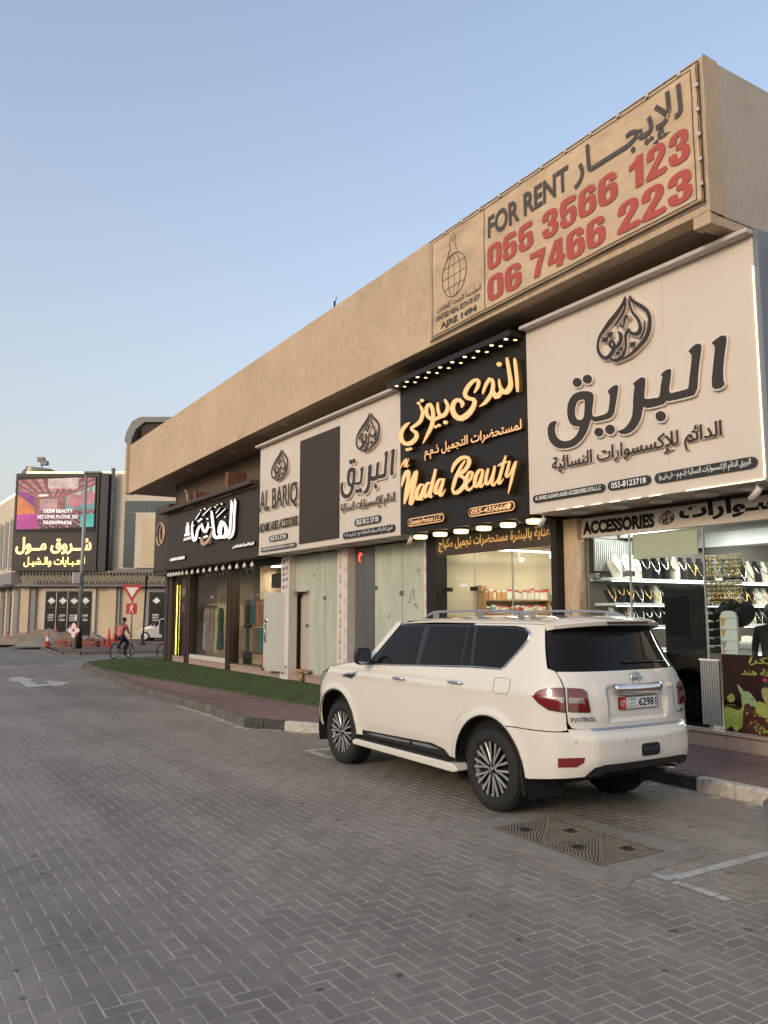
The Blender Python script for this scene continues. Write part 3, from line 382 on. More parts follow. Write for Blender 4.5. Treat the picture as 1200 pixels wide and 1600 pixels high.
# ================================================================== materials in use
def ground_mat(name, col, rough, joint=None, spot=True, bsize=(0.2, 0.1), wear=0.20, objvar=0.0, attr=None, nsc=0.35):
    """paving colour driven by world position, so that every separate piece shares the same stains"""
    m = bpy.data.materials.new(name); m.use_nodes = True
    nt = m.node_tree; N, L = nt.nodes, nt.links; b = N['Principled BSDF']
    b.inputs['Roughness'].default_value = rough
    b.inputs['Specular IOR Level'].default_value = 0.35
    g = N.new('ShaderNodeNewGeometry')
    def noise(sc, det=5, ro=0.62):
        n = N.new('ShaderNodeTexNoise'); n.inputs['Scale'].default_value = sc; n.inputs['Detail'].default_value = det
        n.inputs['Roughness'].default_value = ro; L.new(g.outputs['Position'], n.inputs['Vector']); return n.outputs[0]
    def rng_(sock, a0, a1, b0, b1):
        r = N.new('ShaderNodeMapRange'); L.new(sock, r.inputs[0])
        for i, v in enumerate((a0, a1, b0, b1)): r.inputs[1 + i].default_value = v
        return r.outputs[0]
    def mul(c, f):
        x = N.new('ShaderNodeMix'); x.data_type = 'RGBA'; x.blend_type = 'MULTIPLY'; x.inputs[0].default_value = 1
        L.new(c, x.inputs[6]); L.new(f, x.inputs[7]); return x.outputs[2]
    r = N.new('ShaderNodeRGB'); r.outputs[0].default_value = (*col, 1); c = r.outputs[0]
    if joint:
        bt = N.new('ShaderNodeTexBrick'); bt.inputs['Scale'].default_value = 1.0
        bt.inputs['Brick Width'].default_value = bsize[0]; bt.inputs['Row Height'].default_value = bsize[1]
        bt.inputs['Mortar Size'].default_value = 0.006; bt.inputs['Mortar Smooth'].default_value = 0.3
        bt.inputs['Color1'].default_value = (*[k * 1.12 for k in col], 1); bt.inputs['Color2'].default_value = (*[k * 0.88 for k in col], 1)
        bt.inputs['Mortar'].default_value = (*joint, 1); L.new(g.outputs['Position'], bt.inputs['Vector']); c = bt.outputs[0]
    if attr:
        a = N.new('ShaderNodeAttribute'); a.attribute_name = attr; c = mul(c, a.outputs['Color'])
    if objvar:
        oi = N.new('ShaderNodeObjectInfo'); c = mul(c, rng_(oi.outputs['Random'], 0, 1, 1 - objvar, 1 + objvar))
    c = mul(c, rng_(noise(nsc, 4), 0.3, 0.7, 1 - wear, 1 + wear))
    c = mul(c, rng_(noise(9, 6, 0.7), 0.25, 0.75, 0.84, 1.15))
    mpp = N.new('ShaderNodeMapping'); mpp.inputs['Scale'].default_value = (1.3, .16, 1); L.new(g.outputs['Position'], mpp.inputs[0])
    nn_ = N.new('ShaderNodeTexNoise'); nn_.inputs['Scale'].default_value = 1.0; nn_.inputs['Detail'].default_value = 6; nn_.inputs['Roughness'].default_value = .6; L.new(mpp.outputs[0], nn_.inputs['Vector'])
    c = mul(c, rng_(nn_.outputs[0], 0.35, 0.62, 0.80, 1.08))
    c = mul(c, rng_(noise(190, 2), 0.2, 0.8, 0.82, 1.18))
    if spot:   # old oil and gum spots
        v = N.new('ShaderNodeTexVoronoi'); v.voronoi_dimensions = '2D'; v.inputs['Scale'].default_value = 2.3; L.new(g.outputs['Position'], v.inputs['Vector'])
        w = N.new('ShaderNodeMath'); w.operation = 'MULTIPLY_ADD'; w.inputs[1].default_value = 0.12; w.inputs[2].default_value = -0.06
        L.new(noise(30, 3), w.inputs[0])
        s = N.new('ShaderNodeMath'); s.operation = 'ADD'; L.new(v.outputs['Distance'], s.inputs[0]); L.new(w.outputs[0], s.inputs[1])
        sel = N.new('ShaderNodeSeparateColor'); L.new(v.outputs['Color'], sel.inputs[0])
        rad = rng_(sel.outputs[0], 0.45, 1.0, -0.02, 0.075)
        gt = N.new('ShaderNodeMath'); gt.operation = 'LESS_THAN'; L.new(s.outputs[0], gt.inputs[0]); L.new(rad, gt.inputs[1])
        x = N.new('ShaderNodeMix'); x.data_type = 'RGBA'; L.new(gt.outputs[0], x.inputs[0]); L.new(c, x.inputs[6])
        dk = N.new('ShaderNodeMix'); dk.data_type = 'RGBA'; dk.blend_type = 'MULTIPLY'; dk.inputs[0].default_value = 1
        L.new(c, dk.inputs[6]); dk.inputs[7].default_value = (0.42, 0.41, 0.42, 1); L.new(dk.outputs[2], x.inputs[7]); c = x.outputs[2]
    L.new(c, b.inputs['Base Color'])
    bp = N.new('ShaderNodeBump'); bp.inputs['Strength'].default_value = 0.35; bp.inputs['Distance'].default_value = 0.004
    L.new(noise(120, 4, 0.7), bp.inputs['Height']); L.new(bp.outputs[0], b.inputs['Normal'])
    return m

PAVC = (0.240, 0.206, 0.172)
M = {}
M['paver'] = ground_mat('grey concrete paver', PAVC, 0.60, objvar=0.08)
M['paver_far'] = ground_mat('grey paver joined', PAVC, 0.60, attr='tone')
M['road'] = ground_mat('grey paved road beyond', PAVC, 0.65, joint=(0.30, 0.25, 0.20), spot=False)
M['sand'] = mat('joint sand', (0.50, 0.435, 0.35), 0.9, var=0.3, vscale=3, grain=0.3, gscale=300)
M['asphalt'] = ground_mat('pale worn asphalt', (0.22, 0.19, 0.16), 0.8, spot=False)
M['walk'] = ground_mat('red brown paver', (0.20, 0.125, 0.11), 0.8, objvar=0.12, spot=False)
M['walk_far'] = ground_mat('red brown paver joined', (0.20, 0.125, 0.11), 0.8, attr='tone', spot=False)
M['walk_base'] = mat('walk joint dust', (0.17, 0.12, 0.10), 0.95, var=0.2)
M['walk_sheet'] = ground_mat('red brown paving beyond', (0.19, 0.125, 0.11), 0.85, joint=(0.12, 0.09, 0.08), spot=False)
M['kerb_w'] = mat('worn white kerb paint', (0.52, 0.48, 0.42), 0.8, var=0.15, vscale=5, dirt=0.85, dcol=(0.13, 0.11, 0.09), dscale=7, bump=0.4, bscale=30)
M['kerb_b'] = mat('worn black kerb paint', (0.035, 0.032, 0.03), 0.55, var=0.3, vscale=6, dirt=0.5, dcol=(0.12, 0.1, 0.085), dscale=6, bump=0.4, bscale=30)
M['kerb_g'] = mat('dusty grey kerb', (0.12, 0.105, 0.09), 0.85, var=0.2, vscale=3, dirt=0.6, dcol=(0.25, 0.21, 0.17), dscale=3, bump=0.4, bscale=30)
M['turf'] = mat('artificial turf', (0.080, 0.112, 0.042), 0.95, dirt=.35, dcol=(.085, .085, .045), dscale=1.1, var=0.3, vscale=2.3, grain=0.35, gscale=45, spec=0.1, bump=0.8, bscale=120)
M['paint'] = mat('worn white road paint', (0.50, 0.47, 0.42), 0.7, dirt=0.7, dcol=(0.17, 0.155, 0.14), dscale=6, bump=0.3)
M['patch'] = mat('rough concrete patch', (0.27, 0.235, 0.19), 0.9, var=0.2, vscale=4, dirt=0.6, dcol=(0.09, 0.08, 0.07), dscale=3.5, grain=0.25, gscale=90, bump=0.9, bscale=25)
M['castiron'] = mat('sandy cast iron', (0.20, 0.168, 0.128), 0.7, metal=0.1, var=0.25, vscale=8, bump=0.3, bscale=60)
M['castdark'] = mat('cast iron hollows', (0.035, 0.03, 0.024), 0.8)
M['stucco'] = None

# ================================================================== ground
PX0, PX1, PY0, PY1 = -3.6, 7.85, 1.2, 17.6       # the stretch whose pavers are built one by one
road = link('road', bpy.data.meshes.new('road'), kind='structure')
mb = MB()
for x0, x1, y0, y1 in ((-400, 500, PY1 - .22, 900), (-400, 500, -60, PY0), (-400, PX0, PY0, PY1 - .22), (PX1, 500, PY0, PY1 - .22)):
    mb.add([(x0, y0, -.002), (x1, y0, -.002), (x1, y1, -.002), (x0, y1, -.002)], [(0, 1, 2, 3)])
_me = mb.mesh('road'); _me.materials.append(M['road']); road.data = _me
tag(MB().add([(PX0 - .02, PY0 - .02, -0.0035), (PX1 + .02, PY0 - .02, -0.0035), (PX1 + .02, PY1 + .02, -0.0035), (PX0 - .02, PY1 + .02, -0.0035)], [(0, 1, 2, 3)]).obj('sand_bed', M['sand'], road), kind='stuff')
# smooth asphalt of the crossing side street
mb = MB(); mb.add([(-40, 31.9, 0.004), (60, 36.0, 0.004), (60, 40.4, 0.004), (-40, 120, 0.004)], [(0, 1, 2, 3)])
mb.obj('side_street', M['asphalt'], kind='structure')

def paver_shape(w, d, h=0.03, c=0.0045, ch=0.0032):
    a, b = w / 2, d / 2
    vs = [(-a, -b, -h), (a, -b, -h), (a, b, -h), (-a, b, -h), (-a, -b, -ch), (a, -b, -ch), (a, b, -ch), (-a, b, -ch),
          (-a + c, -b + c, 0), (a - c, -b + c, 0), (a - c, b - c, 0), (-a + c, b - c, 0)]
    fs = [(0, 1, 5, 4), (1, 2, 6, 5), (2, 3, 7, 6), (3, 0, 4, 7), (4, 5, 9, 8), (5, 6, 10, 9), (6, 7, 11, 10), (7, 4, 8, 11), (8, 9, 10, 11)]
    return vs, fs

def lay_pavers(cells, u, gap, z, name, m_one, m_all, parent, near, all_name):
    """cells: (x, y, along_x); the nearest become parts, the rest one joined part"""
    hv, hf = paver_shape(2 * u - gap, u - gap); vv, vf = paver_shape(u - gap, 2 * u - gap)
    cells.sort(key=lambda c: (c[0]) ** 2 + (c[1]) ** 2 if near is None else near(c))
    me = [bpy.data.meshes.new(name), bpy.data.meshes.new(name)]
    me[0].from_pydata(hv, [], hf); me[1].from_pydata(vv, [], vf)
    for q in me: q.materials.append(m_one)
    r = random.Random(3)
    for x, y, h in cells[:300]:
        o = link(name, me[0] if h else me[1], parent, loc=(x, y, z + r.uniform(-.0012, .0012)))
        o.rotation_euler = (r.uniform(-.006, .006), r.uniform(-.006, .006), r.uniform(-.006, .006))
    rest = cells[300:]
    HV, VV = np.array(hv), np.array(vv); V = []; T = []; Fc = []
    rs = np.random.RandomState(5)
    for i, (x, y, h) in enumerate(rest):
        b = (HV if h else VV).copy()
        t = rs.uniform(-.005, .005, 2); b[:, 2] += b[:, 0] * t[0] + b[:, 1] * t[1] + z + rs.uniform(-.0012, .0012)
        b[:, 0] += x; b[:, 1] += y; V.append(b); Fc.append(np.array(hf) + i * 12); T.append(rs.uniform(0.92, 1.08))
    V = np.concatenate(V); Fc = np.concatenate(Fc)
    mm = bpy.data.meshes.new(all_name); mm.from_pydata(V.tolist(), [], Fc.tolist()); mm.materials.append(m_all)
    at = mm.attributes.new('tone', 'FLOAT_COLOR', 'POINT'); t = np.repeat(np.array(T), 12)
    at.data.foreach_set('color', np.stack([t, t, t, np.ones_like(t)], 1).astype(np.float32).ravel())
    return link(all_name, mm, parent, kind='stuff')

KERB_L = [(7.86, -3.0), (7.86, 9.15), (5.98, 12.72), (5.55, 13.40), (5.68, 15.2), (5.68, 20.8), (6.10, 24.8), (6.33, 28.1), (6.60, 31.0)]   # road foot of the kerb
def kerb_x(y):
    for (x0, y0), (x1, y1) in zip(KERB_L, KERB_L[1:]):
        if y0 <= y <= y1: return x0 + (x1 - x0) * (y - y0) / (y1 - y0)
    return 99
U = 0.1
cells = []
nx = int((PX1 - PX0) / U); ny = int((PY1 - PY0) / U)
for i in range(-2, nx + 2):
    for j in range(-2, ny + 2):
        k = (i - j) % 4
        if k == 0: c = (PX0 + (i + 1) * U, PY0 + (j + .5) * U, 1, i + 1, j)
        elif k == 3: c = (PX0 + (i + .5) * U, PY0 + (j + 1) * U, 0, i, j + 1)
        else: continue
        x, y, h = c[:3]
        if x < PX0 + .1 or x > PX1 - .06 or y < PY0 + .1 or y > PY1 - .08: continue
        if x > kerb_x(y) - .08: continue
        # only what the lens can see, with a margin for a step to the side
        dx = x * math.cos(R_(32)) - y * math.sin(R_(32)); dy = x * math.sin(R_(32)) + y * math.cos(R_(32))
        if dy < 2.6 or abs(dx) > dy * .62 + 1.2: continue
        if 4.93 < x < 5.63 and 4.71 < y < 5.99: continue
        cells.append((x, y, h))
lay_pavers(cells, U, 0.0065, 0.0, 'paver', M['paver'], M['paver_far'], road, lambda c: (c[0] - 2.0) ** 2 + (c[1] - 3.2) ** 2, 'pavers_beyond')

# ---- pavement in front of the shops
walk = link('sidewalk', bpy.data.meshes.new('sidewalk'), kind='structure')
tip = [(6.60, 31.0), (6.95, 31.9), (7.6, 32.6), (8.6, 33.3), (10, 34.0), (14, 34.6), (30, 35.2)]
inner = [(x + .13, y) for x, y in KERB_L[:2]] + [(6.10, 12.78), (5.69, 13.44)] + [(x + .13, y) for x, y in KERB_L[4:]] + [(7.03, 31.8), (7.65, 32.48), (8.63, 33.18), (10.02, 33.88), (14, 34.48), (30, 35.08)]
poly_walk = inner + [(30, -3)]
mb = MB(); mb.add([(x, y, .142) for x, y in poly_walk], [list(range(len(poly_walk)))]); _me = mb.mesh('sidewalk'); _me.materials.append(M['walk_base']); walk.data = _me
cells = []
for i in range(0, 20):
    for j in range(0, 190):
        x = 5.7 + j % 2 * 0.1 + i * 0.2; y = 5.0 + (j + .5) * 0.1
        if y > 23.5 or x < kerb_x(y) + .24 or x > 9.72: continue
        if y > 12.5 and x > 7.62 - (y - 12) * .085 and y < 30: continue      # under the turf
        cells.append((x, y, 1))
lay_pavers(cells, U, 0.006, 0.15, 'paver', M['walk'], M['walk_far'], walk, lambda c: (c[0]) ** 2 + (c[1]) ** 2, 'pavers_beyond')
mb = MB(); mb.add([(x, y, .149) for x, y in [(6.1, 23.4), (7.2, 23.4), (7.0, 31.0), (7.6, 32.4), (10, 33.8), (14, 34.4), (30, 35.0), (30, 31.2), (9.7, 31.2), (9.7, 30.6), (6.5, 30.6), (6.3, 27)]], [list(range(12))])
mb.obj('paving_sheet', M['walk_sheet'], walk)
# artificial turf
turf = [(7.40, 13.0), (7.40, 14.4), (6.98, 19.85), (6.62, 24.0), (6.42, 26.3), (6.55, 29.0), (6.78, 30.9), (7.1, 31.6), (8.0, 32.5), (8.9, 32.9), (9.6, 32.6), (9.75, 31.2), (9.62, 31.0), (9.62, 12.4), (7.9, 12.4)]
mb = MB(); n = len(turf)
mb.prism(turf, lambda u, v, d: (u, v, d), .150, .172)
tag(mb.obj('turf', M['turf']), 'green artificial turf laid along the shop fronts', 'artificial turf', kind='stuff')
r = random.Random(11); mb = MB()
for i in range(9000):    # turf blades, only near enough to read as pile along the edges
    y = r.uniform(12.6, 31); x = r.uniform(6.4, 9.55)
    e = np.interp(y, [12.4, 14.4, 19.85, 24, 26.3, 29, 31], [7.42, 7.42, 6.99, 6.64, 6.44, 6.57, 6.8])
    if x < e: continue
    a = r.uniform(0, 6.28); w = .012; h = r.uniform(.012, .028)
    mb.add([(x - w * math.cos(a), y - w * math.sin(a), .17), (x + w * math.cos(a), y + w * math.sin(a), .17), (x + r.uniform(-.02, .02), y + r.uniform(-.02, .02), .17 + h)], [(0, 1, 2)])
tag(mb.obj('turf_blades', M['turf']), 'short green blades standing on the artificial turf', 'artificial turf', kind='stuff')

# ---- kerb stones, one block each
kerb = thing('kerb', 'painted kerb edging the pavement in front of the shops', 'kerb', (0, 0, 0)); kerb['kind'] = 'structure'
for k_ in ('label', 'category'): del kerb[k_]
def kerb_run(pts, colors, parent, step=1.0, z1=.15, w=.13):
    idx = 0
    for (x0, y0), (x1, y1) in zip(pts, pts[1:]):
        L_ = math.hypot(x1 - x0, y1 - y0); n = max(1, round(L_ / step)); tx, ty = (x1 - x0) / L_, (y1 - y0) / L_; nx_, ny_ = ty, -tx
        for i in range(n):
            a, b = L_ * i / n + .004, L_ * (i + 1) / n - .004
            P = lambda s, o, z: (x0 + tx * s + nx_ * o, y0 + ty * s + ny_ * o, z)
            dz = rng.uniform(-.004, .004); do = rng.uniform(-.004, .004)
            z1_ = z1 + dz
            vs = [P(a, do, -.03), P(b, do, -.03), P(b, w, -.03), P(a, w, -.03), P(a, do, z1_ - .025), P(b, do, z1_ - .025), P(b, w, z1_), P(a, w, z1_), P(a, do + .025, z1_), P(b, do + .025, z1_)]
            fs = [(0, 1, 5, 4), (1, 2, 6, 9, 5), (2, 3, 7, 6), (3, 0, 4, 8, 7), (4, 5, 9, 8), (8, 9, 6, 7), (0, 3, 2, 1)]
            MB().add(vs, fs).obj('kerb_stone', M[colors(x0 + tx * (a + b) / 2, y0 + ty * (a + b) / 2)], parent, bevel=.006, seg=1); idx += 1
kerb_run([(7.86, 0.3), (7.86, 6.08)], lambda x, y: 'kerb_w', kerb, step=.98)
kerb_run([(7.86, 6.08), (7.86, 9.15)], lambda x, y: 'kerb_b' if y < 7.6 or y > 8.5 else 'kerb_w', kerb)
kerb_run([(7.86, 9.15), (5.98, 12.72)], lambda x, y: 'kerb_w' if y > 11.0 else 'kerb_b', kerb, step=.8)
kerb_run([(5.98, 12.72), (5.55, 13.40)], lambda x, y: 'kerb_b', kerb, step=.4)
kerb_run([(5.55, 13.40), (5.68, 15.2), (5.68, 20.8), (6.10, 24.8), (6.33, 28.1), (6.60, 31.0)] + tip[1:], lambda x, y: 'kerb_g', kerb)
# kerb and pavement across the side street
far_k = [(7.4, 64), (7.5, 56), (8.2, 49.0), (7.70, 41.2), (7.9, 40.2), (8.8, 39.6), (11.8, 39.3), (30, 40.2)]
kerb_run([(7.95, 47.0), (7.62, 41.4), (7.80, 40.3), (8.4, 39.7), (11.8, 39.2), (16, 39.4)], lambda x, y: 'kerb_g', kerb)
fw = [(7.76, 41.3), (7.95, 40.4), (8.5, 39.84), (11.8, 39.34), (30, 39.9), (60, 40), (60, 110), (6, 110), (8.1, 47.0)]
mb = MB(); mb.add([(x, y, .146) for x, y in fw], [list(range(len(fw)))]); mb.obj('far_pavement', M['walk_sheet'], kind='structure')
mb = MB(); mb.add([(8.9, 39.0, .008), (16.0, 38.6, .008), (16.0, 38.86, .008), (8.9, 39.26, .008)], [(0, 1, 2, 3)]); tag(mb.obj('painted_line', M['paint']), kind='structure')

# ---- road markings
def sheet(pts, z, name, m):
    mb = MB(); mb.add([(x, y, z) for x, y in pts], [list(range(len(pts)))]); return tag(mb.obj(name, m), kind='structure')
def strips(x0, x1, y0, y1, name):
    """painted line over pavers: broken where the joints lie"""
    r = random.Random(int(x0 * 100)); mb = MB()
    along_x = x1 - x0 > y1 - y0; a, b = (x0, x1) if along_x else (y0, y1); p = a
    while p < b:
        q = min(b, p + r.choice((.1, .2)) - .008)
        e = [r.uniform(-.006, .006) for _ in range(4)]
        P = [(p, y0 + e[0]), (q, y0 + e[1]), (q, y1 + e[2]), (p, y1 + e[3])] if along_x else [(x0 + e[0], p), (x1 + e[1], p), (x1 + e[2], q), (x0 + e[3], q)]
        mb.add([(x, y, .0034) for x, y in P], [(0, 1, 2, 3)]); p = q + .008
    return tag(mb.obj(name, M['paint']), kind='structure')
strips(5.16, 7.8, 4.18, 4.27, 'painted_line'); strips(5.06, 5.14, 3.72, 4.16, 'painted_line'); strips(5.07, 5.15, 4.2, 4.46, 'painted_line')
strips(5.36, 5.95, 10.62, 10.74, 'painted_line'); strips(5.34, 5.46, 10.0, 10.6, 'painted_line')
sheet([(3.62, 26.9), (4.02, 27.35), (4.22, 25.75), (4.02, 25.6), (3.99, 24.1), (4.30, 24.25), (4.44, 25.45), (4.86, 24.3), (4.42, 23.3), (4.24, 23.35), (4.25, 23.75), (3.86, 23.35), (3.60, 23.3), (3.72, 25.4), (3.52, 25.5)], .008, 'painted_arrow', M['paint'])

# ---- service covers in their concrete patch
man = thing('manhole_cover', 'pair of square patterned iron covers set in a rough concrete patch', 'manhole cover', (5.28, 5.35, 0))
r = random.Random(4)
base = [(4.60, 6.0), (4.66, 6.30), (5.1, 6.28), (5.72, 6.27), (5.86, 6.05), (5.90, 5.3), (5.95, 4.9), (5.86, 4.48), (5.4, 4.42), (4.95, 4.36), (4.66, 4.36), (4.60, 4.9), (4.66, 5.4)]
pts = [(x - 5.28 + r.uniform(-.02, .02), y - 5.35 + r.uniform(-.02, .02)) for x, y in [tuple(q) for q in catmull(base, 5, True)]]
mb = MB(); mb.prism(pts, lambda u, v, d: (u, v, d), -.004, .006); mb.obj('concrete_patch', M['patch'], man)
for cy in (-.325, .325):
    mb = MB(); mb.box(-.36, .36, cy - .322, cy + .322, .0, .011); f = mb.obj('cover_frame', M['castdark'], man)
    for q in range(2):      # each cover is two triangular halves
        s = 1 if q else -1
        mb = MB()
        nb = 15
        for i in range(nb):        # raised slanting bars
            t = -0.30 + 0.6 * i / (nb - 1)
            u0, u1 = (-.33, t) if s > 0 else (t, .33)
            if abs(u1 - u0) < .05: continue
            y = cy + t * .96
            L0 = [u0 + .01, u1 - .02]
            seg = max(1, int((L0[1] - L0[0]) / .034))
            for k in range(seg):
                x = L0[0] + (L0[1] - L0[0]) * (k + .5) / seg
                if abs(x + s * .16) < .055 and abs(y - cy + s * -.12) < .045: continue
                mb.obox((x, y, .014), .030, .017, .010, rz=.75 if q else -.75)
        mb.obj('raised_bars', M['castiron'], f)
        mb = MB(); mb.tube([(-s * .16 + .05 * math.cos(a), cy + s * .12 + .035 * math.sin(a), .019) for a in np.linspace(0, PI, 8)], .006, 6); mb.obj('lifting_loop', M['castdark'], f)
    mb = MB(); 
    for i in range(16):
        t = -.30 + .6 * i / 15; mb.obox((t, cy + t * .96, .016), .03, .018, .014, rz=.0)
    mb.box(-.36, .36, cy - .324, cy - .304, 0, .018); mb.box(-.36, .36, cy + .304, cy + .324, 0, .018); mb.box(-.36, -.34, cy - .3, cy + .3, 0, .018); mb.box(.34, .36, cy - .3, cy + .3, 0, .018)
    mb.obj('rim_bars', M['castiron'], f)
# litter on the paving
mb = MB()
mb.lathe([(.001, .15), (.035, .152), (.05, .195), (.044, .195), (.03, .158), (.001, .157)], (9.1, 7.3, 0), n=16)
tag(mb.obj('paper_cup', mat('white paper', (.75, .73, .7), .7)), 'small white paper bowl lying on the pavement below the jewellery shop step', 'paper bowl')
r = random.Random(9); mb = MB()
for i in range(420):
    x, y = r.uniform(0, 7.6), r.uniform(3, 15)
    if x > kerb_x(y) - .1: continue
    s = r.uniform(.004, .013); a = r.uniform(0, 6.28)
    mb.obox((x, y, .004), s, s * .7, .005, rz=a)
tag(mb.obj('grit', M['sand']), 'pale grit and crumbs scattered over the pavers', 'grit', kind='stuff')

# ================================================================== more helpers for flat shapes
def fill2d(loops):
    """triangulates closed loops (holes by even-odd rule) -> verts, tris"""
    vs = []; ed = []
    for lp in loops:
        b = len(vs); vs += [Vector(p[:2]) for p in lp]; ed += [(b + i, b + (i + 1) % len(lp)) for i in range(len(lp))]
    v, e, f, *_ = delaunay_2d_cdt(vs, ed, [], 1, 1e-6)
    def inside(x, y):
        c = False
        for lp in loops:
            j = len(lp) - 1
            for i in range(len(lp)):
                xi, yi = lp[i][:2]; xj, yj = lp[j][:2]
                if (yi > y) != (yj > y) and x < (xj - xi) * (y - yi) / (yj - yi) + xi: c = not c
                j = i
        return c
    out = []
    for t in f:
        cx = sum(v[i].x for i in t) / len(t); cy = sum(v[i].y for i in t) / len(t)
        if inside(cx, cy): out.append(list(t))
    return [(p.x, p.y) for p in v], out

def grow_loop(lp, g):
    n = len(lp); A = sum(lp[i][0] * lp[(i + 1) % n][1] - lp[(i + 1) % n][0] * lp[i][1] for i in range(n)); s = 1 if A > 0 else -1
    out = []
    for i in range(n):
        a = np.array(lp[i - 1]); b = np.array(lp[(i + 1) % n]); t = b - a; l = np.hypot(*t) or 1
        out.append((lp[i][0] + s * g * t[1] / l, lp[i][1] - s * g * t[0] / l))
    return out

def slab(mb, loops, fn, d0, d1, grow=0.0, smooth=0):
    if smooth: loops = [[tuple(p) for p in catmull(lp, smooth, True)] for lp in loops]
    if grow: loops = [grow_loop(lp, grow if k == 0 else -grow) for k, lp in enumerate(loops)]
    v, f = fill2d(loops)
    mb.add([fn(x, y, d1) for x, y in v], f); 
    for lp in loops:
        n = len(lp); mb.add([fn(x, y, d1) for x, y in lp] + [fn(x, y, d0) for x, y in lp], [(i, (i + 1) % n, n + (i + 1) % n, n + i) for i in range(n)])

def ribbon(mb, rows, fn, d0, d1, grow=0.0, zi=0.0005, T=None):
    """rows of (uL, vL, uR, vR): a traced brush stroke; creeps forward so it may cross itself"""
    T = T or (lambda u, v: (u, v)); vs = []
    for i, (a, b, c, d) in enumerate(rows):
        if grow:
            l = math.hypot(a - c, b - d) or 1; k = grow / l; a, b, c, d = a + (a - c) * k, b + (b - d) * k, c + (c - a) * k, d + (d - b) * k
        (a, b), (c, d) = T(a, b), T(c, d); z = d1 + zi * i
        vs += [fn(a, b, z), fn(c, d, z), fn(a, b, d0), fn(c, d, d0)]
    fs = []
    for i in range(len(rows) - 1):
        a = i * 4; b = a + 4; fs += [(a, a + 1, b + 1, b), (a, b, b + 2, a + 2), (a + 1, a + 3, b + 3, b + 1)]
    e = (len(rows) - 1) * 4; fs += [(0, 2, 3, 1), (e, e + 1, e + 3, e + 2)]
    mb.add(vs, fs)

def traced(name, d, fn, d0, d1, m, parent, grow=0.0, T=None, smooth=2, key='strokes'):
    mb = MB(); TT = T or (lambda u, v: (u, v))
    for k, s in enumerate(d.get(key, [])): ribbon(mb, s, fn, d0, d1 + k * .0021, grow, T=T)
    if key == 'strokes':
        for lp in d.get('polys', []): slab(mb, [[TT(*p) for p in l] for l in lp], fn, d0, d1, grow, smooth if len(lp[0]) > 5 else 0)
    return mb.obj(name, m, parent)

def remap(src, dst):
    (a0, a1, b0, b1), (c0, c1, d0, d1) = src, dst
    return lambda u, v: (c0 + (u - a0) / (a1 - a0) * (c1 - c0), d0 + (v - b0) / (b1 - b0) * (d1 - d0))
DROP_SRC = (8.34, 7.31, 5.40, 6.48)

def pill(mb, y0, y1, z0, z1, fn, d0, d1, n=6):
    """rounded bar; y0 > y1"""
    r = (z1 - z0) / 2; cz = (z0 + z1) / 2
    P = [(y1 + r + r * math.cos(a), cz + r * math.sin(a)) for a in np.linspace(PI / 2, 3 * PI / 2, n)] + [(y0 - r + r * math.cos(a), cz + r * math.sin(a)) for a in np.linspace(-PI / 2, PI / 2, n)]
    mb.prism(P, fn, d0, d1)

# ================================================================== building materials
def stucco_mat(name, col, streak=0.16):
    m = mat(name, col, 0.92, var=0.10, vscale=0.6, grain=.10, gscale=22, dirt=.22, dcol=(.24, .18, .125), dscale=.9, bump=0.9, bscale=55, spec=0.15)
    nt = m.node_tree; N, L = nt.nodes, nt.links; b = N['Principled BSDF']
    src = b.inputs['Base Color'].links[0].from_socket
    tc = N.new('ShaderNodeTexCoord'); mp = N.new('ShaderNodeMapping'); mp.inputs['Scale'].default_value = (6, 6, 1.7)
    L.new(tc.outputs['Object'], mp.inputs[0])
    n = N.new('ShaderNodeTexNoise'); n.inputs['Scale'].default_value = 2.6; n.inputs['Detail'].default_value = 8; n.inputs['Roughness'].default_value = .75; L.new(mp.outputs[0], n.inputs['Vector'])
    r = N.new('ShaderNodeMapRange'); L.new(n.outputs[0], r.inputs[0]); r.inputs[1].default_value = .32; r.inputs[2].default_value = .68; r.inputs[3].default_value = 1 - streak; r.inputs[4].default_value = 1 + streak
    x = N.new('ShaderNodeMix'); x.data_type = 'RGBA'; x.blend_type = 'MULTIPLY'; x.inputs[0].default_value = 1
    L.new(src, x.inputs[6]); L.new(r.outputs[0], x.inputs[7]); L.new(x.outputs[2], b.inputs['Base Color'])
    bp = N.new('ShaderNodeBump'); bp.inputs['Strength'].default_value = .45; bp.inputs['Distance'].default_value = .02
    L.new(n.outputs[0], bp.inputs['Height']); L.new(b.inputs['Normal'].links[0].from_socket, bp.inputs['Normal']); L.new(bp.outputs[0], b.inputs['Normal'])
    return m
M['stucco'] = stucco_mat('combed tan stucco', (0.54, 0.405, 0.28), .16)
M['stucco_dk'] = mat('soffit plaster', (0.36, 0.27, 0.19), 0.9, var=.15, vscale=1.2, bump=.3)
M['stone'] = mat('pink brown stone plinth', (0.40, 0.29, 0.23), 0.7, var=.25, vscale=5, dirt=.5, dcol=(.2, .15, .12), dscale=5, grain=.2)
M['cladding'] = mat('dark brown cladding', (0.060, 0.043, 0.033), 0.5, var=.12, spec=.25)
M['blackpanel'] = mat('black composite panel', (0.020, 0.017, 0.015), 0.45, rvar=.06, vscale=1.5, spec=.25)
M['greypanel'] = mat('dark grey panel', (0.050, 0.039, 0.032), 0.55, spec=.2)
M['whitesign'] = mat('ivory composite panel', (0.63, 0.55, 0.467), 0.42, var=.03, vscale=.8, dirt=.10, dcol=(.45, .38, .30), dscale=.9)
M['whiteedge'] = mat('white letter edge', (0.70, 0.61, 0.53), 0.5)
M['letterdark'] = mat('dark grey letter face', (0.042, 0.034, 0.029), 0.42, spec=.25)
M['gold'] = mat('gilded letter side', (0.12, 0.08, 0.035), 0.35, metal=.6)
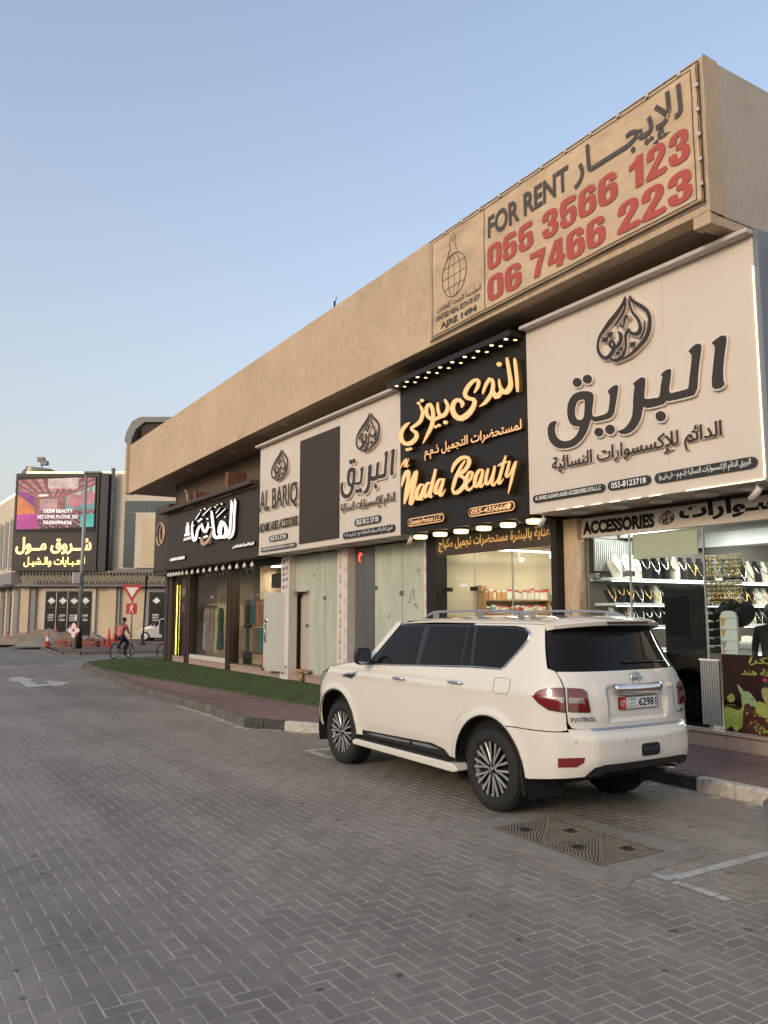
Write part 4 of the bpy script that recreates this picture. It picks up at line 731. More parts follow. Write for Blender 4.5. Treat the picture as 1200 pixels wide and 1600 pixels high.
M['warmface'] = mat('lit warm letter face', (0.62, 0.36, 0.17), 0.5, emit=0.27, ecol=(1.0, 0.52, 0.22))
M['whiteface'] = mat('lit white letter face', (0.9, 0.9, 0.88), 0.5, emit=0.30, ecol=(1.0, 0.98, 0.93))
M['blackgloss'] = mat('glossy black', (0.015, 0.014, 0.014), 0.12)
M['tan_letter'] = mat('brushed tan letter', (0.55, 0.38, 0.26), 0.4, metal=.2)
M['alu'] = mat('brushed aluminium', (0.55, 0.55, 0.55), 0.35, metal=.9)
M['steel'] = mat('stainless fitting', (0.5, 0.48, 0.45), 0.25, metal=1.0)
M['railwhite'] = mat('pale grey coated rail', (0.52, 0.47, 0.44), 0.45, var=.06)
M['glass'] = glass_mat('clear shop glass')
M['glass_dusty'] = glass_mat('slightly dusty shop glass', tint=(.86, .87, .83), alpha=.02)
M['greenpaper'] = mat('green tinted glass over paper', (0.45, 0.475, 0.38), 0.16, var=.12, vscale=2.6, stretch=(1, 1, .18), dirt=.55, dcol=(.58, .60, .51), dscale=2.6, spec=.5)
M['palepaper'] = mat('frosted door glass', (0.46, 0.465, 0.41), 0.28, var=.08, vscale=1.4, dirt=.2, dcol=(.4, .39, .34), dscale=2)
M['cream'] = mat('cream wall', (0.62, 0.52, 0.38), 0.8, var=.04)
M['tape'] = mat('white taped board', (0.62, 0.57, 0.52), 0.7, var=.06)
M['orange'] = mat('orange print', (0.60, 0.30, 0.20), 0.7)
M['bluep'] = mat('blue print', (0.16, 0.17, 0.30), 0.7)
M['white'] = mat('white paint', (0.78, 0.76, 0.73), 0.5)
M['roomwhite'] = mat('white room wall', (0.45, 0.45, 0.44), 0.8, var=.08)
M['roomgrey'] = mat('grey room wall', (0.20, 0.185, 0.17), 0.85, var=.15, vscale=2)
M['lampwhite'] = mat('white lit lamp', (1, 1, 1), .5, emit=9, ecol=(1.0, 0.97, 0.92))
M['lampwarm'] = mat('warm lit lamp', (1, .9, .6), .5, emit=1.3, ecol=(1.0, 0.78, 0.38))
M['lampspot'] = mat('small warm downlight', (1, .9, .6), .5, emit=1.0, ecol=(1.0, 0.80, 0.48))
M['lampdull'] = mat('unlit diffuser', (0.62, 0.57, 0.52), .4)
M['wood'] = mat('pale wood', (.40, .24, .13), .6, var=.2, stretch=(1, 1, 8))
M['ink'] = mat('black print', (.012, .011, .010), .7, spec=.2)
M['floor'] = mat('shop floor tile', (.30, .28, .25), .25)
M['cable'] = mat('black cable', (.01, .01, .01), .5)

# ================================================================== the shop building
shop = thing('shop_building', 'long single storey shop row with a deep tan stucco parapet overhanging its signs', 'building', (9.9, 18.0, 0))
def LB(o):    # keep world coordinates while parenting to a thing placed elsewhere
    p = o.parent; v = Vector((0, 0, 0)); 
    while p is not None: v = v + Vector(p.location); p = p.parent
    o.location = Vector(o.location) - v; return o
def part(mb, name, m, parent=shop, bevel=0.0, kind=None, seg=2):
    o = mb.obj(name, m, parent, bevel, kind, seg); return LB(o) if True else o

# parapet: slightly bowed in plan; x as a function of y
def fxx(y): return 8.48 + .0137 * (y - 5.96)
mb = MB()
ys = [5.96, 6.16] + list(np.linspace(8, 34.6, 15))
T = []
for y in ys:
    x = fxx(y)
    T.append([(x, y, 6.88), (x, y, 8.94 if y > 7 else 8.95), (x + .26, y, 8.94), (x + .26, y, 6.88)])
vs = [q for t in T for q in t]; fs = []
for i in range(len(ys) - 1):
    for k in range(4):
        fs.append([i * 4 + k, (i + 1) * 4 + k, (i + 1) * 4 + (k + 1) % 4, i * 4 + (k + 1) % 4])
n = len(ys) - 1; fs += [(3, 2, 1, 0), (n * 4, n * 4 + 1, n * 4 + 2, n * 4 + 3)]
mb.add(vs, fs); fascia = part(mb, 'parapet', M['stucco'], bevel=.012)
mb = MB(); mb.box(8.742, 14.0, 5.965, 6.20, 6.86, 8.935); part(mb, 'parapet_return', stucco_mat('shade grey stucco', (0.50, 0.43, 0.35), .12), bevel=.01)  # same stucco coloured greyer, since this end turns from the warm light
mb = MB(); mb.box(8.485, 8.66, 5.98, 6.23, 6.72, 6.878); mb.box(8.664, 14.0, 5.975, 6.19, 6.73, 6.855); part(mb, 'drip_edge', M['stucco'], bevel=.008)
mb = MB(); mb.box(8.745, 14, 34.35, 34.62, 6.9, 8.93); part(mb, 'parapet_return', M['stucco'])
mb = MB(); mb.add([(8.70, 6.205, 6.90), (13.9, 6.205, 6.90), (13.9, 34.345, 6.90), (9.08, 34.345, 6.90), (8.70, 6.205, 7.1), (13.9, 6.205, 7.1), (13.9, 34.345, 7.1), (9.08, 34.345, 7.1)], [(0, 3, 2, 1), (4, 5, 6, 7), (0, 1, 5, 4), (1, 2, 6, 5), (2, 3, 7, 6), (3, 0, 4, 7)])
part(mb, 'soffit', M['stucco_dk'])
for y, x in ((23.5, 9.2), (27.5, 9.2), (31.5, 9.3), (19.3, 8.95)):
    mb = MB(); mb.lathe([(.001, 6.86), (.11, 6.862), (.12, 6.90)], (x, y, 0), n=20); part(mb, 'ceiling_lamp', M['lampdull'])
# rear mass and wall over the shops
mb = MB(); mb.box(9.92, 10.2, 5.3, 31.0, 3.47, 6.9); part(mb, 'upper_wall', mat('brown recess wall', (.11, .078, .055), .85, var=.15))  # dark brown wall, its colour deepened for the shade inside the recess
mb = MB(); mb.box(16.5, 16.8, 3.2, 31, .15, 6.9); mb.box(10.2, 16.5, 3.2, 31, 3.5, 3.6); part(mb, 'rear_wall', M['roomgrey'])
mb = MB(); mb.box(9.9, 16.5, 31.0, 31.25, .15, 6.9); part(mb, 'end_wall', M['cladding'])
mb = MB(); mb.box(10.205, 16.5, 5.95, 6.25, 3.61, 6.72); part(mb, 'end_wall', M['stucco'])
# steel brackets above the dark sign
for y in (24.26, 27.94, 27.3):
    mb = MB(); mb.box(9.3, 9.9, y - .10, y + .10, 5.7, 6.35 if y < 27 else 6.1); part(mb, 'bracket', mat('rust painted bracket', (.19, .085, .045), .8))
mb = MB(); mb.tube([(9.25, 27.8, 5.7), (9.25, 28.0, 6.2), (9.3, 28.4, 6.3)], .018, 6); part(mb, 'bracket', M['railwhite'])
# floor slabs and plinths
mb = MB(); mb.box(9.86, 16.5, 3.2, 31, .10, .30); part(mb, 'floor_slab', M['floor'])
pl = [(3.2, 9.58, 9.74), (9.94, 13.7, 9.70), (13.8, 17.3, 9.66), (17.32, 20.3, 9.63), (20.32, 24.4, 9.60), (24.72, 28.3, 9.60), (28.75, 30.15, 9.60)]
for y0, y1, x in pl:
    n = max(1, round((y1 - y0) / .62))
    for i in range(n):
        a, b = y0 + (y1 - y0) * i / n, y0 + (y1 - y0) * (i + 1) / n
        mb = MB(); mb.box(x + rng.uniform(0, .006), 9.87, a + .003, b - .003, .14, .33 + rng.uniform(-.003, .003)); part(mb, 'plinth_stone', M['stone'], bevel=.006, seg=1)
    mb = MB(); mb.box(x - .025, 9.88, y0, y1, .334, .365); part(mb, 'plinth_cap', M['stone'], bevel=.005, seg=1)
# columns between the shops
for y0, y1, x, m in ((9.60, 9.92, 9.72, 'stucco'), (28.30, 28.74, 9.56, 'cladding'), (24.42, 24.70, 9.55, 'cladding'), (30.2, 31.02, 9.52, 'cladding')):
    mb = MB(); mb.box(x, 9.9, y0, y1, .15, 3.48); part(mb, 'column', M[m], bevel=.006)
    if m == 'cladding':
        mb = MB(); mb.box(x - .02, x - .001, y0 + (y1 - y0) * .46, y0 + (y1 - y0) * .54, .16, 3.47); part(mb, 'cladding_joint', M['blackpanel'])
mb = MB(); mb.box(9.62, 9.9, 31.05, 31.25, .15, 3.3); part(mb, 'column', M['cladding'])

def pane(name, x, y0, y1, z0, z1, m=None, t=.012, parent=shop):
    mb = MB(); mb.box(x, x + t, y0, y1, z0, z1); return part(mb, name, m or M['glass'], parent)
def bar(name, x0, x1, y0, y1, z0, z1, m, parent=shop, bevel=.003):
    mb = MB(); mb.box(x0, x1, y0, y1, z0, z1); return part(mb, name, m, parent, bevel, seg=1)

# soffits behind each sign, closing the top of the shopfronts
for y0, y1, z in ((3.2, 9.93, 3.54), (9.96, 13.72, 3.52), (13.74, 21.0, 3.50), (21.02, 31.0, 3.47)):
    bar('sign_soffit', 9.02, 9.9, y0 if y0 > 5 else 5.8, y1, z, z + .05, M['railwhite'] if y0 != 9.96 and y0 < 21 else M['blackpanel'])

# ---- jewellery shop front
pane('glass_pane', 9.85, 3.2, 7.31, .37, 3.15); pane('glass_pane', 9.85, 7.33, 8.63, .37, 3.15); pane('glass_pane', 9.85, 8.65, 9.58, .37, 3.15)
for y in (7.32, 8.64): bar('glass_edge', 9.84, 9.87, y - .012, y + .012, .37, 3.15, M['alu'])
bar('header_board', 9.80, 9.90, 3.2, 9.59, 3.155, 3.47, M['whitesign'])
for z in (2.50,): 
    bar('door_fitting', 9.82, 9.89, 9.30, 9.47, z, z + .07, M['steel']); bar('door_fitting', 9.82, 9.89, 8.58, 8.76, z, z + .08, M['steel'])
# ---- beauty shop front
pane('glass_pane', 9.80, 9.98, 11.3, .37, 3.4); pane('glass_pane', 9.80, 11.32, 12.38, .37, 3.4); pane('glass_pane', 9.80, 12.40, 13.35, .37, 3.4)
bar('door_frame', 9.56, 9.80, 9.93, 10.06, .15, 3.5, M['blackpanel']); bar('door_frame', 9.56, 9.80, 13.34, 13.68, .15, 3.5, M['blackpanel'])
bar('header_board', 9.55, 9.60, 10.03, 13.33, 3.06, 3.44, M['cladding'])
for y in (11.31, 12.39): bar('glass_edge', 9.79, 9.82, y - .008, y + .008, .37, 3.06, M['alu'])
for y in (13.25, 12.45): bar('door_fitting', 9.77, 9.84, y - .1, y + .06, 2.36, 2.44, M['blackpanel'])
bar('notice', 9.785, 9.795, 12.62, 12.85, 2.44, 2.51, M['white'])
# ---- papered shops in the middle
bar('taped_board', 9.60, 9.80, 13.69, 13.83, .36, 3.48, M['tape'])
bar('taped_board', 9.55, 9.80, 16.93, 17.42, .15, 3.48, M['tape'])
bar('taped_board', 9.55, 9.80, 20.12, 20.62, .15, 3.48, M['tape'])
for a, b in ((13.84, 14.83), (14.845, 15.97)): pane('papered_pane', 9.74, a, b, .37, 3.46, M['greenpaper'], .02)
for a, b, z in ((17.43, 18.37, .37), (18.385, 19.30, .37)): pane('papered_pane', 9.74, a, b, z, 3.46, M['greenpaper'], .02)
pane('papered_pane', 9.74, 19.31, 20.11, 2.50, 3.46, M['greenpaper'], .02)
bar('door_lining', 9.95, 10.0, 19.2, 20.2, .3, 2.9, mat('beige lining board', (.44, .38, .32), .8))
bar('back_board', 10.12, 10.16, 13.7, 21.0, .3, 3.5, M['roomgrey'])
for y, z in ((19.32, 2.47), (20.06, 2.47), (19.34, 1.6), (18.38, 2.3), (14.84, 2.36), (15.9, 2.5)):
    bar('door_fitting', 9.71, 9.78, y - .07, y + .07, z - .04, z + .05, M['steel'])
r = random.Random(5)
for k in range(8):      # orange and blue print on the taped boards
    z = .6 + k * .36
    bar('tape_mark', 9.545, 9.549, 17.20 + r.uniform(0, .05), 17.30, z, z + r.uniform(.08, .2), M['orange'])
    mbt = MB(); mbt.tube([(9.547, 17.26 + .03 * math.cos(a), z + .29 + .045 * math.sin(a)) for a in np.linspace(0, 2 * PI, 9)], .006, 4); part(mbt, 'tape_mark', M['ink'])
    bar('tape_mark', 9.545, 9.549, 16.99, 17.04, z + .13, z + .26, M['orange'])
    bar('tape_mark', 9.592, 9.596, 13.74, 13.77, z, z + .14, M['orange'])
for k, z in enumerate((3.3, 3.1, 2.95, 2.8, 2.6, .45, .3)):
    bar('tape_mark', 9.545, 9.549, 20.2, 20.32, z, z + .09, M['bluep'] if k % 2 else M['orange']); bar('tape_mark', 9.545, 9.549, 20.38, 20.52, z - .02, z + .07, M['bluep'])
# faint scribbles on the papered panes
mb = MB()
for y0, z0, s in ((14.5, 2.3, .3), (14.2, 2.75, .18), (15.4, 1.9, .14), (14.75, 1.45, .12), (19.0, 2.9, .1), (14.35, 2.05, .16)):
    P = [(9.737, y0 + s * r.uniform(-.5, .5), z0 + s * r.uniform(-.6, .6)) for _ in range(6)]; mb.tube([Vector(p) for p in catmull(P, 4)], .004, 4)
part(mb, 'pencil_scribble', M['ink'])
# folding gate of thin vertical bars
mb = MB(); mb.box(9.83, 9.86, 15.98, 16.92, .32, 3.48); part(mb, 'gate_backing', M['roomgrey'])
for k in range(19):
    y = 16.0 + k * .05; mb = MB(); mb.box(9.76, 9.79, y - .011, y + .011, .32, 3.44); part(mb, 'gate_bar', M['alu'])
for z in (.9, 1.7, 2.4): bar('gate_rail', 9.795, 9.81, 15.98, 16.92, z, z + .03, M['alu'])
mb = MB(); mb.tube([(9.75, 16.66 + .06 * math.cos(a), 3.24 + .10 * math.sin(a)) for a in np.linspace(-PI / 2, PI / 2 + .6, 10)] + [(9.75, 16.60, 3.28)], .012, 5)
part(mb, 'neon_curl', mat('red neon', (.8, .05, .03), .5, emit=1.5, ecol=(1, .08, .04)))
# swung-open frosted door
door = thing('glass_door', 'frosted pale glass door swung open against the shopfront', 'door', (9.62, 20.15, .38))
mb = MB(); mb.box(-.006, .006, 0, 1.02, -.02, 2.10); o = mb.obj('door_leaf', M['palepaper'], door)
for y, z in ((.05, .02), (.05, 2.06), (1.0, .02)): MB().box(-.02, .02, y - .05, y + .07, z - .04, z + .04).obj('door_fitting', M['steel'], door)
mb = MB(); mb.tube([(-.05, .93, .75), (-.05, .93, 1.25)], .014, 8); mb.tube([(-.05, .93, .8), (0, .93, .8)], .008, 6); mb.tube([(-.05, .93, 1.2), (0, .93, 1.2)], .008, 6); mb.obj('door_handle', M['steel'], door)
MB().lathe([(.001, -.012), (.06, -.012), (.065, 0)], (0, .93, 1.35), axis='X', n=16).obj('lock_disc', M['steel'], door)
door.scale = (1, 1.06, 1); door.rotation_euler = (0, 0, R_(17))
# little bench plank beside the step
bench = thing('step_stool', 'small wooden board on a round post in front of the open doorway step', 'stool', (9.55, 19.3, .172))
MB().box(-.14, .14, -.3, .3, .27, .31).obj('seat', M['wood'], bench, bevel=.004); MB().lathe([(.05, 0), (.05, .27)], n=14).obj('leg', M['wood'], bench)

# ---- dark clad gift shop front
pane('glass_pane', 9.72, 20.64, 21.9, .37, 3.3, M['glass_dusty']); pane('glass_pane', 9.72, 21.92, 24.40, .37, 3.3, M['glass_dusty']); pane('glass_pane', 9.72, 24.72, 28.28, .37, 3.3, M['glass_dusty']); pane('glass_pane', 9.72, 28.76, 30.15, .37, 3.2, M['glass_dusty'])
bar('head_frame', 9.66, 9.9, 20.64, 30.2, 3.30, 3.47, M['cladding'])
bar('door_frame', 9.64, 9.74, 28.75, 28.87, .36, 3.3, M['cladding']); bar('door_frame', 9.64, 9.74, 30.06, 30.18, .36, 3.3, M['cladding'])
bar('light_strip', 9.66, 9.675, 29.96, 29.995, .4, 2.95, mat('yellow led strip', (1, .9, .2), .5, emit=2, ecol=(1, .86, .12)))
bar('window_sill', 9.60, 9.70, 24.75, 28.25, .366, .50, M['lampdull'])
for y in (21.9, 22.6, 26.5): bar('door_fitting', 9.69, 9.76, y - .06, y + .06, 2.42, 2.50, M['steel'])

# ================================================================== fascia signs
FS = fx(9.0)
def sign_box(name, label, y0, y1, z0, z1, m, x0=9.0, x1=9.6, cat='shop sign'):
    t = thing(name, label, cat, (x0, (y0 + y1) / 2, z0))
    n = max(1, round((y1 - y0) / 1.25))
    for i in range(n):
        a, b = y0 + (y1 - y0) * i / n, y0 + (y1 - y0) * (i + 1) / n
        mb = MB(); mb.box(x0, x0 + .04, a + (.0012 if i else 0), b - (.0012 if i < n - 1 else 0), z0, z1); LB(mb.obj('panel', m, t, bevel=.0015, seg=1))
    mb = MB(); mb.box(x0 + .041, x1, y0 + .004, y1 - .004, z0 + .004, z1 - .004); LB(mb.obj('case', m, t))
    return t
# --- big ivory sign
sA = sign_box('shop_sign', 'large ivory sign at the right with a teardrop emblem over one big dark Arabic word', 5.77, 9.93, 3.53, 6.62, M['whitesign'])
LB(traced('letter_backing', TR['BARIQ'], FS, 0, .05, M['whiteedge'], sA, grow=.022)); LB(traced('lettering', TR['BARIQ'], FS, .051, .060, M['letterdark'], sA))
LB(traced('emblem_backing', TR['DROP'], FS, 0, .055, M['whiteedge'], sA, grow=.012)); LB(traced('emblem', TR['DROP'], FS, .0555, .072, M['letterdark'], sA))
def line(s, y0, y1, z0, z1, parent, m='letterdark', depth=.03, bold=0.0, base=0.0, shear=0, fn=FS, name='lettering', slope=0, space=1.0, jit=.0006):
    return LB(letter(name, s, fn, y0, y1, z0, z1, depth, M[m] if isinstance(m, str) else m, parent, bold, shear, base, slope=slope, space=space, jit=jit))
line(ar('الدائم للإكسسوارات النسائية'), 9.34, 6.30, 4.06, 4.37, sA, depth=.05, bold=.012); line(ar('الدائم للإكسسوارات النسائية'), 9.335, 6.295, 4.055, 4.365, sA, 'whiteedge', depth=.04, bold=.03)
def pill_text(s, y0, y1, z0, z1, parent, bold=.02, d=.03, m='blackgloss', tm='white', inset=.022, sp=1.0):
    mb = MB(); pill(mb, y0, y1, z0, z1, FS, 0, d); LB(mb.obj('name_plate', M[m], parent))
    r_ = (z1 - z0) / 2
    line(s, y0 - r_ * 1.1, y1 + r_ * 1.1, z0 + inset, z1 - inset, parent, tm, depth=.003, bold=bold, base=d + .001, space=sp)
pill_text('AL BARIQ ALDAIM LADIES ACCESSORIES S.P.S-L.L.C', 9.82, 8.29, 3.70, 3.82, sA)
pill_text('055-8123718', 8.23, 7.46, 3.70, 3.83, sA)
pill_text(ar('البريق الدائم للإكسسوارات النسائية (ذ.م.م - ش.ش.و)'), 7.39, 5.86, 3.69, 3.83, sA, bold=.01, inset=.012)
M['warmline'] = mat('warm led edge', (1, .85, .6), .5, emit=.9, ecol=(1, .80, .50))
for b_ in [(5.77, 5.785, 3.56, 6.2), (5.79, 6.9, 3.528, 3.54)] + [(7.3 + k * .36, 7.3 + k * .36 + .2, 3.53, 3.54) for k in range(6)]: LB(MB().box(8.985, 8.999, *b_).obj('led_edge', M['warmline'], sA))
mb = MB(); mb.box(9.0, 9.62, 5.70, 5.765, 3.5, 6.66); LB(mb.obj('side_panel', mat('blue grey coated side', (.20, .21, .23), .4, metal=.3), sA))
def rail(parent, y0, y1, z, n):
    mb = MB(); mb.box(8.84, 8.999, y0, y1, z, z + .06); LB(mb.obj('light_rail', M['railwhite'], parent, bevel=.01))
    for k in range(n):
        y = y0 + (y1 - y0) * (k + .5) / n; mb = MB(); mb.lathe([(.001, z - .012), (.028, z - .012), (.034, z)], (8.92, y, 0), n=12); LB(mb.obj('downlight', M['lampdull'], parent))
rail(sA, 5.75, 9.93, 6.60, 9)
# --- double ivory sign with dark middle
sW = sign_box('shop_sign', 'long ivory sign with a blank dark brown panel between two teardrop emblems', 13.78, 20.92, 3.50, 6.50, M['whitesign'])
mb = MB(); mb.box(8.975, 8.999, 16.33, 18.37, 3.64, 6.25); LB(mb.obj('blank_panel', M['greypanel'], sW))
Td = remap(DROP_SRC, (15.50, 14.47, 5.30, 6.26)); Te = remap(DROP_SRC, (20.05, 18.98, 5.28, 6.22))
for T_ in (Td, Te):
    LB(traced('emblem_backing', TR['DROP'], FS, 0, .055, M['whiteedge'], sW, grow=.012, T=T_)); LB(traced('emblem', TR['DROP'], FS, .0555, .072, M['letterdark'], sW, T=T_))
Tb = remap((9.41, 6.16, 4.26, 5.63), (16.20, 13.88, 4.44, 5.42))
_ys = [p[0] for l in TR['BARIQ']['polys'] for q in l for p in q]; _zs = [p[1] for l in TR['BARIQ']['polys'] for q in l for p in q]
Tb = remap((max(_ys), min(_ys), min(_zs), max(_zs)), (16.20, 13.90, 4.50, 5.36))
LB(traced('letter_backing', TR['BARIQ'], FS, 0, .05, M['whiteedge'], sW, grow=.03, T=Tb)); LB(traced('lettering', TR['BARIQ'], FS, .051, .060, M['letterdark'], sW, T=Tb))
line(ar('الدائم للإكسسوارات النسائية'), 16.2, 13.9, 4.14, 4.40, sW, depth=.05, bold=.012); line(ar('الدائم للإكسسوارات النسائية'), 16.19, 13.89, 4.132, 4.39, sW, 'whiteedge', depth=.04, bold=.03)
line('AL BARIQ', 20.78, 18.42, 4.58, 5.24, sW, 'whiteedge', depth=.05, bold=.03); line('AL BARIQ', 20.79, 18.43, 4.59, 5.25, sW, depth=.06, bold=.015)
line('ALDAIM LADIES ACCESSORIES', 20.80, 18.42, 4.12, 4.36, sW, 'whiteedge', depth=.035, bold=.03); line('ALDAIM LADIES ACCESSORIES', 20.81, 18.43, 4.125, 4.365, sW, depth=.045, bold=.015)
pill_text('055 812 3718', 20.19, 19.05, 3.82, 3.98, sW); pill_text('AL BARIQ ALDAIM LADIES ACCESSORIES S.P.S-L.L.C - Branch 1', 20.73, 18.53, 3.58, 3.70, sW)
pill_text('055 812 3718', 15.59, 14.49, 3.83, 3.99, sW); pill_text(ar('البريق الدائم للاكسسوارات النسائية ذ.م.م - ش.ش.و - فرع 1'), 16.12, 13.95, 3.59, 3.74, sW, bold=.01, inset=.014)
rail(sW, 13.76, 20.95, 6.50, 14)
# --- black beauty sign
sN = sign_box('shop_sign', 'black sign with glowing warm orange script letters reading Al Nada Beauty', 9.95, 13.76, 3.50, 6.58, M['blackpanel'])
for key in ('NADA_AR', 'NADA_EN'):
    LB(traced('letter_side', TR[key], fx(9.0), .012, .118, M['gold'], sN, grow=-.008)); LB(traced('lettering', TR[key], FS, .1185, .135, M['warmface'], sN, grow=-.012))
line(ar('لمستحضرات التجميل ذ.م.م'), 12.79, 9.99, 4.86, 5.12, sN, 'gold', depth=.07, bold=.02); line(ar('لمستحضرات التجميل ذ.م.م'), 12.79, 9.99, 4.86, 5.12, sN, 'warmface', depth=.004, bold=.015, base=.085)
def ring_plate(y0, y1, z0, z1, s, parent):
    mb = MB(); pill(mb, y0, y1, z0, z1, FS, 0, .05); LB(mb.obj('name_plate', M['gold'], parent))
    mb = MB(); pill(mb, y0 - .012, y1 + .012, z0 + .012, z1 - .012, FS, .0505, .056); LB(mb.obj('plate_rim', M['warmface'], parent))
    mb = MB(); pill(mb, y0 - .028, y1 + .028, z0 + .028, z1 - .028, FS, .0565, .062); LB(mb.obj('plate_face', M['blackpanel'], parent))
    line(s, y0 - .09, y1 + .09, z0 + .045, z1 - .042, parent, 'warmface', depth=.003, bold=.02, base=.063, shear=.3)
ring_plate(13.44, 12.20, 3.62, 3.80, 'Cosmetics Products L.L.C', sN); ring_plate(11.48, 10.22, 3.62, 3.80, '055-4356660', sN)
mb = MB(); dot(mb, 10.38, 3.71, .05, FS, .0625, .067); LB(mb.obj('phone_badge', M['warmface'], sN))
mb = MB(); mb.box(8.68, 8.999, 9.97, 13.78, 6.50, 6.60); LB(mb.obj('light_canopy', M['blackpanel'], sN))
for k in range(10):
    y = 10.16 + k * .375
    mb = MB(); mb.lathe([(.001, 6.492), (.033, 6.492), (.038, 6.50)], (8.76, y, 0), n=12); LB(mb.obj('downlight', M['lampspot'], sN))
    mb = MB(); mb.lathe([(.001, 6.493), (.03, 6.493), (.035, 6.50)], (8.92, y - .05, 0), n=12); LB(mb.obj('downlight', mat('half lit downlight', (1, .8, .5), .5, emit=.8, ecol=(1, .72, .35)) if k == 0 else bpy.data.materials['half lit downlight'], sN))
for k in range(6):      # round canister lamps under the sign
    y = 10.02 + k * .66
    L_ = thing('canister_lamp', ['first', 'second', 'third', 'fourth', 'fifth', 'sixth'][k] + ' of the six round glowing lamps under the black sign, counted from the jewellery shop', 'lamp', (9.18, y, 3.50), group='round lamps glowing under the black beauty sign')
    MB().lathe([(.13, 0), (.13, -.035), (.10, -.035)], n=20).obj('lamp_cap', M['gold'], L_)
    MB().lathe([(.001, -.10), (.12, -.10), (.135, -.085), (.135, -.036), (.001, -.036)], n=20).obj('diffuser', M['lampwarm'], L_)
for k, y in enumerate((9.15, 8.35, 7.6, 6.85, 6.2)):
    L_ = thing('ceiling_lamp', 'round unlit lamp under the large ivory sign, number %s from the beauty shop' % ('one', 'two', 'three', 'four', 'five')[k], 'lamp', (9.35, y, 3.54), group='round unlit lamps under the large ivory sign')
    MB().lathe([(.15, 0), (.15, -.05), (.13, -.06), (.001, -.06)], n=20).obj('diffuser', M['lampdull'], L_)
for k in range(9):
    mb = MB(); mb.lathe([(.12, 3.50), (.12, 3.46), (.001, 3.455)], (9.3, 14.1 + k * .78, 0), n=16); LB(mb.obj('downlight', M['lampdull'], sW))
def spotcam(y, z, lab, x=9.1):
    t = thing('floodlight', lab, 'spotlight', (x, y, z))
    MB().tube([(0, 0, 0), (0, .02, -.09)], .014, 6).obj('bracket', M['railwhite'], t)
    o = MB().lathe([(.035, .10), (.045, .0), (.052, -.10), (.001, -.10)], n=14).obj('lamp_head', M['railwhite'], t); o.location = (0, .03, -.13); o.rotation_euler = (R_(50), R_(-25), 0)
spotcam(5.95, 3.52, 'small white spotlight under the right end of the large ivory sign'); spotcam(9.72, 3.52, 'small white spotlight under the seam of the ivory and the black sign'); spotcam(13.55, 3.50, 'small white spotlight under the left end of the black sign')
# --- dark sign with white calligraphy
sH = sign_box('shop_sign', 'dark grey sign with white Arabic calligraphy above hanging bulbs', 21.0, 29.3, 3.48, 5.48, M['greypanel'])
LB(traced('letter_side', TR['HADIYA'], FS, .0, .095, M['blackgloss'], sH, grow=.004)); LB(traced('lettering', TR['HADIYA'], FS, .096, .11, M['whiteface'], sH, grow=-.010)); LB(traced('lettering', TR['HADIYA'], FS, .11, .125, M['tan_letter'], sH, key='beige'))
def bk_text(s, y0, y1, z0, z1):
    mb = MB(); mb.box(8.94, 8.999, y1, y0, z0, z1); LB(mb.obj('name_plate', M['blackgloss'], sH)); line(s, y0 - .03, y1 + .03, z0 + .01, z1 - .01, sH, 'whiteface', depth=.003, base=.062, bold=.03)
bk_text(ar('الهدية الذهبية لتجارة الملابس'), 22.72, 21.10, 3.80, 3.92); bk_text('AL HADIYA ALTHAHABIYA', 28.68, 27.02, 3.74, 3.86)
mb = MB()      # small tower emblem
for y0, y1, z0, z1 in ((27.0, 26.7, 4.62, 4.86), (27.12, 26.58, 4.52, 4.60), (26.92, 26.78, 4.88, 4.96)): mb.box(8.93, 8.95, y1, y0, z0, z1)
LB(mb.obj('tower_emblem', M['whiteface'], sH)); bk_text('AL HADIYA', 27.25, 26.42, 4.36, 4.48)
mb = MB(); mb.box(8.72, 8.999, 20.98, 29.6, 5.50, 5.62); LB(mb.obj('light_canopy', M['cladding'], sH, bevel=.01))
sG = sign_box('wall_cladding', 'dark brown clad panel with a tan monogram at the far end of the shop row', 29.32, 31.0, 3.3, 5.9, M['cladding'], x0=9.05, x1=9.6, cat='sign')
mb = MB(); pts = [(9.03, 30.25 + .42 * math.cos(a), 4.85 + .42 * math.sin(a)) for a in np.linspace(.3, 2 * PI - .2, 22)]; mb.tube(pts, .035, 6)
mb.tube([(9.02, 29.95 + .28 * math.cos(a), 4.85 + .36 * math.sin(a)) for a in np.linspace(0, 2 * PI, 20)], .03, 6); LB(mb.obj('monogram', M['tan_letter'], sG))
ORD = ['nearest', 'second', 'third', 'fourth', 'fifth', 'sixth', 'seventh', 'eighth', 'ninth', 'tenth', 'eleventh', 'twelfth', 'thirteenth', 'fourteenth', 'fifteenth', 'sixteenth', 'farthest']
# hanging bulbs under the dark sign
M['bulb'] = mat('frosted bulb', (.72, .66, .58), .25)
mb = MB(); mb.box(9.0, 9.03, 21.0, 31.0, 3.46, 3.475); tag(mb.obj('bulb_rail', M['cladding']), 'thin dark rail under the calligraphy sign that carries the hanging bulbs', 'rail')
for k, y in enumerate(list(np.linspace(21.4, 27.0, 11)) + [27.45, 27.8, 28.1, 28.4, 28.7, 29.0]):
    t = thing('hanging_bulb', 'frosted hanging bulb, %s from the ivory sign along the calligraphy sign' % ORD[k], 'light bulb', (9.015, y, 3.455), group='bulbs hanging below the calligraphy sign')
    MB().tube([(0, 0, 0), (0, 0, -.09)], .012, 6).obj('socket', M['cable'], t)
    MB().lathe([(.014, -.09), (.02, -.11), (.055, -.17), (.06, -.20), (.045, -.235), (.001, -.25)], n=12).obj('bulb', M['bulb'], t)
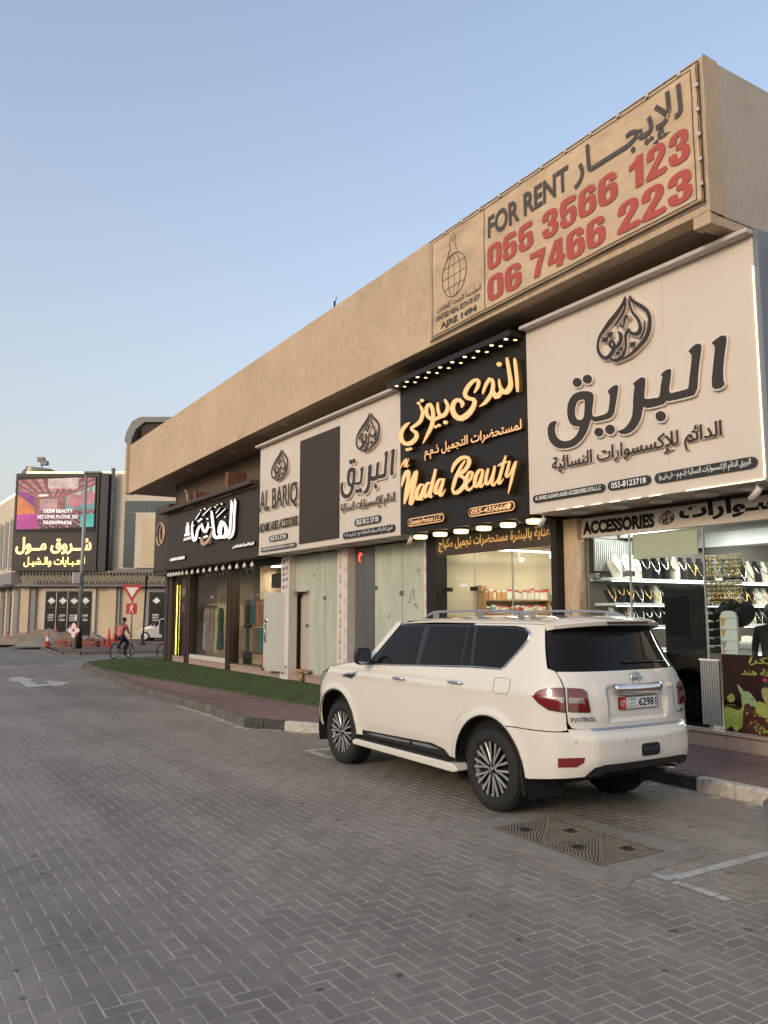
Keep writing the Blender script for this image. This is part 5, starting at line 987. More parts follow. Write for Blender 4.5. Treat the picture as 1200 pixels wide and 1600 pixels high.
# --- header boards lettering
hd = thing('header_lettering', 'black ACCESSORIES lettering and Arabic word on the pale board over the jewellery window', 'lettering', (9.8, 8, 3.2))
FA = fx(9.80); FB = fx(9.55)
line('ACCESSORIES', 9.55, 8.10, 3.20, 3.42, hd, 'ink', depth=.004, bold=.06, fn=FA); line(ar('إكسسـوارات'), 7.66, 5.2, 3.20, 3.50, hd, 'ink', depth=.004, bold=.045, fn=FA)
LB(traced('emblem', TR['DROP'], FA, 0, .004, M['letterdark'], hd, T=remap(DROP_SRC, (8.02, 7.75, 3.19, 3.44))))
hn = thing('header_lettering', 'gold Arabic line on the brown board over the beauty shop glass', 'lettering', (9.55, 11.6, 3.1))
line(ar('عناية بالبشرة مستحضرات تجميل مكياج'), 13.22, 10.05, 3.13, 3.40, hn, mat('gold print', (.62, .33, .09), .5, emit=.12, ecol=(1, .6, .2)), depth=.004, bold=.02, fn=FB)

# --- FOR RENT banner on the parapet
bn = thing('banner', 'dusty tan FOR RENT banner with red phone numbers strapped to the parapet', 'banner', (8.46, 9.0, 7.0))
def FP(u, v, d): return (fxx(u) - .035 - d + .010 * math.sin(u * 3.1 + v * 2.3) * math.sin(v * 4 + u), u, v)
M['banner'] = mat('sun bleached tan banner mesh', (0.56, 0.41, 0.265), .8, var=.14, vscale=1.6, dirt=.6, dcol=(.30, .20, .12), dscale=1.4, bump=1.0, bscale=3.2, stretch=(1, .8, 2.2))
M['redprint'] = mat('faded red print', (0.42, 0.075, 0.062), .75, dirt=.35, dcol=(.30, .10, .06), dscale=2)
M['greyprint'] = mat('dark grey print', (.075, .062, .058), .75, dirt=.2, dcol=(.2, .14, .1), dscale=2)
BZ0, BZ1 = 7.00, 8.86
def bz0(u): return 6.975 + (12.05 - u) * .010
mb = MB(); us = np.linspace(12.0, 6.06, 120); mb.grid(lambda u, t: FP(u, bz0(u) + (BZ1 - bz0(u)) * t, 0), us, np.linspace(0, 1, 40)); o = LB(mb.obj('banner_sheet', M['banner'], bn))
so = o.modifiers.new('s', 'SOLIDIFY'); so.thickness = .004
def bline(s, y0, y1, z0, z1, m, bold=0.0, sp=1.0, bn_=bn):
    """print follows the ripples of the sheet"""
    V, F, isl = text_poly(s, bold, 0, 0, 4, sp); mb = MB()
    mb.add([FP(y0 + (y1 - y0) * x, z0 + (z1 - z0) * y, .014 + (k % 5) * .0006) for (x, y, z), k in zip(V, isl)], F); return LB(mb.obj('lettering', m, bn_))
bline('FOR RENT', 10.26, 8.32, 8.24, 8.63, M['greyprint'], .028)
bline(ar('للإيجــــار'), 8.22, 6.27, 8.12, 8.74, M['greyprint'], .022)
IMP = {  # heavy condensed numerals as closed outlines in a 0..1 x 0..1.6 cell
 '0': [[(.5, 0), (.15, .06), (.0, .35), (.0, 1.25), (.15, 1.54), (.5, 1.6), (.85, 1.54), (1, 1.25), (1, .35), (.85, .06)], [(.5, .28), (.38, .36), (.36, .5), (.36, 1.1), (.38, 1.24), (.5, 1.32), (.62, 1.24), (.64, 1.1), (.64, .5), (.62, .36)]],
 '1': [[(.38, 0), (.80, 0), (.80, 1.6), (.50, 1.6), (.36, 1.42), (.06, 1.26), (.06, 1.02), (.38, 1.08)]],
 '2': [[(0, 0), (.96, 0), (.96, .30), (.46, .30), (.86, .82), (.97, 1.12), (.93, 1.40), (.74, 1.57), (.47, 1.6), (.18, 1.53), (.03, 1.34), (.01, .98), (.38, .98), (.38, 1.2), (.44, 1.34), (.56, 1.34), (.61, 1.2), (.54, .96), (.02, .30)]],
 '3': [[(.5, 0), (.8, .05), (.97, .22), (1.0, .5), (.94, .72), (.76, .84), (.92, .95), (.97, 1.14), (.93, 1.4), (.76, 1.56), (.48, 1.6), (.18, 1.52), (.04, 1.34), (.02, 1.06), (.38, 1.06), (.40, 1.26), (.49, 1.34), (.59, 1.27), (.60, 1.08), (.53, .97), (.36, .95), (.36, .70), (.54, .67), (.62, .55), (.61, .36), (.5, .27), (.39, .36), (.38, .58), (.0, .58), (.02, .26), (.18, .07)]],
 '5': [[(.5, 0), (.82, .07), (.98, .3), (1, .66), (.95, .92), (.78, 1.05), (.55, 1.05), (.42, .98), (.42, 1.28), (.92, 1.28), (.92, 1.6), (.08, 1.6), (.03, .72), (.38, .72), (.44, .80), (.55, .80), (.62, .68), (.62, .40), (.58, .29), (.5, .26), (.41, .32), (.38, .44), (.38, .58), (.01, .58), (.02, .28), (.18, .06)]],
 '6': [[(.5, 0), (.84, .07), (1, .32), (1, .7), (.93, .94), (.72, 1.03), (.5, 1.02), (.38, .95), (.37, 1.14), (.41, 1.31), (.5, 1.36), (.59, 1.31), (.61, 1.14), (.97, 1.14), (.96, 1.38), (.81, 1.55), (.5, 1.6), (.17, 1.53), (.01, 1.27), (0, .36), (.14, .08)], [(.5, .25), (.40, .32), (.38, .5), (.39, .66), (.5, .77), (.61, .68), (.63, .5), (.60, .32)]],
 '7': [[(.22, 0), (.62, 0), (.70, .5), (.96, 1.28), (.96, 1.6), (.0, 1.6), (.0, 1.27), (.57, 1.27), (.33, .55)]],
 '4': [[(.50, 0), (.88, 0), (.88, .30), (1.02, .30), (1.02, .58), (.88, .58), (.88, 1.6), (.42, 1.6), (.0, .60), (.0, .30), (.50, .30)], [(.50, .58), (.28, .58), (.50, 1.15)]]}
def bdig(s, y0, y1, z0, z1):
    cells_ = [c for c in s]; w = sum({'1': .86, ' ': .45}.get(c, 1.0) + (.12 if c != ' ' else 0) for c in cells_) - .12
    k = (y1 - y0) / w; p = y0
    for c in cells_:
        cw = {'1': .86, ' ': .45}.get(c, 1.0)
        if c != ' ':
            lp = [[(p + k * x, z0 + (z1 - z0) * y / 1.6) for x, y in l] for l in IMP[c]]
            v, f = fill2d([[tuple(q) for q in (catmull(l, 2, True) if c not in '147' else l)] for l in lp]); mb = MB(); mb.add([FP(a, b, .015) for a, b in v], f); LB(mb.obj('numeral', M['redprint'], bn))
        p += k * (cw + (.12 if c != ' ' else 0))
bdig('055', 10.28, 9.14, 7.67, 8.10); bdig('3566', 8.93, 7.39, 7.66, 8.10); bdig('123', 7.20, 6.19, 7.66, 8.11)
bdig('06', 10.28, 9.44, 7.12, 7.55); bdig('7466', 9.23, 7.64, 7.13, 7.56); bdig('223', 7.40, 6.18, 7.13, 7.56)
mb = MB()
def bl(pts, w=.006):
    Q = [np.array(p, float) for p in pts]; fn = lambda u, v, d: FP(u, v, d)
    stroke(mb, [(a, b, w) for a, b in Q], fn, .008, .012, smooth=False, zi=.00001)
bl([(10.37, z) for z in np.linspace(7.02, 8.82, 12)], .012)
bl([(y, 8.825) for y in np.linspace(11.95, 6.12, 40)], .008); bl([(y, bz0(y) + .04) for y in np.linspace(11.95, 6.12, 40)], .010); bl([(6.13, z) for z in np.linspace(7.08, 8.82, 12)], .012); bl([(11.93, z) for z in np.linspace(7.02, 8.82, 12)], .010)
# globe held up by two hands, drawn in thin lines
gc, gz, ga, gb = 11.24, 7.97, .375, .40
el = lambda cy, rx, t: [(cy + rx * math.cos(a), gz + gb * math.sin(a)) for a in t]
bl(el(gc, ga, np.linspace(0, 2 * PI, 30)), .012); bl(el(gc, ga * .5, np.linspace(0, 2 * PI, 26)), .008); bl([(gc, gz - gb), (gc, gz + gb)], .009)
for dz in (-.2, 0, .2):
    h_ = ga * math.sqrt(1 - (dz / gb) ** 2); bl([(gc + h_, gz + dz), (gc - h_, gz + dz)], .009)
bl([(11.42, 8.33), (11.34, 8.5), (11.37, 8.58), (11.33, 8.70), (11.24, 8.76), (11.18, 8.70), (11.20, 8.58), (11.16, 8.42), (11.12, 8.36)], .007); bl([(11.46, 8.3), (11.40, 8.42), (11.33, 8.52)], .006); bl([(11.31, 8.66), (11.26, 8.6), (11.22, 8.68)], .006)
LB(mb.obj('line_art', M['greyprint'], bn))
bline(ar('المؤسسة المتحدة للعقارات'), 11.80, 10.47, 7.395, 7.53, M['greyprint'], .01); bline('UNITED REAL ESTATE EST.', 11.80, 10.47, 7.265, 7.36, M['greyprint'], .02); bline('AJRE 1494', 11.68, 10.59, 7.055, 7.20, M['greyprint'], .03)
for y in np.arange(6.3, 12.0, .52): LB(MB().obox((fxx(y) - .045, y, 8.875), .02, .05, .06).obj('eyelet_tie', M['railwhite'], bn))
for z in np.arange(7.25, 8.8, .33): LB(MB().obox((fxx(6.03) - .04, 6.045, z), .02, .05, .045).obj('eyelet_tie', M['railwhite'], bn))
mb = MB(); mb.tube([(fxx(y) - .035, y, 8.885) for y in np.linspace(6.03, 12.03, 14)], .009, 6); mb.tube([(fxx(y) - .035, y, bz0(y) - .03) for y in np.linspace(6.03, 12.03, 14)], .012, 6); mb.tube([(fxx(6.02) - .035, 6.02, 6.99), (fxx(6.02) - .035, 6.02, 8.885)], .010, 6)
LB(mb.obj('edge_cord', M['cladding'], bn))
an = tag(MB().tube([(9.3, 17.2, 8.9), (9.3, 17.2, 9.62)], .025, 6).tube([(9.3, 17.2, 9.5), (9.3, 17.1, 9.7)], .01, 5).obj('antenna', M['cable']), 'short dark antenna rod sticking up behind the parapet', 'antenna')

# ================================================================== the parked SUV
M['paint_car'] = mat('pearl white car paint', (0.74, 0.69, 0.60), 0.18, coat=1.0, spec=.5, dirt=.06, dcol=(.45, .38, .3), dscale=1.5)
M['carglass'] = mat('privacy tinted glass', (0.008, 0.007, 0.006), 0.02, spec=.22)
M['blacktrim'] = mat('satin black trim', (.018, .017, .016), .35)
M['blackplastic'] = mat('textured black plastic', (.022, .021, .02), .65, bump=.2, bscale=200)
M['chrome'] = mat('chrome', (.80, .79, .78), .06, metal=1)
M['rubber'] = mat('tyre rubber', (.014, .013, .012), .8, dirt=.3, dcol=(.045, .04, .032), dscale=4, bump=.2, bscale=80)
M['rimsilver'] = mat('machined rim face', (.72, .70, .67), .32, metal=.75)
M['rimblack'] = mat('dark rim pocket', (.02, .02, .021), .3, metal=.3)
M['lampred'] = mat('red lamp lens', (.18, .007, .008), .08, coat=1, spec=.8)
M['lampclear'] = mat('clear lamp lens', (.40, .33, .31), .10, metal=.5, coat=1)
M['lampdark'] = mat('smoked lamp bezel', (.09, .07, .07), .12, metal=.4, coat=1)
M['rail'] = mat('satin grey roof rail', (.42, .43, .45), .3, metal=.7)
M['under'] = mat('dark underbody', (.012, .011, .011), .9)
M['plate'] = mat('white number plate', (.74, .72, .70), .4)
M['platered'] = mat('red plate field', (.55, .02, .02), .4)
M['headlamp'] = mat('headlamp lens', (.55, .56, .55), .08, metal=.5, coat=1)

def smooth_tab(xs, ys, sig=.025):
    X = np.linspace(min(xs) - .2, max(xs) + .2, 900); Y = np.interp(X, xs, ys); k = int(sig * 4 / (X[1] - X[0])) or 1
    g = np.exp(-.5 * (np.arange(-k, k + 1) * (X[1] - X[0]) / sig) ** 2); g /= g.sum()
    Yp = np.pad(Y, k, mode='edge'); Ys = np.convolve(Yp, g, 'valid'); return lambda v: float(np.interp(v, X, Ys))
Wz = smooth_tab([.30, .45, .60, .85, 1.0, 1.15, 1.27, 1.38, 1.82, 1.92], [.955, .985, .998, 1.005, .996, .992, .975, .932, .752, .695])
Rz = smooth_tab([.30, .45, .6, .8, .9, 1.0, 1.2, 1.38, 1.46, 1.8, 1.9], [-1.02, -1.075, -1.10, -1.10, -1.085, -1.085, -1.07, -1.03, -.985, -.84, -.80])
Fz = smooth_tab([.30, .45, .6, .9, 1.05, 1.15, 1.22, 1.34], [3.86, 3.95, 4.0, 4.02, 3.98, 3.92, 3.86, 3.7], .03)
Ez = smooth_tab([.30, .48, .56, .62, .80, .855, .87, .9], [.0, .03, .065, .075, .075, .06, .0, .0], .008)
Nz = smooth_tab([.3, 1.2, 1.4, 1.6, 1.9], [3.5, 3.4, 3.0, 2.7, 2.6], .05)
LB0, LF0 = -.45, 3.28
def _arc(a, w, n, N=400):
    th = np.linspace(0, PI / 2, N); l = a * np.sin(th) ** (2 / n); x = w * np.cos(th) ** (2 / n)
    d = np.concatenate([[0], np.cumsum(np.hypot(np.diff(l), np.diff(x)))]); return d, th
_dr, _tr = _arc(.68, .97, 3.2); _df, _tf = _arc(.74, .97, 2.7)
SC, SFC = LB0 - _dr[-1], LF0 + _df[-1]        # centre of the tail, centre of the nose
def sstep(a, b, x):
    t = min(1, max(0, (x - a) / (b - a))); return t * t * (3 - 2 * t)
def S(s, z, off=0.0):
    """body skin: s runs along the left flank and round to the middle of the tail (or nose), mirrored beyond it"""
    mir = 1
    if s < SC: s = 2 * SC - s; mir = -1
    w = Wz(z)
    if s < LB0:
        th = float(np.interp(LB0 - s, _dr, _tr)); n = Nz(z); a = LB0 - Rz(z)
        x = w * max(math.cos(th), 0) ** (2 / n); y = LB0 - a * max(math.sin(th), 0) ** (2 / n)
        y -= Ez(z) * (1 - sstep(.60, .84, x))
        if z < 1.3:
            rec = (1 - sstep(.385, .415, x)) * sstep(.93, .955, z) * (1 - sstep(1.24, 1.262, z)); y += .028 * rec
            y -= .010 * sstep(.90, 1.0, z) * (1 - sstep(.50, .58, x)) * (1 - sstep(1.33, 1.37, z))
    elif s > LF0:
        th = float(np.interp(s - LF0, _df, _tf)); n = 2.6; a = Fz(z) - LF0
        x = w * max(math.cos(th), 0) ** (2 / n); y = LF0 + a * max(math.sin(th), 0) ** (2 / n)
    else:
        x = w; y = s
    if s > -.7 and s < 3.8 and z < 1.25:
        for cy, cz in ((-.03, .40), (3.08, .42)):
            r = math.hypot(y - cy, z - cz)
            if r < .75: x += .020 * math.exp(-((r - .545) / .05) ** 2) * (1 if r > .5 else 1)
        x -= .012 * sstep(.62, .5, z) * sstep(.5, .8, y) * (1 - sstep(2.3, 2.6, y))
        x += .008 * math.exp(-((z - 1.165 - .02 * (1.5 - y) * .3) / .03) ** 2)
    return Vector((-x * mir, y, z))
def Sn(s, z):
    e = .006; a = S(s + e, z) - S(s - e, z); b = S(s, z + e) - S(s, z - e); n = b.cross(a)
    if n.length < 1e-9: n = Vector((-1, 0, 0))
    n.normalize(); c = S(s, z); out = Vector((c.x, (c.y - 1.5) if abs(c.y - 1.5) > 1.9 else 0, 0))
    return n if n.dot(out) > 0 else -n
def s_at_x(x, z):     # s on the tail with half-width x (left side); negative x = right side
    lo, hi = SC, LB0
    for _ in range(40):
        m_ = (lo + hi) / 2
        if -S(m_, z).x < abs(x): lo = m_
        else: hi = m_
    return lo if x >= 0 else 2 * SC - lo
def s_at_L(L, z):
    lo, hi = SC, LB0
    for _ in range(40):
        m_ = (lo + hi) / 2
        if S(m_, z).y < L: lo = m_
        else: hi = m_
    return lo
def resample(poly, h):
    out = []
    for i in range(len(poly)):
        a, b = np.array(poly[i], float), np.array(poly[(i + 1) % len(poly)], float); n = max(1, int(np.hypot(*(b - a)) / h + .5))
        out += [tuple(a + (b - a) * k / n) for k in range(n)]
    return out
def panel(name, poly, m, parent, h=.045, off=0.0, flange=.02, side=1, gap=.0, fn=S, fnn=Sn, holes=(), attach=True):
    """a body panel cut from the skin along a closed outline, its edge folded inwards"""
    if gap: poly = grow_loop(poly, -gap)
    B = resample(poly, h * .8); HB = [resample(hh, h * .8) for hh in holes]
    us = [p[0] for p in B]; zs = [p[1] for p in B]
    loops = [B] + HB; vs = []; ed = []
    for lp in loops:
        b0 = len(vs); vs += [Vector(p) for p in lp]; ed += [(b0 + i, b0 + (i + 1) % len(lp)) for i in range(len(lp))]
    allb = np.array([tuple(v) for v in vs])
    def inside(x, y):
        c = False
        for lp in loops:
            j = len(lp) - 1
            for i in range(len(lp)):
                if (lp[i][1] > y) != (lp[j][1] > y) and x < (lp[j][0] - lp[i][0]) * (y - lp[i][1]) / (lp[j][1] - lp[i][1]) + lp[i][0]: c = not c
                j = i
        return c
    for u in np.arange(min(us) + h / 2, max(us), h):
        for z in np.arange(min(zs) + h / 2, max(zs), h):
            if np.min(np.abs(allb[:, 0] - u) + np.abs(allb[:, 1] - z)) > h * .55 and inside(u, z): vs.append(Vector((u, z)))
    v, e, f, *_ = delaunay_2d_cdt(vs, ed, [], 1, 1e-7)
    F = [list(t) for t in f if inside(sum(v[i].x for i in t) / len(t), sum(v[i].y for i in t) / len(t))]
    P = []; Nn = []
    for p in v:
        n = fnn(p.x, p.y); q = fn(p.x, p.y) + n * off; P.append(q); Nn.append(n)
    out = []
    for t in F:     # face the right way
        n = (P[t[1]] - P[t[0]]).cross(P[t[2]] - P[t[0]]); out.append(t if n.dot(Nn[t[0]]) > 0 else t[::-1])
    F = out
    if flange:
        for lp in loops:
            b0 = len(P); n_ = len(lp)
            for p in lp:
                n = fnn(*p); q = fn(*p) + n * off; P += [q, q - n * flange]; Nn += [n, n]
            F += [[b0 + 2 * i, b0 + 2 * ((i + 1) % n_), b0 + 2 * ((i + 1) % n_) + 1, b0 + 2 * i + 1] for i in range(n_)]
    if side < 0:
        P = [Vector((-p.x, p.y, p.z)) for p in P]; Nn = [Vector((-n.x, n.y, n.z)) for n in Nn]; F = [t[::-1] for t in F]
    me = bpy.data.meshes.new(name); me.from_pydata(P, [], F); me.polygons.foreach_set('use_smooth', [True] * len(F)); me.update()
    me.normals_split_custom_set_from_vertices([tuple(n) for n in Nn])
    if m: me.materials.append(m)
    return link(name, me, parent)
def arc_pts(c, r, a0, a1, n):
    return [(c[0] + r * math.cos(R_(a0 + (a1 - a0) * i / n)), c[1] + r * math.sin(R_(a0 + (a1 - a0) * i / n))) for i in range(n + 1)]

def wheel(parent, x, y, side, name='wheel'):
    w = thing(name, None, None, (x, y, .40)); w.parent = parent
    k = side            # -1: outer face towards -x
    o = lambda pts, n=48: [(r, h * k) for r, h in pts]
    R0 = .408
    mb = MB(); mb.lathe(o([(.262, -.03), (.275, .015), (.30, .028), (.345, .026), (.385, .010), (R0 - .008, -.014), (R0, -.035), (R0, -.23), (R0 - .012, -.255), (.34, -.27), (.26, -.25)]), axis='X', n=56, cap=False); t = mb.obj('tyre', M['rubber'], w)
    mb = MB()       # tread blocks
    for i in range(70):
        a = 2 * PI * i / 70
        for q in range(4):
            mb.obox((k * (-.05 - .055 * q), (R0 + .001) * math.cos(a + q * .02), (R0 + .001) * math.sin(a + q * .02)), .044, .026, .010, rx=a + PI / 2)
        mb.obox((k * -.012, (R0 - .012) * math.cos(a), (R0 - .012) * math.sin(a)), .03, .016, .010, rx=a + PI / 2)
    tag(mb.obj('tread', M['rubber'], w), kind='stuff')
    mb = MB(); mb.lathe(o([(.272, .012), (.277, .006), (.268, -.012), (.262, -.02), (.255, -.2)]), axis='X', n=56, cap=False); mb.obj('rim', M['rimsilver'], w)
    mb = MB(); mb.lathe(o([(.001, -.07), (.20, -.075), (.258, -.05)]), axis='X', n=32, cap=False); mb.obj('rim_pocket', M['rimblack'], w)
    mb = MB(); mb.lathe(o([(.001, -.10), (.17, -.10), (.17, -.12)]), axis='X', n=32); mb.obj('brake_disc', M['steel'], w)
    silver, dark = MB(), MB()
    def fnp(u, v, d): return (k * d, u, v)
    for i in range(10):
        for j, da in enumerate((-.095, .095)):
            a = 2 * PI * i / 10 + .1; a0 = a + da * .55; a1 = a + da * 1.55
            def pol(r, t): return (r * math.cos(t), r * math.sin(t))
            for mbx, e, d0, d1 in ((dark, 1.45, -.055, -.004), (silver, 1, -.02, .006)):
                P0 = [pol(.062, a0 - .08 * e), pol(.062, a0 + .08 * e), pol(.15, (a0 + a1) / 2 + .058 * e), pol(.264, a1 + .048 * e), pol(.264, a1 - .048 * e), pol(.15, (a0 + a1) / 2 - .058 * e)]
                if mbx is silver and j == 0: pass
                mbx.prism(P0, lambda u, v, d: fnp(u, v, d + (.004 if math.hypot(u, v) > .2 else -.004)), d0, d1)
    silver.obj('spoke', M['rimsilver'], w); dark.obj('spoke_side', M['rimblack'], w)
    for o_ in (w.children): pass
    mb = MB(); mb.lathe(o([(.001, .016), (.030, .014), (.034, .004), (.07, -.004), (.075, -.02)]), axis='X', n=24); mb.obj('hub', M['rimblack'], w)
    mb = MB(); mb.tube([(k * .017, .024 * math.cos(a), .024 * math.sin(a)) for a in np.linspace(0, 2 * PI, 20)], .004, 5); mb.box(min(k * .012, k * .02), max(k * .012, k * .02), -.026, .026, -.005, .005); mb.obj('hub_emblem', M['chrome'], w)
    mb = MB()
    for i in range(6):
        a = 2 * PI * i / 6; mb.lathe([(.010, k * -.01), (.010, k * .004), (.001, k * .006)], (0, .052 * math.cos(a), .052 * math.sin(a)), axis='X', n=8)
    mb.obj('wheel_nut', M['steel'], w)
    return w

def suv(label, loc, paint='paint_car', rz=0, full=True, group=None):
    car = thing('parked_car', label, 'car', loc, rz, group)
    PT = M[paint]
    sx, sl = s_at_x, s_at_L
    archR = arc_pts((-.03, .40), .530, 176, 4, 22)     # rear to front, over the top
    archF = arc_pts((3.08, .42), .515, 178, 2, 22)[::-1]  # front to rear? (runs front -> rear)
    archF = arc_pts((3.08, .42), .515, 2, 178, 22)
    belt = lambda L: 1.385 - (L - .2) * .038 if L > .2 else 1.387
    for side in (-1, 1) if full else (-1,):
        sd = 1 if side < 0 else -1
        # front door, rear door
        fd = [(2.37, belt(2.37)), (1.32, belt(1.32)), (1.40, 1.2), (1.405, 1.06), (1.375, .75), (1.335, .49), (1.335, .435), (2.42, .435), (2.42, .49), (2.49, .70), (2.52, .93), (2.47, 1.12)]
        d = panel('front_door', fd, PT, car, gap=.0035, side=sd)
        rd = [(1.32, belt(1.32)), (.32, belt(.32)), (.29, 1.14), (.315, .975), (.50, .81), (.57, .66), (.59, .52), (.59, .435), (1.335, .435), (1.335, .49), (1.375, .75), (1.405, 1.06), (1.40, 1.2)]
        d2 = panel('rear_door', rd, PT, car, gap=.0035, side=sd)
        for dd, a, b, z in ((d, 1.70, 1.45, 1.185), (d2, .63, .37, 1.215)):
            mb = MB(); pts = [S(a - (a - b) * t, z + .008 * math.sin(PI * t)) + Vector((-.012 - .028 * math.sin(PI * t) ** .5, 0, 0)) for t in np.linspace(0, 1, 8)]
            if sd < 0: pts = [Vector((-p.x, p.y, p.z)) for p in pts]
            mb.tube(pts, [.010, .016, .017, .017, .017, .017, .016, .010], 8); mb.obj('handle', M['chrome'], dd)
        # fender with arch
        fen = [(2.47, 1.12), (2.52, .93), (2.49, .70), (2.42, .49), (2.42, .435)] + [(2.565, .436)] + archF[::-1] + [(3.60, .44), (3.72, .50), (3.72, .95), (3.50, 1.04), (3.36, 1.15), (3.29, 1.225), (2.9, 1.29), (2.57, 1.325), (2.37, 1.335), (2.37, belt(2.37))]
        f_ = panel('front_fender', fen, PT, car, gap=.003, side=sd)
        # side vent
        v_ = panel('side_vent', [(2.93, 1.128), (2.80, 1.18), (2.53, 1.212), (2.56, 1.17), (2.67, 1.108)], M['chrome'], f_, off=.006, side=sd, flange=.01)
        panel('vent_grille', [(2.87, 1.133), (2.78, 1.165), (2.58, 1.192), (2.60, 1.165), (2.68, 1.124)], M['blackplastic'], f_, off=.010, side=sd, flange=.004)
        panel('vent_blade', [(2.88, 1.142), (2.60, 1.182), (2.61, 1.172), (2.87, 1.134)], M['chrome'], f_, off=.014, side=sd, flange=.004)
        # quarter panel with D pillar, round to the tailgate seam
        seam = [(SC + a_, b_) for a_, b_ in ((.815, .880), (.824, .945), (.827, 1.02), (.835, 1.25), (.881, 1.333), (.937, 1.407), (1.013, 1.426), (1.086, 1.777), (1.095, 1.835))]
        q = [(.32, belt(.32)), (.29, 1.14), (.315, .975), (.50, .81), (.57, .66), (.59, .52), (.59, .435), (.497, .436)] + [p for p in archR[::-1] if p[0] > -.335] + [(-.34, .865), (SC + .90, .868)] + seam + [(.46, 1.835), (.46, 1.812), (-.20, 1.812), (-.36, 1.795), (-.455, 1.745), (-.465, 1.70), (-.41, 1.62), (-.215, 1.41), (-.16, 1.385)]
        qp = panel('quarter_panel', q, PT, car, gap=.003, side=sd)
        if sd > 0:
            ring = []
            for a in np.linspace(0, 2 * PI, 28):
                cu = (abs(math.cos(a)) ** .4) * (1 if math.cos(a) > 0 else -1); cv = (abs(math.sin(a)) ** .4) * (1 if math.sin(a) > 0 else -1)
                ring.append(S(-.235 + .12 * cu, 1.235 + .075 * cv) + Vector((-.001, 0, 0)))
            mb = MB(); mb.tube(ring, .0022, 4); mb.obj('fuel_door_gap', M['blacktrim'], qp)
        # dark daylight opening, panes, chrome strip
        dlo = [(2.33, belt(2.33) + .004), (1.90, 1.795), (1.84, 1.81), (.46, 1.825), (-.20, 1.805), (-.35, 1.788), (-.445, 1.742), (-.455, 1.70), (-.40, 1.622), (-.205, 1.41), (-.155, 1.39), (.32, 1.387)]
        panel('window_frame', dlo, M['blacktrim'], car, off=-.006, side=sd)
        for nm, pl in (('front_window', [(2.22, belt(2.2) + .02), (1.88, 1.775), (1.41, 1.79), (1.35, belt(1.35) + .02)]), ('rear_window', [(1.235, belt(1.2) + .02), (1.27, 1.79), (.59, 1.795), (.52, belt(.5) + .015)]),
                       ('rear_window', [(.48, belt(.5) + .015), (.545, 1.795), (.475, 1.795), (.35, belt(.35) + .015)]), ('quarter_window', [(.29, 1.40), (.40, 1.797), (-.20, 1.787), (-.335, 1.770), (-.42, 1.732), (-.425, 1.70), (-.38, 1.63), (-.19, 1.425), (-.14, 1.405)])):
            panel(nm, pl, M['carglass'], car, off=.001, side=sd, flange=.006)
        tr = [(2.30, belt(2.3) + .004), (1.3, belt(1.3) + .004), (.32, 1.388), (-.15, 1.392), (-.21, 1.418), (-.405, 1.625), (-.465, 1.705), (-.452, 1.745), (-.35, 1.80)]
        pts = [S(*p) + Sn(*p) * .006 for p in [tuple(x) for x in catmull(tr, 5)]]
        if sd < 0: pts = [Vector((-p.x, p.y, p.z)) for p in pts]
        n_ = len(pts); mb = MB(); mb.tube(pts, [.006] * (n_ - 18) + [.006 + .010 * math.sin(PI * i / 18) for i in range(18)], 6); mb.obj('chrome_strip', M['chrome'], car)
        # A pillar
        panel('front_pillar', [(2.46, belt(2.46)), (2.345, belt(2.34)), (1.895, 1.80), (1.90, 1.83), (1.98, 1.835)], PT, car, side=sd, off=.004)
        # lower cladding and step
        panel('door_cladding', [(2.41, .435), (2.41, .500), (2.2, .505), (1.34, .525), (.95, .535), (.72, .50), (.64, .45), (.64, .435)], M['blacktrim'], car, off=.014, side=sd, flange=.02)
        panel('cladding_strip', [(2.3, .478), (2.1, .492), (1.37, .505), (1.37, .482), (2.1, .468)], M['rail'], car, off=.020, side=sd, flange=.006)
        panel('cladding_strip', [(1.30, .482), (1.30, .508), (1.0, .515), (.80, .49), (.95, .482)], M['rail'], car, off=.020, side=sd, flange=.006)
        X0, X1 = (-1.045, -.86) if sd > 0 else (.86, 1.045)
        mb = MB()
        for seg_ in range(1):
            P = [(.42, .345), (.50, .388), (2.50, .388), (2.58, .36), (2.56, .318), (.50, .30), (.42, .32)]
            mb.prism(P, lambda u, v, d: (d, u, v + .012 * (1 - abs(d) / 1.045) * 0), X0, X1)
        st = mb.obj('side_step', PT, car, bevel=.012)
        mb = MB(); xa, xb = (-1.015, -.87) if sd > 0 else (.87, 1.015); mb.box(xa, xb, .60, 2.45, .386, .393)
        for i in range(5): mb.box(xa + .012 + i * .027, xa + .022 + i * .027, .64, 2.41, .393, .397)
        mb.obj('step_tread', M['blackplastic'], st)
        # rocker
        mb = MB(); mb.box(-.93 if sd > 0 else .70, -.70 if sd > 0 else .93, .5, 2.55, .28, .44); mb.obj('rocker', M['under'], car)
        # mirror
        k = -1 if sd > 0 else 1
        mir = thing('mirror', None, None, (k * .95, 2.20, 1.36)); mir.parent = car
        mb = MB(); us = np.linspace(0, 2 * PI, 20, endpoint=False)
        rings = []
        for dy, sc in ((-.02, .90), (-.015, .98), (.02, 1.0), (.07, .93), (.11, .72), (.13, .35)):
            rings.append([Vector((k * (.155 + .105 * sc * (abs(math.cos(a)) ** .55) * (1 if math.cos(a) > 0 else -1)), dy, .055 + .105 * sc * (abs(math.sin(a)) ** .55) * (1 if math.sin(a) > 0 else -1))) for a in us])
        vs = [p for rg in rings for p in rg]; nn = 20; fs = [[i * nn + j, i * nn + (j + 1) % nn, (i + 1) * nn + (j + 1) % nn, (i + 1) * nn + j] for i in range(5) for j in range(nn)] + [list(range(nn)), [5 * nn + j for j in range(nn)]]
        mb.add(vs, fs, True); mb.obj('mirror_shell', PT if sd < 0 else M['blacktrim'], mir)
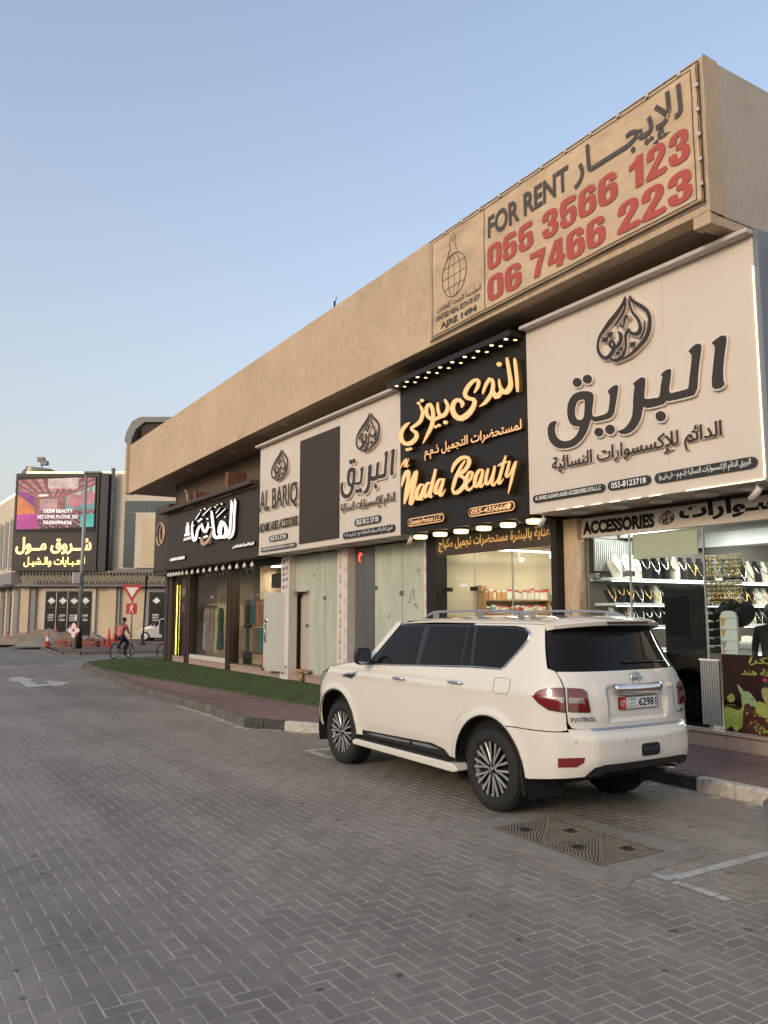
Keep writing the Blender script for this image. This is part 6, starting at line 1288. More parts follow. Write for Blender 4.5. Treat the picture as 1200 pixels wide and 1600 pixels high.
        mb = MB(); mb.add([p + Vector((0, -.0035, 0)) for p in [Vector((k * (.155 + .088 * (abs(math.cos(a)) ** .55) * (1 if math.cos(a) > 0 else -1)), -.02, .055 + .088 * (abs(math.sin(a)) ** .55) * (1 if math.sin(a) > 0 else -1))) for a in us]], [list(range(20))]); mb.obj('mirror_glass', mat('mirror glass', (.5, .52, .54), .02, metal=1) if 'mirror glass' not in bpy.data.materials else bpy.data.materials['mirror glass'], mir)
        mb = MB(); mb.box(min(0, k * .07), max(0, k * .07), .0, .07, -.045, .0); mb.obj('mirror_arm', M['blacktrim'], mir, bevel=.01)
        # wheel well
        for cy, cz in ((-.03, .40), (3.08, .42)):
            mb = MB(); P = [(k * x, cy + .56 * math.cos(a), cz + .56 * math.sin(a)) for x in (.955, .55) for a in np.linspace(-.35, PI + .35, 20)]
            mb.add(P, [(i, i + 1, 21 + i, 20 + i) for i in range(19)], True); mb.add([(k * .55, cy + .58 * math.cos(a), cz + .58 * math.sin(a)) for a in np.linspace(-.35, PI + .35, 20)], [list(range(20))]); mb.obj('wheel_well', M['under'], car)
            lip = [S(cy + .528 * math.cos(a), cz + .528 * math.sin(a)) + Vector((.004, 0, 0)) for a in np.linspace(.05, PI - .05, 24)]
            if sd < 0: lip = [Vector((-p.x, p.y, p.z)) for p in lip]
            mb = MB(); mb.tube(lip, .010, 6); mb.obj('arch_lip', M['blacktrim'] if cy > 1 else M['blacktrim'], car)
        for cy in (0, 3.05): wheel(car, k * .925, cy, 1 * k)
        mb = MB(); mb.add([(k * .975, -.47, .50), (k * .72, -.47, .50), (k * .72, -.50, .24), (k * .965, -.50, .24), (k * .975, -.485, .50), (k * .72, -.485, .50), (k * .72, -.515, .24), (k * .965, -.515, .24)], [(0, 1, 2, 3), (7, 6, 5, 4), (0, 4, 5, 1), (1, 5, 6, 2), (2, 6, 7, 3), (3, 7, 4, 0)])
        mb.obj('mud_flap', M['blackplastic'], car)
        # outer tail lamp
        lo_ = [(sl(-.672, 1.175), 1.175), (sl(-.735, 1.228), 1.228), (sl(-.80, 1.250), 1.250), (SC + .835, 1.262), (SC + .832, 1.05), (sl(-.95, 1.035), 1.035), (sl(-.84, 1.055), 1.055), (sl(-.735, 1.115), 1.115)]
        L1 = panel('tail_lamp', lo_, M['lampdark'], car, h=.03, off=.006, side=sd)
        c_ = grow_loop(lo_, -.014); panel('red_lens', c_, M['lampred'], L1, h=.03, off=.014, side=sd, flange=.008)
        for zz in (1.215, 1.085): panel('lamp_groove', [(sl(-.80, zz), zz), (SC + .846, zz), (SC + .846, zz - .007), (sl(-.80, zz), zz - .007)], M['lampdark'], L1, h=.03, off=.0152, side=sd, flange=.003)
        mid = [(sl(-.74, 1.172), 1.172), (sl(-.80, 1.178), 1.178), (SC + .848, 1.175), (SC + .846, 1.125), (sl(-.93, 1.125), 1.125), (sl(-.88, 1.150), 1.150), (sl(-.80, 1.160), 1.160)]
        panel('clear_lens', mid, M['lampclear'], L1, h=.03, off=.0155, side=sd, flange=.004)
        inn = [(SC + a_, b_) for a_, b_ in ((.812, 1.258), (.66, 1.248), (.615, 1.22), (.583, 1.05), (.60, 1.034), (.808, 1.045))]
        L2 = panel('tail_lamp', inn, M['lampdark'], car, h=.03, off=.010, side=sd)
        panel('red_lens', grow_loop(inn, -.012), M['lampred'], L2, h=.03, off=.018, side=sd, flange=.008)
        for zz in (1.21, 1.08): panel('lamp_groove', [(SC + .80, zz), (SC + .61, zz), (SC + .61, zz - .007), (SC + .80, zz - .007)], M['lampdark'], L2, h=.03, off=.0192, side=sd, flange=.003)
        panel('clear_lens', [(SC + .80, 1.172), (SC + .655, 1.165), (SC + .635, 1.105), (SC + .69, 1.122), (SC + .80, 1.122)], M['lampclear'], L2, h=.03, off=.0195, side=sd, flange=.004)
        panel('reflector', [(SC + .925, .632), (SC + .69, .645), (SC + .70, .60), (SC + .755, .558), (SC + .925, .552)], M['lampred'], car, h=.03, off=.006, side=sd)
        # headlamp
        panel('headlamp', [(3.50, 1.04), (3.36, 1.15), (3.42, 1.16), (3.62, 1.12), (3.9, 1.10), (3.9, .98), (3.70, .96)], M['headlamp'], car, off=.004, side=sd)
        # roof rail
        mb = MB(); px = .655
        rp = [(k * px, 1.55, 1.875), (k * px, 1.40, 1.935), (k * px, 1.2, 1.957), (k * px, .5, 1.965), (k * px, -.1, 1.955), (k * px, -.30, 1.925), (k * px, -.44, 1.885)]
        mb.tube([Vector(p) for p in catmull(rp, 4)], [.010] * 3 + [.015] * 19 + [.010] * 3, 8)
        for yy in (1.30, .48, -.18): mb.box(k * px - .012, k * px + .012, yy - .045, yy + .045, 1.88, 1.955)
        mb.obj('roof_rail', M['rail'], car, bevel=.004)
        # small park sensors
        for xx in (.78, .30):
            s_ = sx(xx, .78); p = S(s_, .78) + Sn(s_, .78) * .003
            if sd < 0: p = Vector((-p.x, p.y, p.z))
            mb = MB(); mb.lathe([(.012, .0), (.012, -.004), (.001, -.005)], tuple(p), axis='Y', n=12); mb.obj('park_sensor', mat('sensor', (.55, .50, .44), .3) if 'sensor' not in bpy.data.materials else bpy.data.materials['sensor'], car)
    # nose, bonnet, windscreen
    panel('front_bumper', [(3.725, .44), (3.725, .95), (3.9, .96), (4.1, .97), (SFC - .02, .98), (SFC - .02, .44)], PT, car); panel('front_bumper', [(3.725, .44), (3.725, .95), (3.9, .96), (4.1, .97), (SFC - .02, .98), (SFC - .02, .44)], PT, car, side=-1)
    for sd in (1, -1): panel('grille', [(3.94, .98), (3.94, 1.10), (SFC, 1.14), (SFC, .98)], M['blackplastic'], car, side=sd, off=-.01)
    def edge(s): return float(np.interp(s, [2.4, 2.57, 2.9, 3.29, 3.42, 3.9, SFC], [1.335, 1.33, 1.293, 1.228, 1.165, 1.115, 1.15]))
    mb = MB(); mb.grid(lambda s, t: (lambda e: Vector((e.x * t, e.y + .0, e.z + .045 * (1 - t ** 4) * min(1, (SFC - s) / .5))))(S(s, edge(s))), np.linspace(2.42, SFC - .03, 26), np.linspace(1, -1, 21)); mb.obj('bonnet', PT, car)
    mb = MB(); 
    def WS(u, t):
        b = Vector((-.86 * t, 2.50 + .28 * (1 - t * t), 1.335)); c = Vector((-.665 * t, 1.86 - .12 * (1 - t * t), 1.845 + .03 * (1 - t * t))); return b.lerp(c, u) + Vector((0, .03 * math.sin(PI * u), .02 * math.sin(PI * u)))
    mb.grid(WS, np.linspace(0, 1, 10), np.linspace(1, -1, 15)); mb.obj('windscreen', M['carglass'], car)
    # roof
    def roof_pt(L, t):
        zg = float(np.interp(L, [-.75, -.3, .5, 1.2, 1.7, 1.98], [1.835, 1.838, 1.838, 1.833, 1.82, 1.79])); cr = float(np.interp(L, [-.75, -.3, .5, 1.2, 1.7, 1.98], [.075, .082, .088, .082, .066, .045]))
        w = .739 - .0 * L; x = w * (abs(math.sin(t * PI / 2)) ** 1.0) * (1 if t > 0 else -1); z = zg + cr * (1 - abs(x / w) ** 3.0) ** .6
        return Vector((-x, L - .10 * (1 - t * t) * (1 if L > 1.8 else 0), z))
    mb = MB(); mb.grid(roof_pt, list(np.linspace(-.64, 1.96, 30)), np.linspace(1, -1, 41)); mb.obj('roof', PT, car)
    mb = MB()
    for k in (-1, 1): mb.tube([(k * .742, y, 1.842 if y < 1.2 else 1.842 - (y - 1.2) * .035) for y in np.linspace(-.6, 1.9, 16)], .009, 6)
    mb.obj('roof_gutter', PT, car)
    # spoiler
    def sp(x, v):
        t = abs(x) / .745; tipL = -.985 + .235 * t ** 2.6; tipz = 1.872 - .045 * t ** 2.5; r0 = roof_pt(-.61, x / .745 if abs(x) < .745 else (1 if x > 0 else -1))
        a = Vector((x, -.60, 1.838 + .077 * (1 - t ** 3) ** .6)); 
        if v <= 1: return Vector((x, a.y + (tipL - a.y) * v, a.z + (tipz - a.z) * v ** 1.6 + .008 * math.sin(PI * v)))
        if v <= 2: q = v - 1; return Vector((x, tipL + .02 * q, tipz - .048 * q * (1 - .2 * t)))
        q = v - 2; return Vector((x, tipL + .02 + (.16 - .06 * t) * q, tipz - .048 * (1 - .2 * t) - .014 * q))
    mb = MB(); mb.grid(sp, np.linspace(-.745, .745, 33), [0, .2, .4, .6, .8, .93, 1, 1.15, 1.5, 1.85, 2, 2.3, 2.7, 3], flip=True)
    spo = mb.obj('spoiler', PT, car); 
    for k in (-1, 1):
        mb = MB(); mb.add([sp(k * .745, v) for v in (0, .3, .6, .93, 1, 1.5, 2, 2.5, 3)], [list(range(9))]); mb.obj('spoiler_end', PT, spo)
    mb = MB(); mb.box(-.28, .28, -.992, -.975, 1.838, 1.860); mb.obj('brake_light', mat('dark red lens', (.05, .01, .01), .1) if 'dark red lens' not in bpy.data.materials else bpy.data.materials['dark red lens'], spo)
    # tailgate, glass
    tg = [(SC + a_, b_) for a_, b_ in ((.68, .888), (.77, .900), (.805, .945), (.815, 1.02), (.823, 1.25), (.868, 1.333), (.92, 1.398))]
    tgm = [(2 * SC - a, b) for a, b in tg[::-1]]
    tailgate = panel('tailgate', tg + tgm, PT, car, h=.024)
    gl = [(SC + a_, b_) for a_, b_ in ((.25, 1.404), (.90, 1.409), (.985, 1.428), (1.003, 1.47), (1.035, 1.62), (1.072, 1.785), (1.065, 1.80), (.3, 1.822))]
    glm = [(2 * SC - a, b) for a, b in gl[::-1]]
    panel('rear_glass', gl + glm, M['carglass'], tailgate, h=.05, off=.003)
    mb = MB(); pts = [S(sx(x, 1.475), 1.475 + .02 * x) + Vector((0, -.02, 0)) for x in (-.55, -.3, 0, .1)]; mb.tube(pts, [.006, .009, .011, .014], 6); mb.obj('wiper', M['blacktrim'], tailgate)
    # bumper
    bl_ = [p for p in arc_pts((-.03, .40), .530, 120.5, 178, 12)]
    bp_ = [(SC + .66, .866), (SC + .90, .862), (-.34, .858)] + bl_ + [(SC + 1.263, .412), (SC + .958, .446), (SC + .675, .468), (SC + .605, .553), (SC + .50, .575)]
    bpm = [(2 * SC - a, b) for a, b in bp_[::-1]]
    bump = panel('rear_bumper', bp_ + bpm, PT, car, h=.035, flange=.03)
    va = [(SC + .50, .571), (SC + .602, .549), (SC + .672, .463), (SC + .54, .458), (SC + .45, .49)]
    vam = [(2 * SC - a, b) for a, b in va[::-1]]
    panel('bumper_valance', va + vam, M['blackplastic'], bump, h=.04, off=-.012)
    mb = MB(); mb.grid(lambda a, v: S(a, .864).lerp(S(a, .889) + Vector((0, .01, 0)), v) + Vector((0, .0, .004 * math.sin(PI * v))), np.linspace(sx(.82, .87), 2 * SC - sx(.82, .87), 50), [0, .25, .5, .75, 1]); mb.obj('bumper_ledge', PT, bump)
    mb = MB(); mb.grid(lambda a, v: S(a, .864).lerp(S(a, .889), v) + Vector((0, 0, .009)), np.linspace(sx(.62, .87), 2 * SC - sx(.62, .87), 40), [.12, .85]); mb.obj('step_pad', M['alu'], bump)
    # hitch opening
    pl_ = [(.038 + .128 * (abs(math.cos(a)) ** .35) * (1 if math.cos(a) > 0 else -1), .672 + .06 * (abs(math.sin(a)) ** .35) * (1 if math.sin(a) > 0 else -1)) for a in np.linspace(0, 2 * PI, 24, endpoint=False)]
    hp = MB(); hp.prism(pl_, lambda u, v, d: (u, -1.172 - d, v), -.05, .006); hc = hp.obj('hitch_opening', M['blacktrim'], bump, bevel=.004)
    mb = MB(); mb.box(-.06, .08, -1.20, -1.178, .655, .695); mb.lathe([(.03, 0), (.03, -.03), (.015, -.032), (.015, -.01)], (.10, -1.18, .675), axis='Y', n=14); mb.obj('tow_hook', M['blackplastic'], hc, bevel=.004)
    # chrome bar, badge, plate, letters
    yb = S(SC, 1.1).y
    mb = MB(); prof = [(0, 1.275), (-.03, 1.272), (-.052, 1.255), (-.056, 1.225), (-.045, 1.185), (-.02, 1.168), (0, 1.168)]
    mb.grid(lambda x, i: Vector((x, (yb - .012) + prof[int(i)][0] * min(1, (.32 - abs(x)) / .03 + .35), prof[int(i)][1] + .010 * (x / .34) ** 2)), list(np.linspace(-.32, .32, 25)), range(7), flip=True); mb.obj('chrome_bar', M['chrome'], tailgate)
    mb = MB(); mb.tube([(.058 * math.cos(a), S(SC, 1.32).y - .012, 1.325 + .055 * math.sin(a)) for a in np.linspace(0, 2 * PI, 28)], .008, 6); mb.box(-.072, .072, S(SC, 1.32).y - .026, S(SC, 1.32).y - .006, 1.313, 1.337); mb.obj('badge', M['chrome'], tailgate)
    pl = MB().box(-.265, .265, yb - .022, yb - .008, 1.045, 1.155).obj('number_plate', M['plate'], tailgate, bevel=.003)
    fnp = lambda u, v, d: (u, yb - .022 - d, v)
    MB().box(-.262, -.175, yb - .0235, yb - .0222, 1.048, 1.152).obj('plate_field', M['platered'], pl)
    letter('plate_number', '62981', fnp, .0, .25, 1.062, 1.138, .003, M['ink'], pl, bold=.015); letter('plate_code', '17', fnp, -.245, -.19, 1.07, 1.125, .003, M['plate'], pl, bold=.02, base=.0015)
    letter('plate_script', ar('الإمارات'), fnp, -.155, -.045, 1.115, 1.145, .003, M['ink'], pl); letter('plate_script', ar('أبوظبي'), fnp, -.145, -.055, 1.083, 1.110, .003, M['ink'], pl); letter('plate_script', 'U.A.E A.D', fnp, -.16, -.03, 1.058, 1.074, .003, M['ink'], pl)
    fr = MB()
    for a, b, c, d_ in ((-.268, .268, 1.042, 1.046), (-.268, .268, 1.154, 1.158), (-.268, -.264, 1.046, 1.154), (.264, .268, 1.046, 1.154)): fr.box(a, b, yb - .026, yb - .010, c, d_)
    fr.obj('plate_frame', M['blacktrim'], pl)
    def tail_text(s_, x0, x1, z0, z1):
        def fnt(u, v, d): 
            ss = sx(-u, v) if u < 0 else 2 * SC - sx(u, v); return S(ss, v) + Sn(ss, v) * (d + .002)
        letter('lettering', s_, fnt, x0, x1, z0, z1, .008, M['chrome'], tailgate, bold=.02, res=2)
    tail_text('PATROL', -.80, -.56, .957, .997); tail_text('PLATINUM', .56, .76, .968, .995); tail_text('LE', .45, .505, 1.225, 1.262)
    # underbody, and a black filler added inside to stop light through the gaps
    mb = MB(); mb.box(-.78, .78, -.75, 3.6, .36, .46); mb.box(-.45, .45, -.3, 3.5, .28, .4); mb.tube([(-.75, 0, .40), (.75, 0, .40)], .07, 8); mb.obj('underbody', M['under'], car)
    mb = MB()
    for zz, (y0, y1) in ((.42, (-.92, 3.75)),):
        pass
    inner = [(S(s_, z), z) for z in (.5, 1.0, 1.36, 1.8) for s_ in np.linspace(SC, 3.6, 24)]
    mb.box(-.86, .86, -.44, 2.50, .40, 1.33); mb.add([(-.80, -.56, 1.33), (.80, -.56, 1.33), (.84, 2.35, 1.33), (-.84, 2.35, 1.33), (-.66, -.58, 1.82), (.66, -.58, 1.82), (.66, 1.75, 1.82), (-.66, 1.75, 1.82)], [(0, 1, 5, 4), (1, 2, 6, 5), (2, 3, 7, 6), (3, 0, 4, 7), (4, 5, 6, 7)])
    mb.box(-.68, .68, -.90, -.44, .52, 1.22); mb.box(-.78, .78, 2.5, 3.75, .52, 1.12); mb.obj('gap_light_block', M['under'], car)
    mb = MB(); mb.tube([(.55, -.5, .40), (.60, -.85, .42), (.62, -.98, .41)], .032, 10); mb.obj('exhaust_pipe', M['steel'], car)
    return car
car1 = suv('large pearl white off road car with dark glass parked by the kerb facing away', (6.29, 6.56, 0), rz=R_(.3))

# ================================================================== buildings and street beyond
FWD = Vector((math.sin(R_(32)), math.cos(R_(32)), 0)); RGT = Vector((math.cos(R_(32)), -math.sin(R_(32)), 0))
M['mallwall'] = mat('pale cream render', (.62, .54, .43), .85, var=.07, vscale=.4, dirt=.2, dcol=(.34, .28, .2), dscale=.5)
M['malltan'] = mat('warm sandstone cladding', (.60, .475, .32), .8, var=.10, vscale=.7)
M['mallgrey'] = mat('grey render', (.27, .26, .25), .85, var=.08, vscale=.6)
M['mallblack'] = mat('black brown cladding', (.030, .024, .022), .5)
M['darkdoor'] = mat('dark film on shopfront', (.020, .015, .014), .25)
M['tealglass'] = mat('blue green curtain glass', (.018, .045, .055), .10, spec=.8)
M['lattice'] = mat('gilded lattice metal', (.50, .40, .27), .45, metal=.4)
M['gold2'] = mat('lit gold letter', (1, .75, .3), .5, emit=.75, ecol=(1.0, .70, .24))
M['roofgold'] = mat('lit roof edge', (1, .8, .4), .5, emit=.75, ecol=(1, .74, .38))
M['whitep'] = mat('white vinyl print', (.78, .76, .72), .6)
M['tanp'] = mat('tan vinyl print', (.35, .26, .15), .6)
M['sheetmetal'] = mat('grey coated roof sheet', (.17, .165, .16), .5, metal=.2)

mall = thing('shopping_mall', 'cream two storey mall across the side street with gilded lattice band and dark shopfronts', 'building')
mall.location = FWD * 56 + RGT * -22 + Vector((0, 0, 0)); mall.rotation_euler = (0, 0, R_(-32))
def mbx(name, m, x0, x1, y0, y1, z0, z1, parent=None, bevel=.0):
    """mall frame: x across (lateral + 22), y depth behind 56 m"""
    p = parent or mall; off = Vector(parent.location) if parent is not None and parent != mall else Vector((0, 0, 0))
    mb = MB(); mb.box(x0 + 22, x1 + 22, y0, y1, z0, z1); return mb.obj(name, m, p, bevel=bevel)
mbx('wall', M['malltan'], -24.9, -9, .3, 12, 0, 3.80); mbx('upper_wall', M['mallwall'], -25.2, -9, .5, 12, 4.75, 11.6)
mbx('band_wall', M['mallgrey'], -24.9, -9, .45, 12, 3.80, 4.76)
mbx('band_ledge', M['sheetmetal'], -25.1, -8, -.35, .5, 3.70, 3.82); mbx('band_ledge', M['sheetmetal'], -25.1, -8, -.15, .5, 4.64, 4.76)
mbx('roof_edge', M['roofgold'], -25.0, -9, .38, .46, 11.60, 11.72)
# shopfront of four dark leaves, with stone surround
mbx('door_surround', M['mallwall'], -23.40, -19.70, .10, .29, .15, 3.62); mbx('door_recess', M['sheetmetal'], -23.10, -19.93, .06, .098, .18, 3.42)
for i in range(4):
    a = -23.05 + i * .775; d = mbx('door_leaf', M['darkdoor'], a, a + .72, .0, .055, .2, 3.36)
    c = a + .40 + 22; mb = MB()
    mb.add([(c - .27, -.004, 2.72), (c, -.004, 2.54), (c + .27, -.004, 2.72), (c, -.004, 2.98)], [(0, 1, 2, 3)]); mb.obj('diamond_mark', M['whitep'], d)
    mb = MB(); mb.add([(c - .26, -.004, 2.70), (c, -.004, 2.44), (c + .26, -.004, 2.70), (c, -.004, 2.52)], [(0, 1, 2, 3)]); mb.obj('diamond_mark', M['tanp'], d)
    ft = lambda u, v, dd: (u + 22, -.003 - dd, v)
    txts = [('STEPS', 'FIRST', 'ALWAYS'), None, ('SEASONS', 'NO 1', ''), None][i]
    if i in (0,):
        for k, s_ in enumerate(('100%', 'FIRST', 'QUALITY')): letter('lettering', s_, ft, a + .2, a + .60, 1.72 - k * .18, 1.84 - k * .18, .003, M['whitep'], d, bold=.03)
    elif i == 2:
        letter('lettering', '1', ft, a + .48, a + .62, 1.38, 1.80, .003, M['whitep'], d, bold=.05)
        for k in range(3): letter('lettering', 'SHOP', ft, a + .12, a + .44, 1.68 - k * .16, 1.80 - k * .16, .003, M['whitep'], d, bold=.03)
    else:
        for k, s_ in enumerate((ar('متجر'), ar('عبايات'))): letter('lettering', s_, ft, a + .15, a + .6, 1.60 - k * .26, 1.84 - k * .26, .003, M['whitep'], d, bold=.03)
    letter('lettering', 'FASHION', ft, a + .22, a + .58, 2.28, 2.35, .003, M['tanp'], d)
for a in (-22.33 + .0, -21.56, -20.78): mbx('door_stile', M['alu'], a - .0, a + .035, -.02, .05, .2, 3.38)
# plain wall with pilasters
for a, w, m in ((-24.75, .5, 'malltan'), (-24.1, .3, 'mallgrey'), (-18.85, .55, 'malltan'), (-18.15, .12, 'mallgrey')): mbx('pilaster', M[m], a, a + w, .12, .30, 0, 3.7)
mbx('small_sign', M['tanp'], -18.95, -18.75, .27, .298, 2.6, 2.9); 
mbx('door_surround', M['mallgrey'], -16.30, -13.5, .1, .29, .15, 3.6)
d = mbx('door_leaf', M['darkdoor'], -16.0, -13.8, .0, .09, .2, 3.32)
mb = MB(); c = -15.5 + 22; mb.add([(c - .27, -.004, 2.72), (c, -.004, 2.54), (c + .27, -.004, 2.72), (c, -.004, 2.98)], [(0, 1, 2, 3)]); mb.obj('diamond_mark', M['whitep'], d)
for k, s_ in enumerate(('100%', 'FIRST', 'QUALITY')): letter('lettering', s_, lambda u, v, dd: (u + 22, -.003 - dd, v), -15.75, -15.3, 1.72 - k * .18, 1.84 - k * .18, .003, M['whitep'], d, bold=.03)
# lattice band: interlaced ogees, each cell its own piece
def cell_me():
    mb = MB()
    for sgn in (-1, 1):
        mb.tube([Vector((sgn * x, 0, z)) for x, z in [tuple(q) for q in catmull([(.40, -.40), (.36, -.1), (.16, .12), (.0, .40)], 4)]], .034, 4, cap=False); mb.tube([Vector((sgn * x, 0, z)) for x, z in [tuple(q) for q in catmull([(.0, -.40), (.10, -.2), (.30, .05), (.40, .40)], 4)]], .034, 4, cap=False)
        mb.tube([Vector((sgn * x, 0, z)) for x, z in ((.0, -.22), (.14, -.02), (.0, .18))], .030, 4, cap=False)
    mb.tube([(.12 * math.cos(a), 0, -.02 + .12 * math.sin(a)) for a in np.linspace(0, 2 * PI, 10)], .028, 4, cap=False)
    return mb.mesh('lattice_cell')
cm = cell_me(); cm.materials.append(M['lattice'])
for i in range(36):
    o = link('lattice_cell', cm, mall, loc=(-24.75 + .24 + i * .45 + 22, -.38, 4.24)); o.scale = (.56, 1, 1)
# upper windows
mbx('curtain_glass', M['tealglass'], -18.02, -9.2, .40, .48, 5.05, 9.65)
for x in (-16.6, -15.3, -14.0, -12.7): mbx('mullion', M['sheetmetal'], x, x + .04, .36, .40, 8.82, 9.65)
mbx('mullion', M['sheetmetal'], -18.02, -9.2, .36, .40, 8.80, 8.85)
for z in (6.9,): mbx('mullion', M['sheetmetal'], -18.0, -17.2, .37, .40, z, z + .04)
mbx('window_surround', M['mallwall'], -17.15, -13.2, .10, .39, 4.98, 8.80); mbx('blind_window', M['malltan'], -16.70, -13.6, .06, .098, 5.18, 8.38)
mbx('frame_line', M['sheetmetal'], -18.9, -9.2, .2, .5, 4.78, 4.93)
pp = MB(); pp.tube([(-18.83 + 22, .1, 4.5), (-18.83 + 22, .1, 11.9)], .14, 10); pp.obj('round_pipe', M['sheetmetal'], mall)
for z in (6.4, 8.2, 10.4): mb = MB(); mb.tube([(-18.83 + 22, .1, z), (-18.83 + 22, .1, z + .1)], .17, 10); mb.obj('pipe_collar', M['sheetmetal'], mall)
# left flank receding along the main street (in the mall frame, the street direction leans left)
dirv = Vector((math.sin(R_(-34)), math.cos(R_(-34)), 0))
def flank(name, m, s0, s1, o0, o1, z0, z1):
    """s along the flank from the corner, o outward"""
    nrm = Vector((-dirv.y, dirv.x, 0)); C0 = Vector((-25.1 + 22, .35, 0))
    P = [C0 + dirv * s + nrm * o for s, o in ((s0, o0), (s1, o0), (s1, o1), (s0, o1))]
    mb = MB(); mb.prism([(p.x, p.y) for p in P], lambda u, v, d: (u, v, d), z0, z1); return mb.obj(name, m, mall)
flank('side_wall', M['mallgrey'], 0, 30, -4, 0, 0, 3.8); flank('side_upper', M['mallwall'], 0, 30, -4, .0, 4.7, 10.4); flank('side_ledge', M['sheetmetal'], 0, 30, 0, .9, 3.7, 3.85); flank('side_band', M['mallgrey'], 0, 30, 0, .5, 3.85, 4.7); flank('roof_edge', M['roofgold'], 0, 30, .0, .05, 10.4, 10.55)
for k in range(8):
    flank('side_pilaster', M['mallwall'], .3 + k * 2.6, .95 + k * 2.6, 0, .22, 0, 3.7); flank('shop_window', M['darkdoor'], 1.2 + k * 2.6, 2.6 + k * 2.6, .0, .05, .4, 3.2)
    flank('blind_window', M['mallgrey'], .6 + k * 2.2, 1.6 + k * 2.2, .0, .06, 5.2, 8.6); flank('window_surround', M['mallwall'], 1.62 + k * 2.2, 1.75 + k * 2.2, .0, .12, 5.0, 8.8)
# roof turret with hipped sheet roof
mbx('turret', M['mallwall'], -25.5, -24.3, 2.5, 5.5, 11.4, 12.0)
mb = MB(); mb.add([(-26.2 + 22, 1.6, 11.5), (-24.0 + 22, 1.6, 11.8), (-24.0 + 22, 6, 11.8), (-26.2 + 22, 6, 11.5), (-25.7 + 22, 2.0, 12.42), (-24.0 + 22, 2.0, 12.2), (-24.0 + 22, 5, 12.2), (-25.7 + 22, 5, 12.42)], [(0, 1, 5, 4), (1, 2, 6, 5), (2, 3, 7, 6), (3, 0, 4, 7), (4, 5, 6, 7), (3, 2, 1, 0)]); mb.obj('turret_roof', M['sheetmetal'], mall)
for x, z in ((-24.75, 12.65), (-24.5, 12.4)): mbx('roof_camera', M['sheetmetal'], x, x + .45, 1.4, 1.8, z, z + .3)
mbx('camera_post', M['sheetmetal'], -24.5, -24.42, 1.5, 1.6, 11.5, 12.7)
mb = MB(); mb.lathe([(.0, 0), (.22, .0), (.22, .5), (.15, .7), (0, .72)], (-25.0 + 22, 1.0, 11.5), n=12); mb.obj('roof_vent', M['mallwall'], mall)

# black sign block with the screen
scr = thing('mall_sign', 'tall black sign block carrying a bright pink screen above gold lit Arabic letters', 'sign'); scr.location = FWD * 55.6 + RGT * -22.2 + Vector((0, 0, 4.7)); scr.rotation_euler = (0, 0, R_(-32))
def sb(name, m, x0, x1, y0, y1, z0, z1): 
    mb = MB(); mb.box(x0 + 22.2, x1 + 22.2, y0, y1, z0 - 4.7, z1 - 4.7); return mb.obj(name, m, scr)
sb('sign_block', M['mallblack'], -25.35, -19.6, .02, .9, 4.75, 11.45); sb('side_block', M['mallblack'], -19.58, -19.0, .12, .9, 4.75, 11.5)
for z in (6.0, 7.3, 9.4): sb('panel_joint', M['blackpanel'], -25.35, -19.6, .012, .019, z, z + .02)
M['led'] = None
def led_mat():
    m = bpy.data.materials.new('led screen picture'); m.use_nodes = True; nt = m.node_tree; N, L = nt.nodes, nt.links; b = N['Principled BSDF']; b.inputs['Base Color'].default_value = (.02, .02, .02, 1)
    a = N.new('ShaderNodeAttribute'); a.attribute_name = 'pix'; n = N.new('ShaderNodeTexNoise'); n.inputs['Scale'].default_value = 9; n.inputs['Detail'].default_value = 6
    r = N.new('ShaderNodeMapRange'); L.new(n.outputs[0], r.inputs[0]); r.inputs[1].default_value = .3; r.inputs[2].default_value = .7; r.inputs[3].default_value = .7; r.inputs[4].default_value = 1.3
    x = N.new('ShaderNodeMix'); x.data_type = 'RGBA'; x.blend_type = 'MULTIPLY'; x.inputs[0].default_value = 1; L.new(a.outputs['Color'], x.inputs[6]); L.new(r.outputs[0], x.inputs[7])
    L.new(x.outputs[2], b.inputs['Emission Color']); b.inputs['Emission Strength'].default_value = .27; return m
M['led'] = led_mat()
# picture on the screen: a salon interior in pinks, drawn as a coarse pixel grid
W_, H_ = 150, 96; img = np.zeros((H_, W_, 3)); rs = np.random.RandomState(2)
for j in range(H_):
    for i in range(W_):
        u, v = i / W_, j / H_; vx, vy = .45, .52; c = np.array([.45, .14, .14])
        if v > .52 + abs(u - vx) * .55:        # ceiling with beams
            c = np.array([.40, .05, .08]) if (int((u - vx) / (v - vy + .05) * 7) % 2) else np.array([.75, .30, .32]) if int(v * 30) % 3 else np.array([.2, .3, .22])
            if .38 < u < .78 and v > .80 - (u - .4) * .1 + .0 and (u - .38) * .6 < v - .55: c = np.array([1.0, .72, .62])
        elif u > .62 and v > .35:               # right hand windows
            c = np.array([.85, .9, .7]) if (int(u * 26) % 3 and v > .62) else np.array([.15, .55, .50])
            if abs(math.hypot((u - .74) * 1.4, v - .52)) < .14 or math.hypot((u - .90) * 1.4, v - .58) < .15: c = np.array([.82, .28, .33])
        elif u < .22 and v > .15: c = np.array([1.0, .28, .08]) if v < .7 - u * 1.2 else np.array([.35, .04, .30])
        if v < .30: c = np.array([.12, .03, .05]) if (int(i / 3) * 7 + int(j / 4) * 5) % 9 < 6 else np.array([.6, .25, .3])
        if v < .30 and u < .28: c = np.array([.65, .06, .35]) * (.6 + rs.rand())
        if v < .26 and u > .82: c = np.array([.10, .70, .62])
        if .28 < u < .52 and .36 < v < .58: c = np.array([.78, .42, .42])
        if abs(v - .66) < .02 and .26 < u < .40: c = np.array([1.6, 1.3, 1.2])
        img[j, i] = c * (1 + .25 * (rs.rand() - .5))
